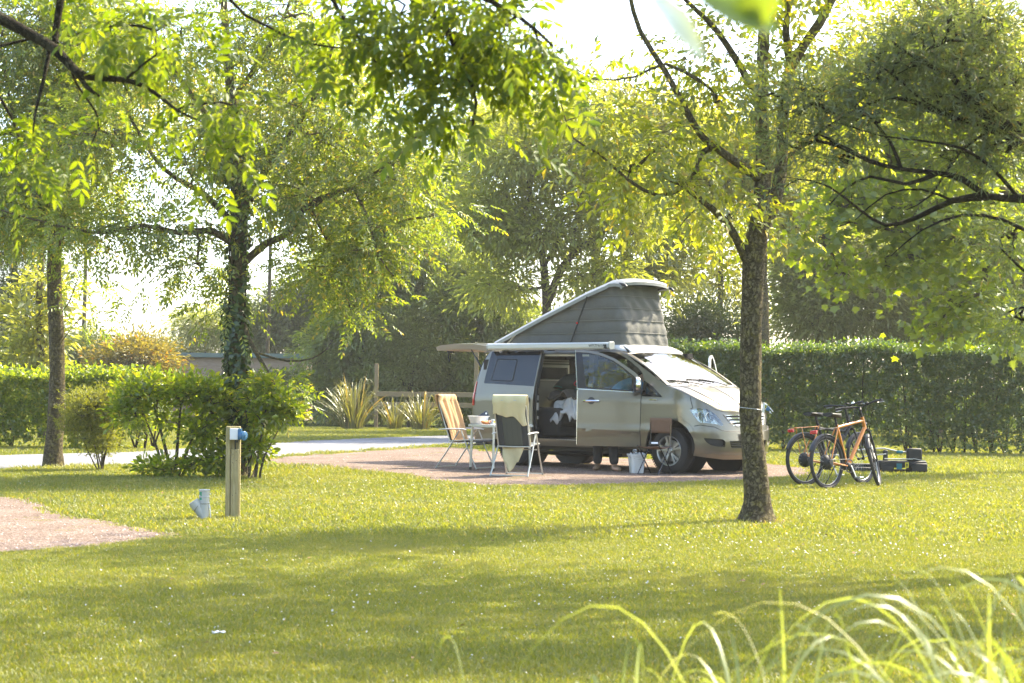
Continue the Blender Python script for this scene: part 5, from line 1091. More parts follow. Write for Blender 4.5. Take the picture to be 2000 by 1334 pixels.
# ---- person leaning into the van
pe=thing('person','person in dark trousers and blue top leaning in behind the open door','person',(VX,VY,0),VYAW)
def skinbody(name,verts,edges,radii,mat,parent,sub=2,root=0):
    me=bpy.data.meshes.new(name); me.from_pydata(verts,edges,[]); o=bpy.data.objects.new(name,me); COL.objects.link(o); o.parent=parent; me.materials.append(mat)
    md=o.modifiers.new('skin','SKIN'); md.use_smooth_shade=True
    for i,r in enumerate(radii): me.skin_vertices[0].data[i].radius=(r if isinstance(r,tuple) else (r,r))
    me.skin_vertices[0].data[root].use_root=True
    s=o.modifiers.new('sub','SUBSURF'); s.levels=sub; s.render_levels=sub; return o
skinm=simple('skin',(.42,.25,.17),.55)
fx1,fx2=-1.23,-.90
# one continuous body: feet, legs, pelvis, bent torso, arms, neck, head
V_=[(-1.07,-1.02,.92),(-1.04,-.90,1.08),(-1.00,-.72,1.25),(-.95,-.55,1.37),(-.91,-.44,1.42),(-.88,-.36,1.45),(-.85,-.26,1.46),
    (fx2-.07,-1.02,.84),(fx2-.01,-1.05,.48),(fx2,-1.03,.10),(fx2,-1.045,.045),(fx2+.15,-1.10,.035),
    (fx1+.07,-1.03,.84),(fx1+.02,-1.06,.48),(fx1,-1.04,.10),(fx1,-1.06,.045),(fx1+.06,-1.20,.035),
    (-.76,-.62,1.34),(-.62,-.50,1.13),(-.52,-.36,1.04),(-.48,-.30,1.03),
    (-1.10,-.46,1.34),(-1.08,-.28,1.14),(-.98,-.15,1.04),(-.95,-.11,1.03)]
E_=[(0,1),(1,2),(2,3),(3,4),(4,5),(5,6),(0,7),(7,8),(8,9),(9,10),(10,11),(0,12),(12,13),(13,14),(14,15),(15,16),(3,17),(17,18),(18,19),(19,20),(3,21),(21,22),(22,23),(23,24)]
R_=[.12,.12,.12,.11,.055,.085,.095,.095,.064,.048,.042,.03,.095,.064,.048,.042,.03,.062,.045,.034,.036,.062,.045,.034,.036]
skinbody('body',V_,E_,R_,skinm,pe)
tr=simple('dark_grey_trousers',(.035,.033,.032),.9,bump=.3,bscale=60)
skinbody('trousers',[(-1.07,-1.02,.95),(fx2-.07,-1.02,.84),(fx2-.01,-1.055,.48),(fx2,-1.035,.09),(fx1+.07,-1.03,.84),(fx1+.02,-1.065,.48),(fx1,-1.045,.09)],[(0,1),(1,2),(2,3),(0,4),(4,5),(5,6)],[.155,.112,.085,.075,.112,.085,.075],tr,pe)
sh_=simple('blue_teal_top',(.015,.13,.26),.75,bump=.4,bscale=25,var=.35,vscale=5)
skinbody('jumper',[(-1.06,-1.00,.98),(-1.04,-.90,1.08),(-1.00,-.72,1.25),(-.95,-.55,1.37),(-.92,-.46,1.41),(-.76,-.62,1.34),(-.62,-.50,1.13),(-1.10,-.46,1.34),(-1.08,-.28,1.14)],[(0,1),(1,2),(2,3),(3,4),(3,5),(5,6),(3,7),(7,8)],[.155,.165,.175,.165,.085,.085,.062,.085,.062],sh_,pe)
m=MB(); m.lathe([(0,-.11),(.07,-.085),(.10,-.02),(.10,.03),(.07,.085),(0,.105)],(-.85,-.27,1.49),(.2,.7,.6),20); m.obj('hair',simple('brown_hair',(.05,.032,.02),.8,bump=.5,bscale=90),pe,70)
shoe=simple('tan_shoe_leather',(.20,.125,.065),.7)
for x,y,dx,dy in((fx2,-1.03,.95,-.30),(fx1,-1.04,.45,-.85)):
    m=MB(); d=Vector((dx,dy,0)).normalized(); s=Vector((-d.y,d.x,0)); rows=[]
    for u in np.linspace(0,1,9):
        c=Vector((x,y,0))+d*(-.07+.27*u); wd=.043*(math.sin(PI*min(.98,.12+u*.86))**.45)*(1+.12*u); hh=.095*(1-u)**.8+.045 if u>.3 else .10
        rows.append([tuple(c+s*(wd*math.cos(a))+Vector((0,0,hh*.5+hh*.5*math.sin(a)))) for a in np.linspace(0,2*PI,13)])
    m.grid(np.array(rows)); m.obj('shoe',shoe,pe,60)
# ================================================================== TREES AND PLANTS
def nrm(a): return a/(np.linalg.norm(a,axis=-1,keepdims=True)+1e-9)
def rnd_dirs(n,rng=RNG): return nrm(rng.normal(size=(n,3)))
def leaf_quads(P,D,Nn,L,W,fold=.25,tipz=.0):
    """four-cornered folded leaves"""
    D=nrm(D);S=nrm(np.cross(D,Nn));U=np.cross(S,D); L=L[:,None];W=W[:,None]
    a=P; m=P+D*L*.46; b=m+S*W*.5+U*W*fold; c=P+D*L-U*L*.12; d=m-S*W*.5+U*W*fold
    V=np.stack([a,b,c,d],1).reshape(-1,3); i=np.arange(len(P))*4
    return V,np.concatenate([np.stack([i,i+1,i+2],1),np.stack([i,i+2,i+3],1)])
def leaf_full(P,D,Nn,L,W,fold=.2):
    """larger leaves with an oval outline and a midrib"""
    D=nrm(D);S=nrm(np.cross(D,Nn));U=np.cross(S,D);L=L[:,None];W=W[:,None]
    def q(t,s,u): return P+D*L*t+S*W*s+U*(W*u)-U*L*.18*t*t
    V=np.stack([q(0,0,0),q(.22,.36,fold*.7),q(.5,.5,fold),q(.78,.33,fold*.7),q(1,0,0),q(.78,-.33,fold*.7),q(.5,-.5,fold),q(.22,-.36,fold*.7),q(.35,0,0),q(.7,0,0)],1).reshape(-1,3)
    i=np.arange(len(P))[:,None,None]*10
    T=np.array([(0,1,8),(1,2,8),(2,9,8),(2,3,9),(3,4,9),(4,5,9),(5,6,9),(6,8,9),(6,7,8),(7,0,8)])
    return V,(i+T[None]).reshape(-1,3)
def leaf_maple(P,D,Nn,L,W):
    D=nrm(D);S=nrm(np.cross(D,Nn));U=np.cross(S,D); L=L[:,None]
    o=[(0,0),(.10,.30),(-.02,.52),(.30,.34),(.46,.62),(.58,.26),(1.0,.0),(.58,-.26),(.46,-.62),(.30,-.34),(-.02,-.52),(.10,-.30)]
    V=np.stack([P+D*L*t+S*L*s-U*L*(.12*abs(s)+.15*t*t) for t,s in o]+[P+D*L*.3],1).reshape(-1,3); n=len(o)
    i=np.arange(len(P))[:,None,None]*(n+1); T=np.array([(k,(k+1)%n,n) for k in range(n)])
    return V,(i+T[None]).reshape(-1,3)
def compound(P,D,Nn,L,k=4,wr=.36,lr=.30,full=False,droop=.5):
    """ash-like leaf: k pairs of leaflets and one at the end"""
    D=nrm(D);S=nrm(np.cross(D,Nn));U=np.cross(S,D); PP=[];DD=[];NN=[];LL=[]
    Z=np.array([0,0,-1.])
    for j in range(k):
        t=.30+.62*j/max(1,k-1) if k>1 else .5
        for s in(-1,1):
            PP.append(P+D*(L*t)[:,None]+Z*(L*droop*.35*t*t)[:,None]); DD.append(D*.55+S*s*.85+Z*droop*.55+RNG.normal(0,.12,P.shape)); NN.append(U+RNG.normal(0,.25,P.shape)); LL.append(L*lr*(.85+.3*RNG.random(len(L))))
    PP.append(P+D*L[:,None]+Z*(L*droop*.35)[:,None]); DD.append(D+Z*droop*.6); NN.append(U); LL.append(L*lr*1.1)
    P=np.concatenate(PP);D=np.concatenate(DD);N_=np.concatenate(NN);L=np.concatenate(LL)
    return (leaf_full if full else leaf_quads)(P,D,N_,L,L*wr)
def merge(parts):
    V=[];F=[];o=0
    for v,f in parts: V.append(v);F.append(f+o);o+=len(v)
    return np.concatenate(V),np.concatenate(F)
def grow(limbs,cl,sp=.25,upbias=.3,start_h=.0,jit=.06,maxr=None):
    """joins every leaf cluster to the nearest wood, longest limbs first"""
    N=[];R=[];par=[];ok=[]
    for lb in limbs:
        lb=np.array(lb,float); prev=-1
        for i in range(len(lb)-1):
            a,b=lb[i],lb[i+1]; k=max(1,int(np.linalg.norm(b[:3]-a[:3])/sp))
            for j in range(k):
                q=a+(b-a)*j/k; N.append(q[:3]);R.append(q[3]);par.append(prev);prev=len(N)-1;ok.append(q[2]>start_h)
    N=list(N);cnt0=len(N)
    A=np.zeros((cnt0+len(cl)*40,3));A[:cnt0]=N; okA=np.zeros(len(A),bool);okA[:cnt0]=ok; n=cnt0; dirs=np.zeros_like(A)
    par=list(par)+[0]*(len(A)-cnt0); chains=[]; tips=[]
    B=A[:cnt0][okA[:cnt0]]; dd=np.array([np.min(np.linalg.norm(B-c,axis=1)) for c in cl]); order=np.argsort(dd)
    for ci in order:
        c=cl[ci]; v=c-A[:n]; dist=np.linalg.norm(v,axis=1)+upbias*np.maximum(0,-v[:,2]); dist[~okA[:n]]=1e9
        i=int(np.argmin(dist)); p=A[i]; L=np.linalg.norm(c-p)
        k=max(1,min(38,int(L/sp)+1)); ctrl=(p+c)/2+np.array([0,0,L*.16])+RNG.normal(0,.08,3)*L
        ch=[i]; pr=i
        for j in range(1,k+1):
            t=j/k; q=(1-t)**2*p+2*t*(1-t)*ctrl+t*t*c+(RNG.normal(0,jit,3)*sp if j<k else 0)
            A[n]=q; okA[n]=True; par[n]=pr; pr=n; ch.append(n); n+=1
        chains.append(ch); tips.append(n-1)
    cnt=np.zeros(n)
    for t in tips:
        i=t; g=0
        while i>=cnt0 and g<400: cnt[i]+=1; i=par[i]; g+=1
        if i<cnt0: cnt[i]+=1
    return A[:n],cnt,chains,R,cnt0,tips
def make_tree(name,label,cat,limbs,blobs,ncl,leaf,bark='bark',group=None,twig_r=.006,sides=5,sp=.3,cl_r=.35,per=8,start_h=0,shell=.35,exp=.45,seed=0,nodes_leaf=0,mesh_branches=True,ctw=0,clumps=0,leaf_parts=0):
    global RNG
    RNG=np.random.default_rng(seed+100)
    b=limbs[0][0]; base=(float(b[0]),float(b[1]),0.); t=thing(name,label,cat,base,0,group); off=np.array(base)
    # leaf clusters inside the crown volumes
    wts=np.array([bl[2] for bl in blobs],float); wts/=wts.sum(); C=[]
    pad=cl_r*.9+leaf['L']*(.7 if leaf['kind'] in('compound','spray') else .3)
    for (c,r,_),k in zip(blobs,np.maximum(1,(wts*ncl).astype(int))):
        r=tuple(max(q*.30,q-pad) for q in r)
        d=rnd_dirs(k); rad=RNG.random(k)**(1/3.)*(1-shell)+shell*RNG.random(k)**.15
        C.append(np.array(c)+d*np.array(r)*rad[:,None])
    cl=np.concatenate(C); cl[:,2]=np.maximum(cl[:,2],.12)
    A,cnt,chains,R,cnt0,tips=grow(limbs,cl,sp,start_h=start_h)
    m=MB(); ntr=0
    for li,lb in enumerate(limbs):
        lb=np.array(lb,float); pts=[];rs=[]
        for i in range(len(lb)-1):
            k=max(2,int(np.linalg.norm(lb[i+1][:3]-lb[i][:3])/.22))
            for j in range(k):
                q=lb[i]+(lb[i+1]-lb[i])*j/k; u=i+j/k; 
                # Catmull-Rom through the given points
                p0=lb[max(i-1,0)];p1=lb[i];p2=lb[i+1];p3=lb[min(i+2,len(lb)-1)];s=j/k
                q=.5*((2*p1)+(-p0+p2)*s+(2*p0-5*p1+4*p2-p3)*s*s+(-p0+3*p1-3*p2+p3)*s**3)
                pts.append(q[:3]-off);rs.append(max(.004,q[3]))
        pts.append(lb[-1][:3]-off);rs.append(max(.003,lb[-1][3]))
        n_=max(6,min(22,int(6+max(rs)*90)))
        v0=len(m.v); m.tube(pts,rs,n_)
        if max(rs)>.05:
            for kk in range(v0,len(m.v)):
                p=Vector(m.v[kk]); w_=mnoise.noise(Vector((p.x*7,p.y*7,p.z*2.2)))*.16+mnoise.noise(Vector((p.x*22,p.y*22,p.z*8)))*.06
                ax=pts[min(len(pts)-1,(kk-v0)//n_)]; m.v[kk]=tuple(np.array(ax)+(np.array(p)-np.array(ax))*(1+w_))
    m.obj('trunk',M[bark],t,80)
    if mesh_branches:
        m=MB()
        for ch in chains:
            pts=[A[i]-off for i in ch]; r0=R[ch[0]] if ch[0]<cnt0 else 1e9
            rs=[min(r0*.8,max(twig_r*.7,twig_r*max(1,cnt[i])**exp)) for i in ch]; rs[0]=min(rs[0],rs[1]*1.15 if len(rs)>1 else rs[0]); rs[-1]=twig_r*.5
            m.tube(pts,rs,sides if rs[0]>twig_r*2.2 else 3,cap=False)
        o=m.obj('branches',M[bark],t,80); o['kind']='stuff'
    # leaves on the last stretch of every branch
    pos=[];dr=[]
    T=A[tips]; Pn=np.array([A[ch[-2]] for ch in chains]); tdir=nrm(T-Pn)
    k=per; P=np.repeat(T,k,0); Dn=np.repeat(tdir,k,0); r=RNG.random((len(P),1))
    offs=RNG.normal(0,1,P.shape)*cl_r*np.array([1,1,.75]); 
    if clumps: 
        cc=np.repeat(RNG.normal(0,1,(len(T)*clumps,3))*cl_r*.9,max(1,k//clumps),0)[:len(P)]; 
        if len(cc)==len(P): offs=cc+RNG.normal(0,1,P.shape)*cl_r*.33
    P=P+offs; Dn=nrm(offs*1.2/cl_r+Dn*.6+RNG.normal(0,.45,P.shape)+np.array([0,0,leaf.get('drop',-.5)]))
    if nodes_leaf:
        idx=np.array([i for ch in chains for i in ch[1:-1]]); 
        if len(idx):
            Q=np.repeat(A[idx],nodes_leaf,0); o2=RNG.normal(0,1,Q.shape)*cl_r*.45; P=np.concatenate([P,Q+o2]); Dn=np.concatenate([Dn,nrm(o2/cl_r*1.5+RNG.normal(0,.5,Q.shape)+np.array([0,0,leaf.get('drop',-.5)]))])
    keep=P[:,2]>.05; P=P[keep];Dn=Dn[keep]
    Nn=nrm(RNG.normal(0,leaf.get('tumble',.45),P.shape)+np.array([0,0,1.]))
    L=leaf['L']*(.7+.6*RNG.random(len(P))); kind=leaf['kind']; P=P-off
    if kind=='compound': V,F=compound(P,Dn,Nn,L,leaf.get('k',4),leaf.get('wr',.36),leaf.get('lr',.30),leaf.get('full',False),leaf.get('droop',.5))
    elif kind=='maple': V,F=leaf_maple(P,Dn,Nn,L,L)
    elif kind=='full': V,F=leaf_full(P,Dn,Nn,L,L*leaf.get('wr',.5))
    elif kind=='spray':       # a short shoot with several narrow leaves fanned round it
        parts=[]; S=leaf.get('n',7)
        for j in range(S):
            tt=j/S; parts.append(leaf_quads(P+Dn*(L*1.6*tt)[:,None],nrm(Dn*.8+RNG.normal(0,.55,P.shape)),Nn,L,L*leaf.get('wr',.16)))
        V,F=merge(parts)
    else: V,F=leaf_quads(P,Dn,Nn,L,L*leaf.get('wr',.45))
    if leaf_parts:
        # the leaves that show largest are pieces of their own, the rest one mass
        nv={'maple':13,'full':10,'compound':10 if leaf.get('full') else 4}.get(kind,4); nl=len(V)//nv; Q=V.reshape(nl,nv,3); c=Q.mean(1)+off
        u=c[:,0]/c[:,1]*FPX; v=(c[:,2]-EYE)/c[:,1]*FPX; vis=(np.abs(u)<990)&(v<750)&(v>-500)
        sc=np.where(vis,1/c[:,1],0)*(.75+.5*RNG.random(nl)); pick=np.argsort(-sc)[:leaf_parts]; fpl=len(F)//nl
        if kind=='compound' and nv==4: fpl=2
        fo=(F.reshape(-1,F.shape[1])[:,0]//nv); 
        order=np.argsort(fo,kind='stable'); F2=F[order]; Fl=F2.reshape(nl,-1,F.shape[1])
        for q in pick:
            cc=Q[q,0]; me=bpy.data.meshes.new('leaf'); me.from_pydata([tuple(map(float,x)) for x in Q[q]-cc],[],(Fl[q]-q*nv).tolist()); me.materials.append(leaf['mat']); lo=bpy.data.objects.new('leaf',me); COL.objects.link(lo); lo.parent=t; lo.location=cc
        mk=np.ones(nl,bool); mk[pick]=False; kp=np.nonzero(mk)[0]; V=Q[kp].reshape(-1,3); F=(Fl[kp]-(kp*nv)[:,None,None]+(np.arange(len(kp))*nv)[:,None,None]).reshape(-1,F.shape[1])
    o=npmesh('foliage',V,F,leaf['mat'],t); o['kind']='stuff'
    return t
def LM(D,pts): return [(*at(px,py,D+dy),r) for px,py,dy,r in pts]
def BL(D,bs): return [(at(px,py,D+dy),(rx*(D+dy)/FPX,rd,ry*(D+dy)/FPX),w_) for px,py,dy,rx,ry,rd,w_ in bs]
def ground_start(D,px,py,r,lb):
    p=at(px,py,D); return [(p[0],p[1],-.05,r)]+lb
# leaf materials
M['leaf_ash']=leafmat('ash_leaf',(.055,.10,.014),(.13,.175,.030),(.24,.21,.05),trans=.58,tint=(1.7,1.65,.55))
M['leaf_fore']=leafmat('overhanging_leaf',(.045,.085,.012),(.105,.145,.020),trans=.55,tint=(1.8,1.75,.4),gloss=.025)
M['leaf_main']=leafmat('yellow_green_leaf',(.08,.12,.018),(.16,.19,.034),(.24,.20,.05),trans=.60,tint=(1.8,1.75,.5))
M['leaf_maple']=leafmat('maple_leaf',(.070,.125,.014),(.135,.20,.022),trans=.62,tint=(1.8,1.6,.4))
M['leaf_needle']=leafmat('grey_green_narrow_leaf',(.065,.095,.045),(.125,.160,.080),(.16,.13,.04),trans=.42,tint=(1.2,1.3,.7))
M['leaf_willow']=leafmat('willow_leaf',(.13,.18,.045),(.235,.29,.08),trans=.5,tint=(1.5,1.45,.6))
M['leaf_grey']=leafmat('grey_willow_leaf',(.13,.165,.065),(.23,.27,.12),trans=.5,tint=(1.3,1.35,.7))
M['leaf_dark']=leafmat('dark_evergreen_leaf',(.045,.075,.022),(.10,.135,.042),trans=.3,tint=(1.3,1.4,.5))
M['leaf_pale']=leafmat('pale_airy_leaf',(.12,.16,.04),(.22,.26,.075),trans=.58,tint=(1.5,1.4,.6))
M['leaf_orange']=leafmat('bronze_leaf',(.11,.13,.03),(.19,.19,.045),(.27,.17,.04),trans=.5,tint=(1.4,1.2,.5))
M['leaf_hedge']=leafmat('privet_leaf',(.034,.072,.010),(.072,.122,.018),(.12,.15,.025),trans=.42,tint=(2.0,2.0,.45),gloss=.08)
M['leaf_laurel']=leafmat('broad_shrub_leaf',(.065,.115,.014),(.15,.205,.026),(.22,.23,.05),trans=.58,tint=(1.9,1.85,.4),gloss=.05,rough=.3)
M['leaf_ivy']=leafmat('ivy_leaf',(.015,.040,.008),(.045,.085,.014),(.10,.15,.03),trans=.25,tint=(1.5,1.6,.4),gloss=.05,rough=.3)
M['leaf_phormium']=leafmat('flax_leaf',(.11,.13,.055),(.21,.22,.085),(.33,.24,.09),trans=.30,tint=(1.3,1.3,.5),gloss=.10,rough=.35)
M['leaf_fern']=leafmat('feathery_leaf',(.07,.10,.020),(.15,.18,.035),trans=.55,tint=(1.7,1.6,.5))
ASH=dict(kind='compound',L=.25,k=4,lr=.31,wr=.38,mat=M['leaf_ash'],drop=-.55)
# ---- main tree in front of the van
D=15.45
def mk_main():
    T=LM(D,[(1480,1010,0,.180),(1480,992,0,.145),(1479,960,0,.126),(1471,880,0,.112),(1466,800,0,.101),(1467,640,0,.103),(1470,540,0,.105),(1476,480,0,.108),(1484,420,.02,.085),(1492,330,.05,.075),(1487,200,.08,.064),(1492,60,.1,.055),(1497,-120,.15,.045),(1500,-420,.2,.02)])
    T=ground_start(D,1480,1020,.235,T)
    limbs=[T,
     LM(D,[(1480,470,0,.08),(1506,415,.1,.066),(1526,330,.25,.060),(1530,215,.3,.055),(1545,130,.35,.050),(1600,45,.45,.045),(1650,-60,.5,.035),(1720,-260,.6,.015)]),
     LM(D,[(1545,130,.35,.04),(1535,60,.3,.035),(1550,-80,.3,.022)]),
     LM(D,[(1458,505,0,.055),(1440,470,-.1,.042),(1415,430,-.2,.036),(1375,395,-.35,.030),(1330,360,-.5,.022),(1290,345,-.6,.012)]),
     LM(D,[(1478,345,0,.05),(1440,318,-.2,.04),(1400,290,-.3,.036),(1370,265,-.4,.032),(1340,215,-.5,.030),(1300,140,-.6,.026),(1250,60,-.7,.022),(1228,-20,-.8,.018),(1215,-110,-.9,.010)]),
     LM(D,[(1395,288,-.3,.03),(1368,300,-.3,.026),(1362,330,-.35,.024),(1335,365,-.4,.021),(1285,382,-.5,.018),(1225,350,-.6,.014),(1170,300,-.7,.011),(1120,270,-.8,.008),(1095,200,-.9,.005)]),
     LM(D,[(1480,190,.08,.04),(1440,120,-.1,.032),(1400,60,-.2,.028),(1360,20,-.3,.022),(1300,-30,-.4,.015),(1200,-60,-.5,.008)]),
     LM(D,[(1370,160,-.45,.02),(1300,125,-.5,.014),(1240,150,-.6,.010),(1160,155,-.7,.006),(1110,120,-.8,.004)]),
     LM(D,[(1500,330,.1,.03),(1560,290,.5,.024),(1610,230,.7,.018),(1650,215,.8,.01)])]
    bl=BL(D,[(1160,215,-.8,70,40,.5,.7),(1280,290,-.5,100,60,.8,.8),(1230,330,-.5,70,30,.5,.35),(1370,360,-.3,80,60,.6,.6),(1400,190,-.2,70,60,.6,.7),(1440,100,0,70,60,.6,.6),(1590,120,.4,90,70,.8,.9),(1620,250,.6,60,60,.6,.6),(1540,-60,.3,200,90,1.3,1.3),(1480,-260,.3,330,170,1.9,2.4),(1300,-180,-.5,160,90,1.,.8),(1700,-150,.6,150,110,1.1,1.),(1430,420,-.1,40,40,.4,.3),(1340,110,-.4,50,40,.5,.3),(1310,460,-.2,40,30,.4,.15)])
    return make_tree('foreground_tree','slender tree with a mossy forked trunk standing in front of the van','tree',limbs,bl,270,dict(kind='compound',L=.24,k=3,lr=.36,wr=.42,mat=M['leaf_main'],drop=-.6),'bark_yellow',per=6,cl_r=.20,sp=.16,twig_r=.0045,seed=1,nodes_leaf=0,start_h=2.2)
mk_main()
# ---- ivy clad ash
D=22.4
def mk_ivy():
    T=ground_start(D,465,935,.16,LM(D,[(467,915,0,.125),(468,800,0,.115),(461,650,0,.11),(464,520,0,.105),(468,400,0,.10),(462,300,0,.085),(452,200,.1,.07),(442,80,.2,.055),(436,-60,.2,.04),(440,-260,.2,.02)]))
    limbs=[T,
     LM(D,[(470,520,0,.06),(520,475,-.1,.05),(565,455,-.2,.048),(600,400,-.3,.042),(690,365,-.5,.035),(760,320,-.6,.026),(820,260,-.7,.016),(870,230,-.8,.008)]),
     LM(D,[(468,430,0,.06),(520,330,-.1,.048),(575,250,-.2,.04),(620,180,-.3,.03),(650,90,-.4,.02),(670,0,-.4,.01)]),
     LM(D,[(462,480,0,.055),(410,450,-.3,.045),(350,455,-.4,.035),(280,440,-.5,.03),(200,455,-.6,.025),(110,440,-.7,.018),(0,410,-.8,.010),(-60,400,-.8,.006)]),
     LM(D,[(458,440,0,.05),(400,380,.2,.04),(320,330,.3,.03),(260,240,.4,.022),(215,140,.5,.012)]),
     LM(D,[(455,300,.1,.05),(400,220,.2,.035),(330,120,.3,.028),(290,30,.4,.018),(260,-60,.4,.01)]),
     LM(D,[(450,200,.1,.04),(520,100,-.3,.03),(560,20,-.4,.02),(590,-80,-.5,.01)]),
     LM(D,[(468,610,0,.035),(490,670,-.2,.030),(520,722,-.3,.026),(545,770,-.35,.018),(570,800,-.4,.010)]),
     LM(D,[(505,690,-.2,.018),(560,705,-.3,.014),(610,700,-.4,.011),(640,680,-.5,.008)]),
     LM(D,[(690,365,-.5,.026),(720,430,-.7,.018),(740,500,-.8,.014),(770,540,-.9,.008)]),
     LM(D,[(600,400,-.3,.03),(640,470,.0,.022),(670,560,.1,.015),(690,620,.2,.008)])]
    bl=BL(D,[(290,110,.3,200,130,1.4,4),(540,70,-.2,170,130,1.5,4),(190,290,.2,170,110,1.2,3),(430,300,0,160,120,1.4,3.2),(640,230,-.4,150,130,1.3,3.6),(590,390,-.2,160,90,1.2,3.0),(760,330,-.6,110,100,1.1,2.2),(720,470,-.5,120,100,1.1,2.6),(640,525,0,110,60,1.0,1.5),(690,590,0,60,60,.7,.6),(300,440,-.3,180,60,.9,2.0),(130,440,-.6,110,50,.7,.9),(380,520,-.1,70,50,.7,.8),(430,600,0,40,60,.5,.3),(540,770,-.3,50,36,.4,.45),(830,240,-.7,60,60,.6,.6),(490,-120,.1,300,130,2.,1.6),(850,420,-.6,40,60,.5,.5),(290,560,-.1,40,22,.3,.12)])
    t=make_tree('ivy_clad_tree','leafy ash tree with an ivy covered trunk behind the wooden socket post','tree',limbs,bl,820,ASH,'bark_yellow',per=8,cl_r=.24,sp=.2,twig_r=.0055,seed=2,nodes_leaf=0,start_h=.8)
    # ivy
    b=np.array([T[0][0],T[0][1],0]); n=2600; ii=[]
    TT=np.array(T); h=np.concatenate([RNG.uniform(.25,2.35,1400),RNG.uniform(2.35,4.6,600)])
    cx=np.interp(h,TT[:,2],TT[:,0]);cy=np.interp(h,TT[:,2],TT[:,1]);rr=np.interp(h,TT[:,2],TT[:,3]); a=RNG.random(len(h))*6.283
    k=.015+.09*RNG.random(len(h))**1.5; P=np.stack([cx+(rr+k)*np.cos(a),cy+(rr+k)*np.sin(a),h],1)-b; out=np.stack([np.cos(a),np.sin(a),0*a],1)
    V,F=leaf_maple(P,np.array([0,0,-.9])+out*.35+RNG.normal(0,.4,P.shape),out+RNG.normal(0,.3,P.shape)+np.array([0,0,.4]),.055+.035*RNG.random(len(h)),None)
    o=npmesh('ivy',V,F,M['leaf_ivy'],t); o['kind']='stuff'
    m=MB()
    for q in range(9):
        a0=random.random()*6.28; pts=[]
        for z in np.linspace(0,4.2,26): rr_=float(np.interp(z,TT[:,2],TT[:,3]))+.012; pts.append((float(np.interp(z,TT[:,2],TT[:,0]))-b[0]+rr_*math.cos(a0+.5*math.sin(z*1.7+q)),float(np.interp(z,TT[:,2],TT[:,1]))-b[1]+rr_*math.sin(a0+.5*math.sin(z*1.7+q)),z))
        m.tube(pts,.010,4,cap=False)
    o=m.obj('ivy_stem',M['bark_dark'],t); o['kind']='stuff'
    # hanging brown seed bunches
    for px,py in((425,445+0),(545,450),(605,450),(650,460),(735,265),(700,270),(780,430)):
        p=np.array(at(px,py,D-.5))-b; n=26; P=p+RNG.normal(0,1,(n,3))*np.array([.03,.03,.06]); V,F=leaf_quads(P,np.tile([0,0,-1.],(n,1))+RNG.normal(0,.25,(n,3)),RNG.normal(0,1,(n,3)),np.full(n,.04),np.full(n,.009)); npmesh('seed_bunch',V,F,M.setdefault('dry',simple('dry_keys',(.16,.085,.045),.9)),t)['kind']='stuff'
mk_ivy()
# ---- left tree
D=24.7
def mk_left():
    T=ground_start(D,105,915,.19,LM(D,[(105,895,0,.155),(107,860,0,.128),(112,760,0,.118),(110,650,0,.113),(106,560,0,.108),(107,490,0,.108),(125,430,.1,.075),(142,350,.1,.065),(146,240,.1,.052),(150,120,.1,.04),(160,-40,.1,.02)]))
    limbs=[T,LM(D,[(104,500,0,.07),(92,450,-.1,.058),(70,380,-.2,.045),(45,300,-.3,.035),(20,200,-.3,.025),(0,80,-.3,.012)]),
     LM(D,[(130,420,.1,.03),(180,370,-.2,.022),(230,330,-.3,.014)]),LM(D,[(88,440,-.1,.03),(40,420,-.3,.022),(-30,400,-.4,.012)]),
     LM(D,[(112,620,0,.012),(135,590,-.2,.009),(150,550,-.3,.006),(165,520,-.35,.004)]),LM(D,[(113,680,0,.010),(140,640,-.2,.006),(170,610,-.2,.003)])]
    bl=BL(D,[(80,330,-.1,130,90,1.2,3),(120,200,0,150,110,1.3,3.4),(60,80,-.2,150,120,1.3,3),(170,40,.2,130,110,1.2,2.2),(170,380,-.1,80,50,.8,1),(20,430,-.3,80,40,.7,1),(120,450,0,60,35,.5,.5),(155,545,-.3,26,30,.25,.14),(165,615,-.2,20,18,.25,.08),(90,-100,0,220,90,1.6,1.2)])
    return make_tree('roadside_tree','tall tree with a bare flared trunk at the left edge beside the road','tree',limbs,bl,620,dict(ASH,mat=M['leaf_ash']),'bark_yellow',per=8,cl_r=.25,sp=.22,twig_r=.006,seed=3,start_h=1.9)
mk_left()
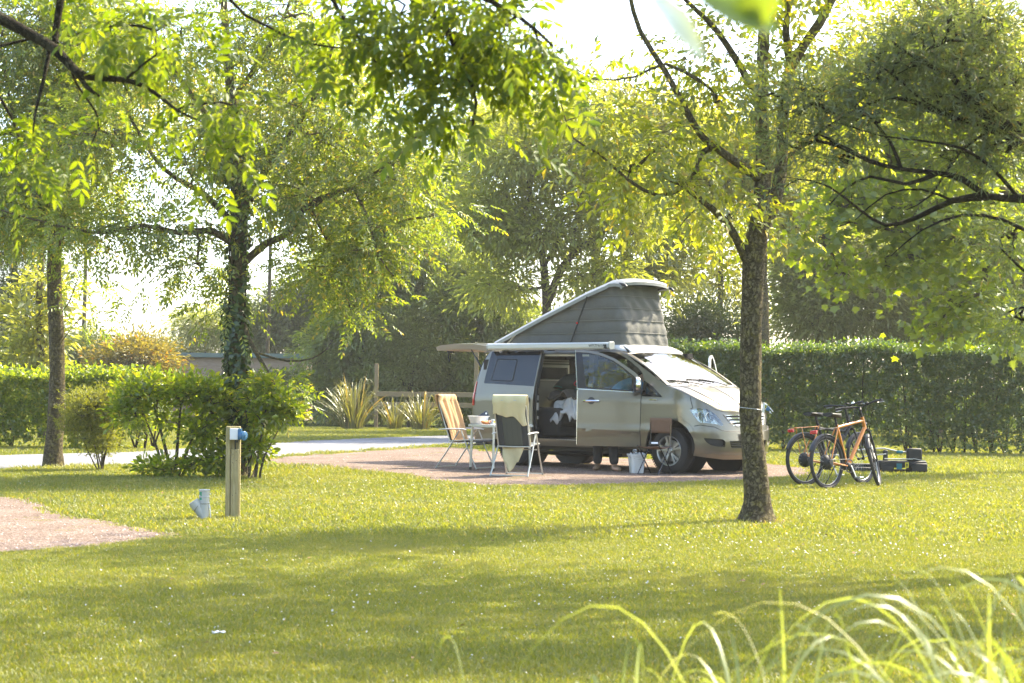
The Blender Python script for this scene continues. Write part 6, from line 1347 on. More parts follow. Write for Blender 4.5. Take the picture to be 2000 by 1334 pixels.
# ---- overhanging tree, trunk outside the frame on the left
D=7.
def mk_over():
    X0,Y0=-3.3,7.6
    limbs=[[(X0,Y0,-.05,.16),(X0+.02,Y0,.8,.13),(X0-.02,Y0-.02,1.9,.12),(X0+.02,Y0-.05,2.6,.11),(X0+.1,Y0-.1,3.4,.09),(X0+.3,Y0-.2,4.6,.06)],
     [(X0+.02,Y0-.05,2.5,.06),(X0+.5,Y0-.3,2.75,.045)]+LM(D,[(-70,5,.1,.034),(0,36,0,.026),(60,68,0,.024),(110,98,-.05,.022),(150,140,-.1,.019),(185,152,-.1,.016),(235,155,-.1,.012),(290,172,-.15,.009),(345,215,-.2,.006),(400,240,-.2,.004)]),
     LM(D,[(135,122,-.05,.013),(170,170,-.1,.010),(195,188,-.1,.006)]),
     LM(D,[(98,92,0,.011),(84,160,-.1,.008),(70,215,-.15,.006),(64,262,-.2,.003)]),
     LM(D,[(128,110,0,.008),(150,165,.1,.006),(185,215,.15,.005),(192,245,.2,.003),(178,282,.2,.002)]),
     LM(D,[(128,-60,0,.018),(110,50,.02,.016),(108,84,0,.014)]),
     LM(D,[(0,90,0,.008),(50,78,.05,.007),(75,74,.05,.005)]),
     LM(D,[(0,190,.2,.007),(25,235,.2,.006),(38,270,.2,.004)]),LM(D,[(-60,280,.2,.012),(0,262,.1,.008),(50,250,.1,.004)]),
     LM(D,[(240,160,-.1,.007),(280,125,-.2,.005),(330,90,-.25,.003)]),
     # high limb that hangs down at the top centre
     [(X0+.1,Y0-.1,3.3,.07),(X0+1.2,Y0-.5,3.9,.055)]+LM(D-.4,[(450,-260,0,.045),(640,-120,0,.035),(760,-40,0,.026),(850,30,0,.018),(900,110,0,.012),(930,200,0,.007),(915,270,0,.004)]),
     LM(D-.4,[(760,-40,0,.016),(900,-20,-.1,.012),(1010,30,-.15,.009),(1080,90,-.2,.005)]),LM(D-.4,[(640,-120,0,.014),(640,-20,0,.010),(690,60,0,.007),(740,130,0,.004)]),
     LM(D-.4,[(450,-120,0,.012),(450,0,.1,.008),(520,50,.1,.006),(600,85,.1,.004),(690,95,.1,.003)])]
    bl=BL(D,[(240,60,-.1,110,60,.35,1.5),(330,60,-.2,100,60,.35,1.2),(410,195,-.2,90,35,.3,1.0),(470,215,-.2,45,35,.22,.6),(445,310,-.15,45,40,.2,.35),(40,320,.1,60,26,.25,.5),(60,275,.1,90,40,.3,.5),(140,260,.1,70,40,.3,.3),(250,200,0,50,30,.2,.3),(420,355,-.2,30,20,.12,.12),(600,20,.1,60,30,.3,.35),(150,-60,0,260,60,.6,1.6)])
    bl+=BL(D-.4,[(860,25,0,260,55,.45,4.0),(880,85,0,190,50,.4,2.8),(1010,60,-.1,120,60,.35,2.2),(710,80,.1,100,45,.3,1.6),(880,160,0,130,40,.3,1.5),(1060,130,-.1,55,50,.25,.9),(905,225,0,50,40,.18,.5),(920,310,0,14,22,.1,.12),(790,170,0,45,32,.2,.5),(980,215,-.1,40,25,.2,.35),(640,60,.1,60,45,.25,.5),(820,-100,0,330,60,.8,2.5),(680,150,.1,20,30,.12,.18)])
    return make_tree('overhanging_tree','near ash tree whose leafy dark branches hang into the top of the picture','tree',limbs,bl,215,dict(kind='compound',L=.140,k=4,lr=.34,wr=.40,full=True,mat=M['leaf_fore'],drop=-.7,droop=.6),'bark_dark',per=4,cl_r=.065,sp=.07,twig_r=.0018,seed=4,leaf_parts=300,start_h=2.2,exp=.5)
mk_over()
# ---- narrow-leaved grey tree reaching in from the right
D=9.
def mk_needle():
    X0,Y0=4.1,9.6
    limbs=[[(X0,Y0,-.05,.22),(X0-.03,Y0,1.0,.17),(X0,Y0,2.2,.15),(X0+.05,Y0,3.2,.12),(X0,Y0,4.5,.07)],
     [(X0,Y0,1.9,.09),(X0-.5,Y0-.2,2.1,.07)]+LM(D,[(2060,400,.1,.030),(1990,388,0,.024),(1930,383,0,.019),(1880,350,0,.016),(1830,338,0,.014),(1760,330,-.1,.011),(1700,315,-.15,.012),(1640,285,-.2,.012),(1590,275,-.2,.007)]),
     LM(D,[(1930,383,0,.026),(1860,392,.1,.018),(1790,425,.2,.014),(1730,440,.2,.010),(1680,410,.2,.008),(1620,365,.1,.006),(1560,350,0,.004),(1530,370,0,.003)]),
     LM(D,[(2040,250,.1,.035),(1960,243,0,.030),(1900,205,0,.024),(1860,150,0,.018),(1800,120,-.1,.012),(1740,80,-.1,.007)]),
     LM(D,[(2060,330,.1,.035),(1960,260,.1,.026),(1880,235,0,.020),(1800,205,0,.015),(1740,190,-.1,.010),(1660,220,-.1,.006),(1590,265,-.15,.004)]),
     LM(D,[(1830,338,0,.016),(1770,360,-.1,.010),(1700,345,-.1,.008),(1650,370,-.1,.005),(1620,400,-.1,.004)]),
     LM(D,[(1760,330,-.1,.012),(1740,280,-.1,.009),(1700,230,-.1,.006),(1670,200,-.1,.003)]),
     LM(D,[(1900,205,0,.012),(1880,110,.1,.010),(1860,40,.1,.008),(1840,-40,.1,.004)]),
     LM(D,[(2040,560,.1,.012),(1990,520,0,.008),(1950,480,0,.004)]),
     LM(D,[(2040,470,.2,.014),(1960,430,.1,.010),(1880,420,.1,.008),(1800,450,.2,.005),(1740,500,.2,.003)]),
     LM(D,[(1990,388,0,.012),(1940,330,-.1,.010),(1880,290,-.2,.008),(1800,275,-.2,.006),(1720,265,-.2,.004),(1640,240,-.2,.002)]),
     LM(D,[(2040,180,.1,.018),(1980,150,.1,.013),(1930,90,.1,.010),(1900,20,.1,.007),(1890,-50,.1,.004)]),
     LM(D,[(1960,243,0,.010),(1880,290,.1,.008),(1820,380,.2,.006),(1770,410,.2,.003)]),
     LM(D,[(1860,392,.1,.009),(1800,370,.2,.007),(1730,380,.3,.005),(1670,430,.3,.003)]),
     LM(D,[(1900,205,0,.009),(1830,215,-.1,.007),(1750,150,-.1,.005),(1690,110,-.1,.003)]),
     LM(D,[(2050,620,.1,.014),(2000,600,0,.008),(1970,610,0,.004)])]
    bl=BL(D,[(1860,70,0,150,90,.5,4),(1740,130,0,110,80,.45,2.8),(1950,170,0,100,110,.5,3),(1860,200,0,110,60,.4,2),(1640,190,-.1,110,80,.3,1.3),(1560,190,-.15,90,90,.3,.9),(1560,270,-.15,90,70,.25,.8),(1700,230,-.1,70,40,.3,1.0),(1950,290,0,70,50,.35,1.2),(1870,300,0,80,40,.3,.9),(1970,470,.1,60,70,.35,.9),(1990,620,.1,40,60,.3,.7),(1650,310,-.1,60,30,.25,.6),(1480,190,-.2,25,60,.15,.25),(1500,380,-.2,25,60,.15,.16),(1900,-90,.1,260,80,.9,1.2),(2150,250,.3,150,250,.9,1.2)])
    return make_tree('grey_leaved_tree','dark branching tree with narrow grey green leaves reaching in at top right','tree',limbs,bl,760,dict(kind='spray',L=.058,n=6,wr=.11,mat=M['leaf_needle'],drop=-.1,tumble=1.),'bark_dark',per=5,cl_r=.085,sp=.09,twig_r=.0030,seed=5,start_h=1.5,exp=.48)
mk_needle()
# ---- maple beyond the bicycles
D=25.
def mk_maple():
    X0=9.6;Y0=27.
    limbs=[[(X0,Y0,-.05,.30),(X0,Y0,1.5,.22),(X0-.2,Y0,3.2,.19),(X0-.3,Y0,5,.14),(X0-.2,Y0,8,.05)],
     [(X0-.1,Y0,2.4,.12)]+LM(D,[(2080,520,1,.09),(1980,500,.5,.07),(1880,470,.2,.05),(1790,460,0,.035),(1700,440,-.2,.02),(1620,430,-.3,.01)]),
     [(X0-.2,Y0,3.4,.11)]+LM(D,[(2060,400,1,.08),(1950,370,.5,.06),(1830,330,.2,.04),(1730,320,0,.025),(1640,330,-.2,.01)]),
     [(X0-.3,Y0,4.6,.09)]+LM(D,[(2000,260,1,.07),(1880,200,.5,.04),(1760,180,0,.02)])]
    bl=BL(D,[(1660,390,-.2,90,60,1.,1.8),(1800,420,0,120,80,1.3,3),(1930,450,.3,110,110,1.5,3),(1740,300,0,110,70,1.2,2.2),(1880,300,.3,120,90,1.4,2.6),(1600,470,-.3,60,50,.7,.8),(1760,510,-.2,90,50,.9,1.5),(1900,590,0,90,60,1.,1.6),(1980,640,.3,60,60,.9,1.),(1640,540,-.3,60,40,.6,.5),(1830,640,.1,60,30,.5,.5),(1700,180,.2,120,90,1.4,2.),(1880,130,.4,140,110,1.6,2.4),(1850,-60,.4,250,110,2.,1.0)])
    return make_tree('maple_tree','bright yellow green maple hanging over the right end of the clipped hedge','tree',limbs,bl,800,dict(kind='maple',L=.125,mat=M['leaf_maple'],drop=-.5,tumble=.5),'bark',per=10,cl_r=.30,sp=.3,twig_r=.007,seed=6,leaf_parts=160,start_h=1.5)
mk_maple()
# ---- tree beyond the right edge of the frame whose shade lies over the near lawn
def mk_shade():
    X0,Y0=7.0,13.6
    limbs=[[(X0,Y0,-.05,.24),(X0,Y0,1.5,.19),(X0-.1,Y0,4,.15),(X0-.1,Y0,7,.10),(X0,Y0,10,.04)],[(X0-.1,Y0,4.6,.09),(X0-1.6,Y0-.3,6.4,.06),(X0-3,Y0-.4,7.6,.02)],[(X0-.1,Y0,5.0,.08),(X0+1.5,Y0+.5,7.2,.05),(X0+2.4,Y0+.6,8.4,.02)]]
    bl=[((X0-1.2,Y0-.3,8.3),(2.9,2.9,1.7),4),((X0-3.2,Y0-.6,7.2),(1.8,2.0,.9),1.6),((X0+1.2,Y0+.5,8.6),(2.2,2.2,1.5),1.5)]
    make_tree('roadside_tree','leafy tree standing beyond the right edge of the picture, shading the near lawn','tree',limbs,bl,210,dict(ASH,L=.34),'bark',per=8,cl_r=.34,sp=.35,twig_r=.007,seed=7,start_h=3)
mk_shade()
# ---- trees and bushes of the background
def bgtree(name,label,D,px,blobs,ncl,leaf,trunk=None,tr=.2,group='trees beyond the pitch',per=40,cl_r=.5,seed=0,bark='bark',cat='tree',top=None,fork=None,sides=4,base_r=None):
    x,y,_=at(px,760,D)
    zt=max(b[0][2]+b[1][2]*.3 for b in BL(D,blobs))
    if trunk: lb=LM(D,trunk); lb=[(x,y,-.05,tr*1.25),]+lb
    else: lb=[(x,y,-.05,tr*1.2),(x,y,1.2,tr),(x+.1,y,zt*.5,tr*.7),(x,y,zt,tr*.25)]
    limbs=[lb]+[LM(D,f) for f in (fork or [])]
    return make_tree(name,label,cat,limbs,BL(D,blobs),ncl,leaf,bark,group,per=per,cl_r=cl_r,sp=.5,twig_r=.010,seed=seed,start_h=.3 if cat=='bush' else 1.0,sides=sides,clumps=4)
WIL=dict(kind='quad',L=.21,wr=.30,mat=M['leaf_willow'],drop=-.5); GRY=dict(kind='quad',L=.20,wr=.32,mat=M['leaf_grey'],drop=-.25); PAL=dict(kind='quad',L=.20,wr=.45,mat=M['leaf_pale'],drop=-.4); DRK=dict(kind='quad',L=.15,wr=.42,mat=M['leaf_dark'],drop=-.2); ORG=dict(kind='quad',L=.15,wr=.45,mat=M['leaf_orange'],drop=-.2)
MID=dict(kind='quad',L=.20,wr=.30,mat=leafmat('mid_green_narrow_leaf',(.12,.17,.05),(.21,.265,.09),trans=.42,tint=(1.4,1.45,.55)),drop=-.45)
bgtree('willow_tree','pale willow with a forked trunk rising behind the pop-up roof',44,1062,[(1000,330,0,130,110,2.2,3),(1130,300,0,140,120,2.4,3.6),(1210,400,0,110,110,2,2.4),(1060,440,0,130,80,2,2.6),(950,430,0,90,80,1.6,1.6),(1150,540,0,110,60,1.5,1.3),(1040,230,0,120,60,1.8,1.2),(980,560,0,80,60,1.4,1)],420,WIL,trunk=[(1064,690,0,.13),(1068,600,0,.12),(1062,520,0,.10),(1050,450,0,.08),(1035,380,0,.06),(1030,300,0,.03)],fork=[[(1070,590,0,.12),(1100,520,0,.10),(1140,480,0,.085),(1180,450,0,.07),(1200,400,0,.055),(1215,330,0,.03)],[(1115,505,0,.07),(1125,430,0,.055),(1140,350,0,.04),(1145,270,0,.02)],[(1062,520,0,.06),(1090,470,0,.05),(1100,420,0,.03)]],per=70,cl_r=.42,seed=10)
bgtree('willow_tree','tall thin-leaved willow just right of the raised roof tip',52,1240,[(1240,300,0,130,130,2.4,3),(1340,420,0,100,120,2,2),(1270,520,0,90,80,1.6,1.4),(1330,250,0,110,90,2,1.8),(1180,200,0,120,60,2,1)],300,PAL,trunk=[(1236,640,0,.2),(1230,560,0,.18),(1220,480,0,.16),(1215,400,0,.12),(1210,300,0,.08),(1215,200,0,.03)],fork=[[(1190,690,.5,.2),(1170,560,.5,.17),(1160,470,.5,.14),(1150,400,.5,.08)],[(1262,690,1,.15),(1262,560,1,.13),(1275,480,1,.1),(1290,400,1,.05)]],per=60,cl_r=.45,seed=11,bark='bark_dark')
bgtree('birch_tree','airy pale tree with sky showing through behind the windscreen',60,1400,[(1400,430,0,110,150,2.4,2.2),(1350,560,0,70,80,1.6,.9),(1450,560,0,80,100,1.8,1.2),(1420,260,0,110,100,2.2,1.3)],170,PAL,per=45,cl_r=.42,seed=12,tr=.14)
bgtree('ash_tree','bare lichen-covered trunk right behind the foreground tree trunk',40,1490,[(1490,300,0,120,120,2,2),(1560,420,0,90,90,1.6,1.2),(1420,330,0,90,90,1.6,1)],170,PAL,trunk=[(1491,700,0,.16),(1490,600,0,.14),(1488,500,0,.12),(1492,350,0,.08),(1495,200,0,.03)],per=50,cl_r=.4,seed=13,bark='bark_yellow',tr=.16)
bgtree('grey_willow','grey green willow above the middle of the clipped hedge',47,1640,[(1600,600,0,110,80,1.8,2.4),(1700,560,0,120,110,2,3),(1640,470,0,110,80,2,2),(1560,520,0,60,70,1.4,1)],330,GRY,per=90,cl_r=.42,seed=14,tr=.16)
bgtree('grey_willow','grey green willow behind the right half of the hedge',48,1830,[(1820,560,0,120,100,2,3),(1920,600,0,110,90,2,2.6),(1880,470,0,130,90,2,2.4),(1800,640,0,120,50,1.6,1.4)],360,GRY,per=90,cl_r=.42,seed=15,tr=.18)
bgtree('grey_willow','dense willow closing the view at the far right edge',44,2040,[(2020,560,0,100,130,2,3),(2080,400,0,130,140,2.2,3),(1980,660,0,80,50,1.6,1)],240,GRY,per=80,cl_r=.42,seed=16,tr=.2)
bgtree('tall_tree','tall light green tree filling the sky behind the top right branches',58,1740,[(1700,330,0,140,120,3,3),(1850,300,0,140,140,3,3.4),(1780,180,0,170,120,3,3),(1950,200,0,130,160,3,3),(1620,220,0,100,110,2.4,1.6),(1800,60,0,200,80,3,2)],420,dict(PAL,L=.28),per=70,cl_r=.6,seed=17,tr=.3)
bgtree('dark_bush','dark evergreen bush behind the windscreen and hedge',56,1375,[(1370,625,0,70,40,1.5,1.4),(1330,670,0,80,60,1.5,1.3),(1440,660,0,70,50,1.5,1),(1400,720,0,120,60,1.5,1.2)],150,DRK,per=90,cl_r=.4,seed=18,cat='bush',tr=.1,group='bushes beyond the pitch')
bgtree('narrow_leaved_bush','tall drooping mid green bush left of the van tailgate',57,870,[(860,600,0,100,90,1.8,3),(820,500,0,90,70,1.6,2),(880,700,0,90,80,1.5,2.2),(930,560,0,70,90,1.5,1.6),(900,770,0,90,60,1.3,1.3),(990,630,0,80,70,1.4,1.6),(1070,670,0,80,60,1.4,1.2)],420,MID,per=100,cl_r=.36,seed=19,cat='bush',tr=.1,group='bushes beyond the pitch')
bgtree('narrow_leaved_bush','tall drooping mid green bush behind the largest flax clump',57.5,700,[(700,620,0,90,90,1.7,3),(760,560,0,80,80,1.6,2.2),(680,520,0,80,60,1.5,1.6),(740,710,0,100,70,1.5,2.2),(640,690,0,60,70,1.3,1.4),(700,780,0,120,50,1.2,1.6)],420,MID,per=100,cl_r=.36,seed=20,cat='bush',tr=.1,group='bushes beyond the pitch')
bgtree('silver_bush','silvery bush in the middle of the bushes behind the fence',56,800,[(790,640,0,60,60,1.1,2),(830,690,0,60,60,1.1,2),(770,740,0,60,50,1.,1)],150,dict(GRY,L=.14),per=90,cl_r=.32,seed=21,cat='bush',tr=.08,group='bushes beyond the pitch')
bgtree('dark_tree','dark tree behind the right half of the wooden shed',76,600,[(580,620,0,80,60,2.5,2.2),(520,650,0,80,45,2.2,1.8),(630,560,0,80,60,2.4,1.8),(640,680,0,60,60,2,1.2),(600,740,0,100,40,2,1)],330,dict(DRK,L=.22),per=80,cl_r=.55,seed=22,tr=.2)
bgtree('pale_tree','rounded grey green tree top left of the ivy trunk above the shed',80,400,[(385,635,0,45,30,1.8,1),(430,655,0,60,35,2,1.3),(350,690,0,70,25,2,1),(470,630,0,50,50,2,1)],170,dict(GRY,L=.22),per=70,cl_r=.5,seed=23,tr=.15)
bgtree('bronze_bush','orange tinged bush below the open sky left of the shed',58,265,[(265,690,0,70,38,1.6,2),(300,720,0,60,40,1.4,1.4),(220,710,0,50,35,1.4,1),(260,740,0,120,30,1.4,1.3)],170,ORG,per=90,cl_r=.36,seed=24,cat='bush',tr=.08,group='bushes beyond the pitch')
bgtree('grey_bush','grey green bush just right of the bare roadside trunk',60,165,[(165,690,0,55,40,1.6,2),(140,730,0,70,40,1.6,1.8),(200,740,0,80,35,1.4,1.2)],170,dict(DRK,L=.16,mat=M['leaf_grey']),per=90,cl_r=.36,seed=25,cat='bush',tr=.08,group='bushes beyond the pitch')
bgtree('pine_tree','blurry grey pine at the left edge of the picture',44,20,[(0,470,0,70,60,1.6,1.6),(20,600,0,70,50,1.5,1.4),(-20,400,0,60,70,1.6,1.2),(0,680,0,80,40,1.4,1.1),(50,540,0,45,35,1,.5)],170,dict(kind='spray',L=.20,n=6,wr=.09,mat=M['leaf_dark'],drop=0,tumble=1),per=22,cl_r=.35,seed=26,bark='bark_dark',tr=.16)
bgtree('slim_tree','slim grey trunk with thin leaves behind the roadside tree',38,84,[(70,640,0,60,70,1.,.8),(95,560,0,40,60,.8,.4),(60,720,0,60,40,.9,.6)],60,PAL,trunk=[(84,740,0,.09),(80,660,0,.08),(76,580,0,.07),(82,500,0,.06),(80,400,0,.04)],per=40,cl_r=.36,seed=27,tr=.1)
bgtree('background_tree','light tree crown high behind the ivy clad tree',66,520,[(480,250,0,150,130,3,2.4),(620,330,0,130,120,3,2.4),(740,420,0,120,90,3,2),(640,150,0,150,100,3,1.6)],260,dict(PAL,L=.30),per=45,cl_r=.6,seed=28,tr=.09)
bgtree('background_tree','light tree crown high behind the roadside tree',68,160,[(130,250,0,140,130,3,2.2),(250,180,0,120,120,3,1.6),(40,380,0,110,90,3,1.5)],170,dict(PAL,L=.30),per=40,cl_r=.6,seed=29,tr=.10)
bgtree('background_tree','olive tree crown behind the willow at the picture centre',64,900,[(860,380,0,120,90,3,2.4),(960,250,0,100,80,3,1.4),(780,330,0,90,80,3,1.4),(900,480,0,120,60,3,1.4)],280,dict(WIL,L=.27),per=60,cl_r=.55,seed=30,tr=.25)
# low greenery that closes the horizon
def mass(name,label,pts,n,leaf,h,dep,seed,cat='hedge',kind='stuff'):
    rng=np.random.default_rng(seed); P=np.array(pts,float); seg=np.linalg.norm(np.diff(P,axis=0),axis=1); s=np.concatenate([[0],np.cumsum(seg)]); u=rng.random(n)*s[-1]
    x=np.interp(u,s,P[:,0]);y=np.interp(u,s,P[:,1]); hh=h*(.8+.35*np.array([mnoise.noise(Vector((a*.45,b*.45,seed))) for a,b in zip(x,y)]))
    z=hh*rng.random(n)**.7; q=np.stack([x+rng.normal(0,.1,n),y+(rng.random(n)-.5)*dep,z],1)
    L=leaf['L']*(.7+.6*rng.random(n)); V,F=leaf_quads(q,rng.normal(0,1,q.shape)+np.array([0,0,.2]),rng.normal(0,.6,q.shape)+np.array([0,0,1]),L,L*leaf.get('wr',.45))
    return tag(npmesh(name,V,F,leaf['mat']),label,cat,kind=kind)
mass('far_hedgerow','low dark hedgerow far behind the shed and fence',[(-60,88),(-25,86),(0,84),(25,80),(70,80)],26000,dict(L=.42,wr=.5,mat=M['leaf_dark']),3.6,3.,40,'hedgerow')
mass('far_hedgerow','line of bushes far away beyond the left edge of the lawn',[(-60,88),(-48,50),(-42,20),(-44,-10)],9000,dict(L=.8,wr=.5,mat=M['leaf_dark']),4.5,3.,44,'hedgerow')
mass('undergrowth','shaded undergrowth behind the wooden fence and the van',[(-11,60),(-3,58.5),(3,57),(9,54),(16,51)],40000,dict(L=.15,wr=.42,mat=M['leaf_dark']),2.3,2.2,41,'undergrowth')
# ---- clipped hedge on the right and hedge on the left
def clipped(name,label,a,b,dep,h,n,leaf,seed,gap=.35):
    a=np.array(a,float);b=np.array(b,float);L_=np.linalg.norm(b-a);d=(b-a)/L_;nn=np.array([-d[1],d[0]]); rng=np.random.default_rng(seed)
    t=thing(name,label,'hedge',(a[0],a[1],0),math.atan2(d[1],d[0]))
    # leaves hug the clipped faces, thinner inside
    def hgt(u): return h*(1+.018*np.sin(u*1.7)+.012*np.sin(u*4.1+1))
    k1=int(n*.42);k2=int(n*.22);k3=n-k1-k2
    u=rng.random(n)*L_; side=np.concatenate([rng.normal(0,.035,k1)+.02,dep*rng.random(k2),dep*rng.random(k3)])
    side=side+.03*np.sin(u*2.3)+.02*np.sin(u*7+2)
    z=np.concatenate([h*rng.random(k1)**.9,h-.03+rng.normal(0,.05,k2),h*(.25+.75*rng.random(k3))])
    z=z*hgt(u)/h
    top=z>h*.93
    bare=(z<gap*(1.0+.5*np.sin(u*3.1)+.6*np.sin(u*1.3+2)))&(rng.random(n)<.80); hole=np.array([mnoise.noise(Vector((a_*1.6,c*2.0,seed))) for a_,c in zip(u,z)])>.42
    fine=np.array([mnoise.noise(Vector((a_*5.5,c*5.5,seed+3.))) for a_,c in zip(u,z)])>.16
    keep=~bare&~(hole&(z<h*.85)&(rng.random(n)<.6))&~(fine&(side<.16)&(z<h*.9)&(rng.random(n)<.85)); u,side,z=u[keep],side[keep],z[keep]; n=len(u)
    shoot=(z>h*.95)&(rng.random(n)<.35); z=z+shoot*rng.random(n)**2*.22
    q=np.stack([u,side,z],1); Lf=leaf['L']*(.7+.6*rng.random(n)); D_=rng.normal(0,.7,q.shape)+np.array([0,-.5,.25]); V,F=leaf_quads(q,D_,rng.normal(0,.6,q.shape)+np.array([0,-.5,.7]),Lf,Lf*leaf['wr'])
    o=npmesh('foliage',V,F,leaf['mat'],t); o['kind']='stuff'
    m=MB()
    for k in range(int(L_*3.0)):
        x=rng.random()*L_;y=dep*(.25+.5*rng.random())
        for f in range(3):
            x2=x+rng.normal(0,.18);y2=y+rng.normal(0,.12); m.tube([(x,y,0),(x+(x2-x)*.4,y+(y2-y)*.4,.35),(x2,y2,h*.9)],[.022,.016,.006],4,cap=False)
    o=m.obj('stem',M['bark_dark'],t); o['kind']='stuff'
    return t
clipped('clipped_hedge','long clipped privet hedge with bright top behind the bicycles',(3.2,36.3),(16.5,32.3),.95,2.17,125000,dict(L=.082,wr=.58,mat=M['leaf_hedge']),50,.13)
clipped('roadside_hedge','broad-leaved hedge across the road at the left edge',(-16,31.5),(-7.0,31.9),.9,1.42,52000,dict(L=.085,wr=.6,mat=M['leaf_laurel']),51,.15)
# ---- shrubs
def shrub(name,label,D,px,stems,blobs,ncl,leaf,per,cl_r,seed,twig=.004,group=None,sp=.14):
    x,y,_=at(px,760,D); limbs=[]
    for sx,sy,r in stems:
        p=at(sx,sy,D); limbs.append([(x+(p[0]-x)*.15+RNG.normal(0,.06),y+RNG.normal(0,.1),-.03,r*1.3),(x+(p[0]-x)*.45,y+RNG.normal(0,.1),p[2]*.4,r),(p[0],y+RNG.normal(0,.15),p[2],r*.5)])
    limbs[0][0]=(x,y,-.03,limbs[0][0][3])
    return make_tree(name,label,'shrub',limbs,BL(D,blobs),ncl,leaf,'bark',group,per=per,cl_r=cl_r,sp=sp,twig_r=twig,seed=seed,start_h=.05)
LAU=dict(kind='full',L=.095,wr=.46,mat=M['leaf_laurel'],drop=.25,tumble=.6)
shrub('broad_leaved_shrub','broad-leaved shrub with bright top leaves left of the socket post',22.3,340,[(300,790,.022),(270,800,.018),(360,780,.022),(400,800,.020),(420,830,.016)],[(290,762,0,75,38,.55,2.4),(380,765,-.1,75,40,.55,2.6),(430,790,-.1,40,50,.4,1.1),(250,800,0,45,40,.4,.9),(400,850,-.2,55,40,.4,1.1),(330,915,-.2,80,20,.35,1.1),(420,900,-.2,50,32,.35,1.1),(360,820,.1,70,28,.4,.7)],430,LAU,11,.085,60)
shrub('broad_leaved_shrub','lower broad-leaved shrub right of the socket post under the ivy tree',22.0,500,[(520,790,.018),(545,830,.014),(480,800,.016),(490,870,.012)],[(510,800,0,45,50,.4,1.2),(545,800,0,40,40,.35,1.0),(495,870,0,30,35,.3,.8),(570,800,.1,25,25,.25,.4),(520,750,.1,40,26,.3,.5)],170,LAU,11,.085,61)
shrub('feathery_shrub','small feathery light green shrub at the foot of the bare trunk',23.6,197,[(170,780,.010),(200,770,.012),(230,800,.010),(150,830,.008),(185,850,.010),(215,850,.010)],[(175,790,0,60,40,.45,2.2),(215,790,0,40,50,.4,1.6),(150,830,0,40,30,.35,.9),(195,860,0,45,40,.35,1.6)],440,dict(kind='spray',L=.035,n=6,wr=.3,mat=M['leaf_fern'],drop=.5,tumble=1),9,.07,62,twig=.003,sp=.1)
# ---- flax clumps and foreground grass: every blade is a piece
def blade(name,base,d,h,reach,wd,mat,parent,curl=1.,seg=6,twist=0.):
    d=np.array([math.cos(d),math.sin(d)]); s=np.array([-d[1],d[0]]); V=[];F=[]; zf=lambda t:t-curl*.30*t**3.; zm=max(zf(q/20) for q in range(21))
    for i in range(seg+1):
        t=i/seg; c=np.array([base[0]+d[0]*reach*t**1.6,base[1]+d[1]*reach*t**1.6,base[2]+h*zf(t)/zm]); w_=wd*(1-t**2.2)*(.55+.45*min(1,t*4))+.0006
        sv=np.array([s[0]*math.cos(twist*t),s[1]*math.cos(twist*t),math.sin(twist*t)]); 
        V+=[tuple(c+sv*w_),tuple(c-np.array([d[0],d[1],-.5])*w_*.35),tuple(c-sv*w_)]
        if i: o=3*(i-1); F+=[(o,o+3,o+4,o+1),(o+1,o+4,o+5,o+2)]
    me=bpy.data.meshes.new(name); me.from_pydata(V,[],F); me.shade_smooth(); return link_mesh(name,me,mat,parent)
def flax(label,px,D,n,h,rad,seed):
    rng=np.random.default_rng(seed); x,y,_=at(px,760,D); t=thing('flax_clump',label,'flax plant',(x,y,0),0,'flax clumps along the fence')
    for k in range(n):
        a=rng.random()*6.283; q=rng.random(); rr=.16*rng.random()
        blade('blade',(rr*math.cos(a)*2.2*rad,rr*math.sin(a)*1.4,0),a,h*(1.05-.55*q**1.5)*(.75+.35*rng.random()),rad*(.15+.95*q**.9),.018+.012*rng.random(),M['leaf_phormium'],t,curl=.4+2.0*(rng.random()<.18),twist=rng.normal(0,.5))
flax('largest spiky flax clump with grey green sword leaves in front of the shed bushes',690,51,150,1.62,1.05,70)
flax('middle spiky flax clump between the largest one and the fence rails',772,51.5,70,1.05,.75,71)
flax('right spiky flax clump below the fence rails beside the orange towel',822,51,95,1.15,.85,72)
def sedge(label,X,Y,n,h,reach,seed,spec=()):
    rng=np.random.default_rng(seed); t=thing('ornamental_grass',label,'grass clump',(X,Y,0),0)
    for k in range(n):
        a=rng.random()*6.283; q=rng.random()
        blade('blade',(rng.normal(0,.10),rng.normal(0,.06),0),a,h*(.72+.4*rng.random()),reach*(.1+q),.0032+.0022*rng.random(),M['leaf_sedge'],t,curl=.8+1.6*q,seg=14,twist=rng.normal(0,.8))
    return t
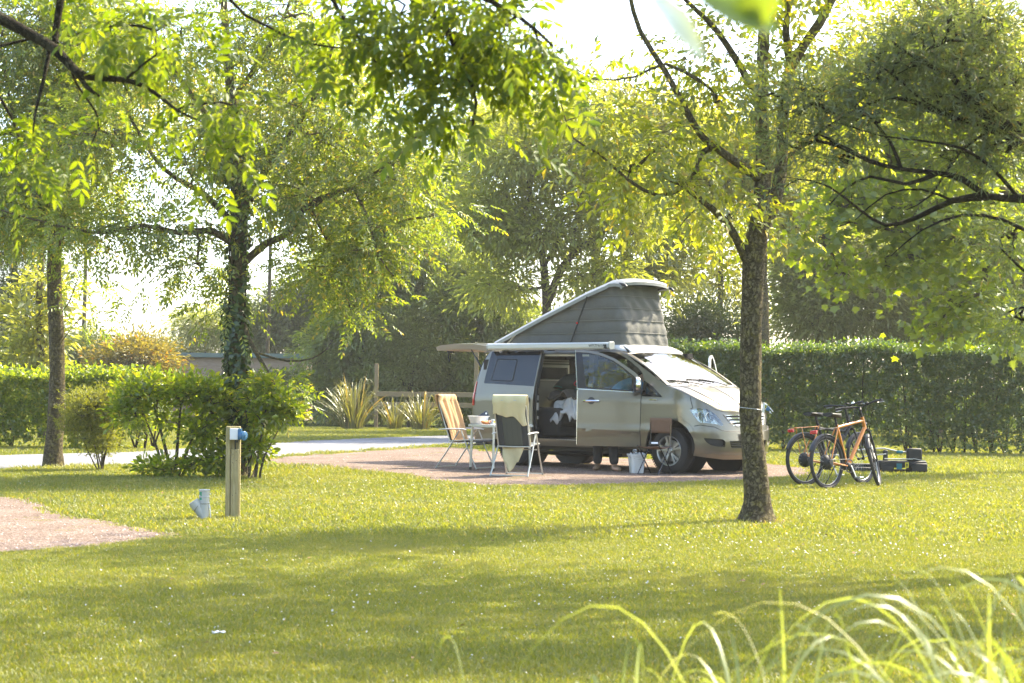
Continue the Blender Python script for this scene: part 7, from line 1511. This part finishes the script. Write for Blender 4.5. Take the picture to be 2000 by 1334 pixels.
M['leaf_sedge']=leafmat('sedge_blade',(.12,.17,.04),(.22,.27,.10),(.40,.42,.30),trans=.45,tint=(1.2,1.25,.7),gloss=.08,rough=.4)
sedge('arching out-of-focus grass clump at the bottom right corner',.98,2.95,95,.80,.62,80)
sedge('low arching grass clump at the bottom edge right of centre',.47,3.0,34,.75,.50,81)
sedge('few upright grass blades at the bottom edge near the middle',.17,3.05,8,.76,.14,82)
# ---- low twig close to the lens
M['leaf_glare']=leafmat('glare_painted_leaf',(.20,.22,.15),(.26,.28,.20),trans=.35,gloss=.45,rough=.45)  # sun glare on one leaf put into its pale colour and strong gloss
def lowtwig():
    t=thing('low_twig','very near blurred twig with a yellow green leaf at the top edge','twig',at(1430,-150,1.25))
    b=np.array(at(1430,-150,1.25))
    def q(px,py,Y=1.25): return np.array(at(px,py,Y))-b
    m=MB(); m.tube([q(1180,-260),q(1300,-180),q(1430,-150),q(1500,-90),q(1460,-40)],[.004,.0035,.003,.002,.001],6); m.tube([q(1300,-180),q(1270,-90),q(1255,-20)],[.002,.0015,.001],5); m.obj('stem',M['bark_dark'],t)
    for (a,c,L,W,N_) in (((1345,-22),(1535,48),.078,.038,(.1,-1,.35)),((1500,-60),(1470,60),.052,.030,(.3,-.9,.3)),((1262,-20),(1388,108),.069,.024,(.3,-1,.2)),((1110,-60),(1090,12),.03,.02,(0,-1,.3))):
        p=q(*a);d=q(*c)-p; V,F=leaf_full(p[None],d[None],np.array([N_],float),np.array([L]),np.array([W])); npmesh('leaf',V,F,M['leaf_glare'] if W==.024 else M['leaf_maple'],t)
lowtwig()
# ================================================================== thin summer haze
m=MB(); m.box((0,75,14),(190,190,31)); hm=bpy.data.materials.new('thin_haze'); hm.use_nodes=True; n_=hm.node_tree; n_.nodes.clear(); o_=n_.nodes.new('ShaderNodeOutputMaterial'); v_=n_.nodes.new('ShaderNodeVolumePrincipled'); v_.inputs['Density'].default_value=.0006; v_.inputs['Color'].default_value=(.97,.96,.90,1); v_.inputs['Anisotropy'].default_value=.3; n_.links.new(v_.outputs[0],o_.inputs['Volume'])
tag(m.obj('haze',hm,None,None),kind='stuff')
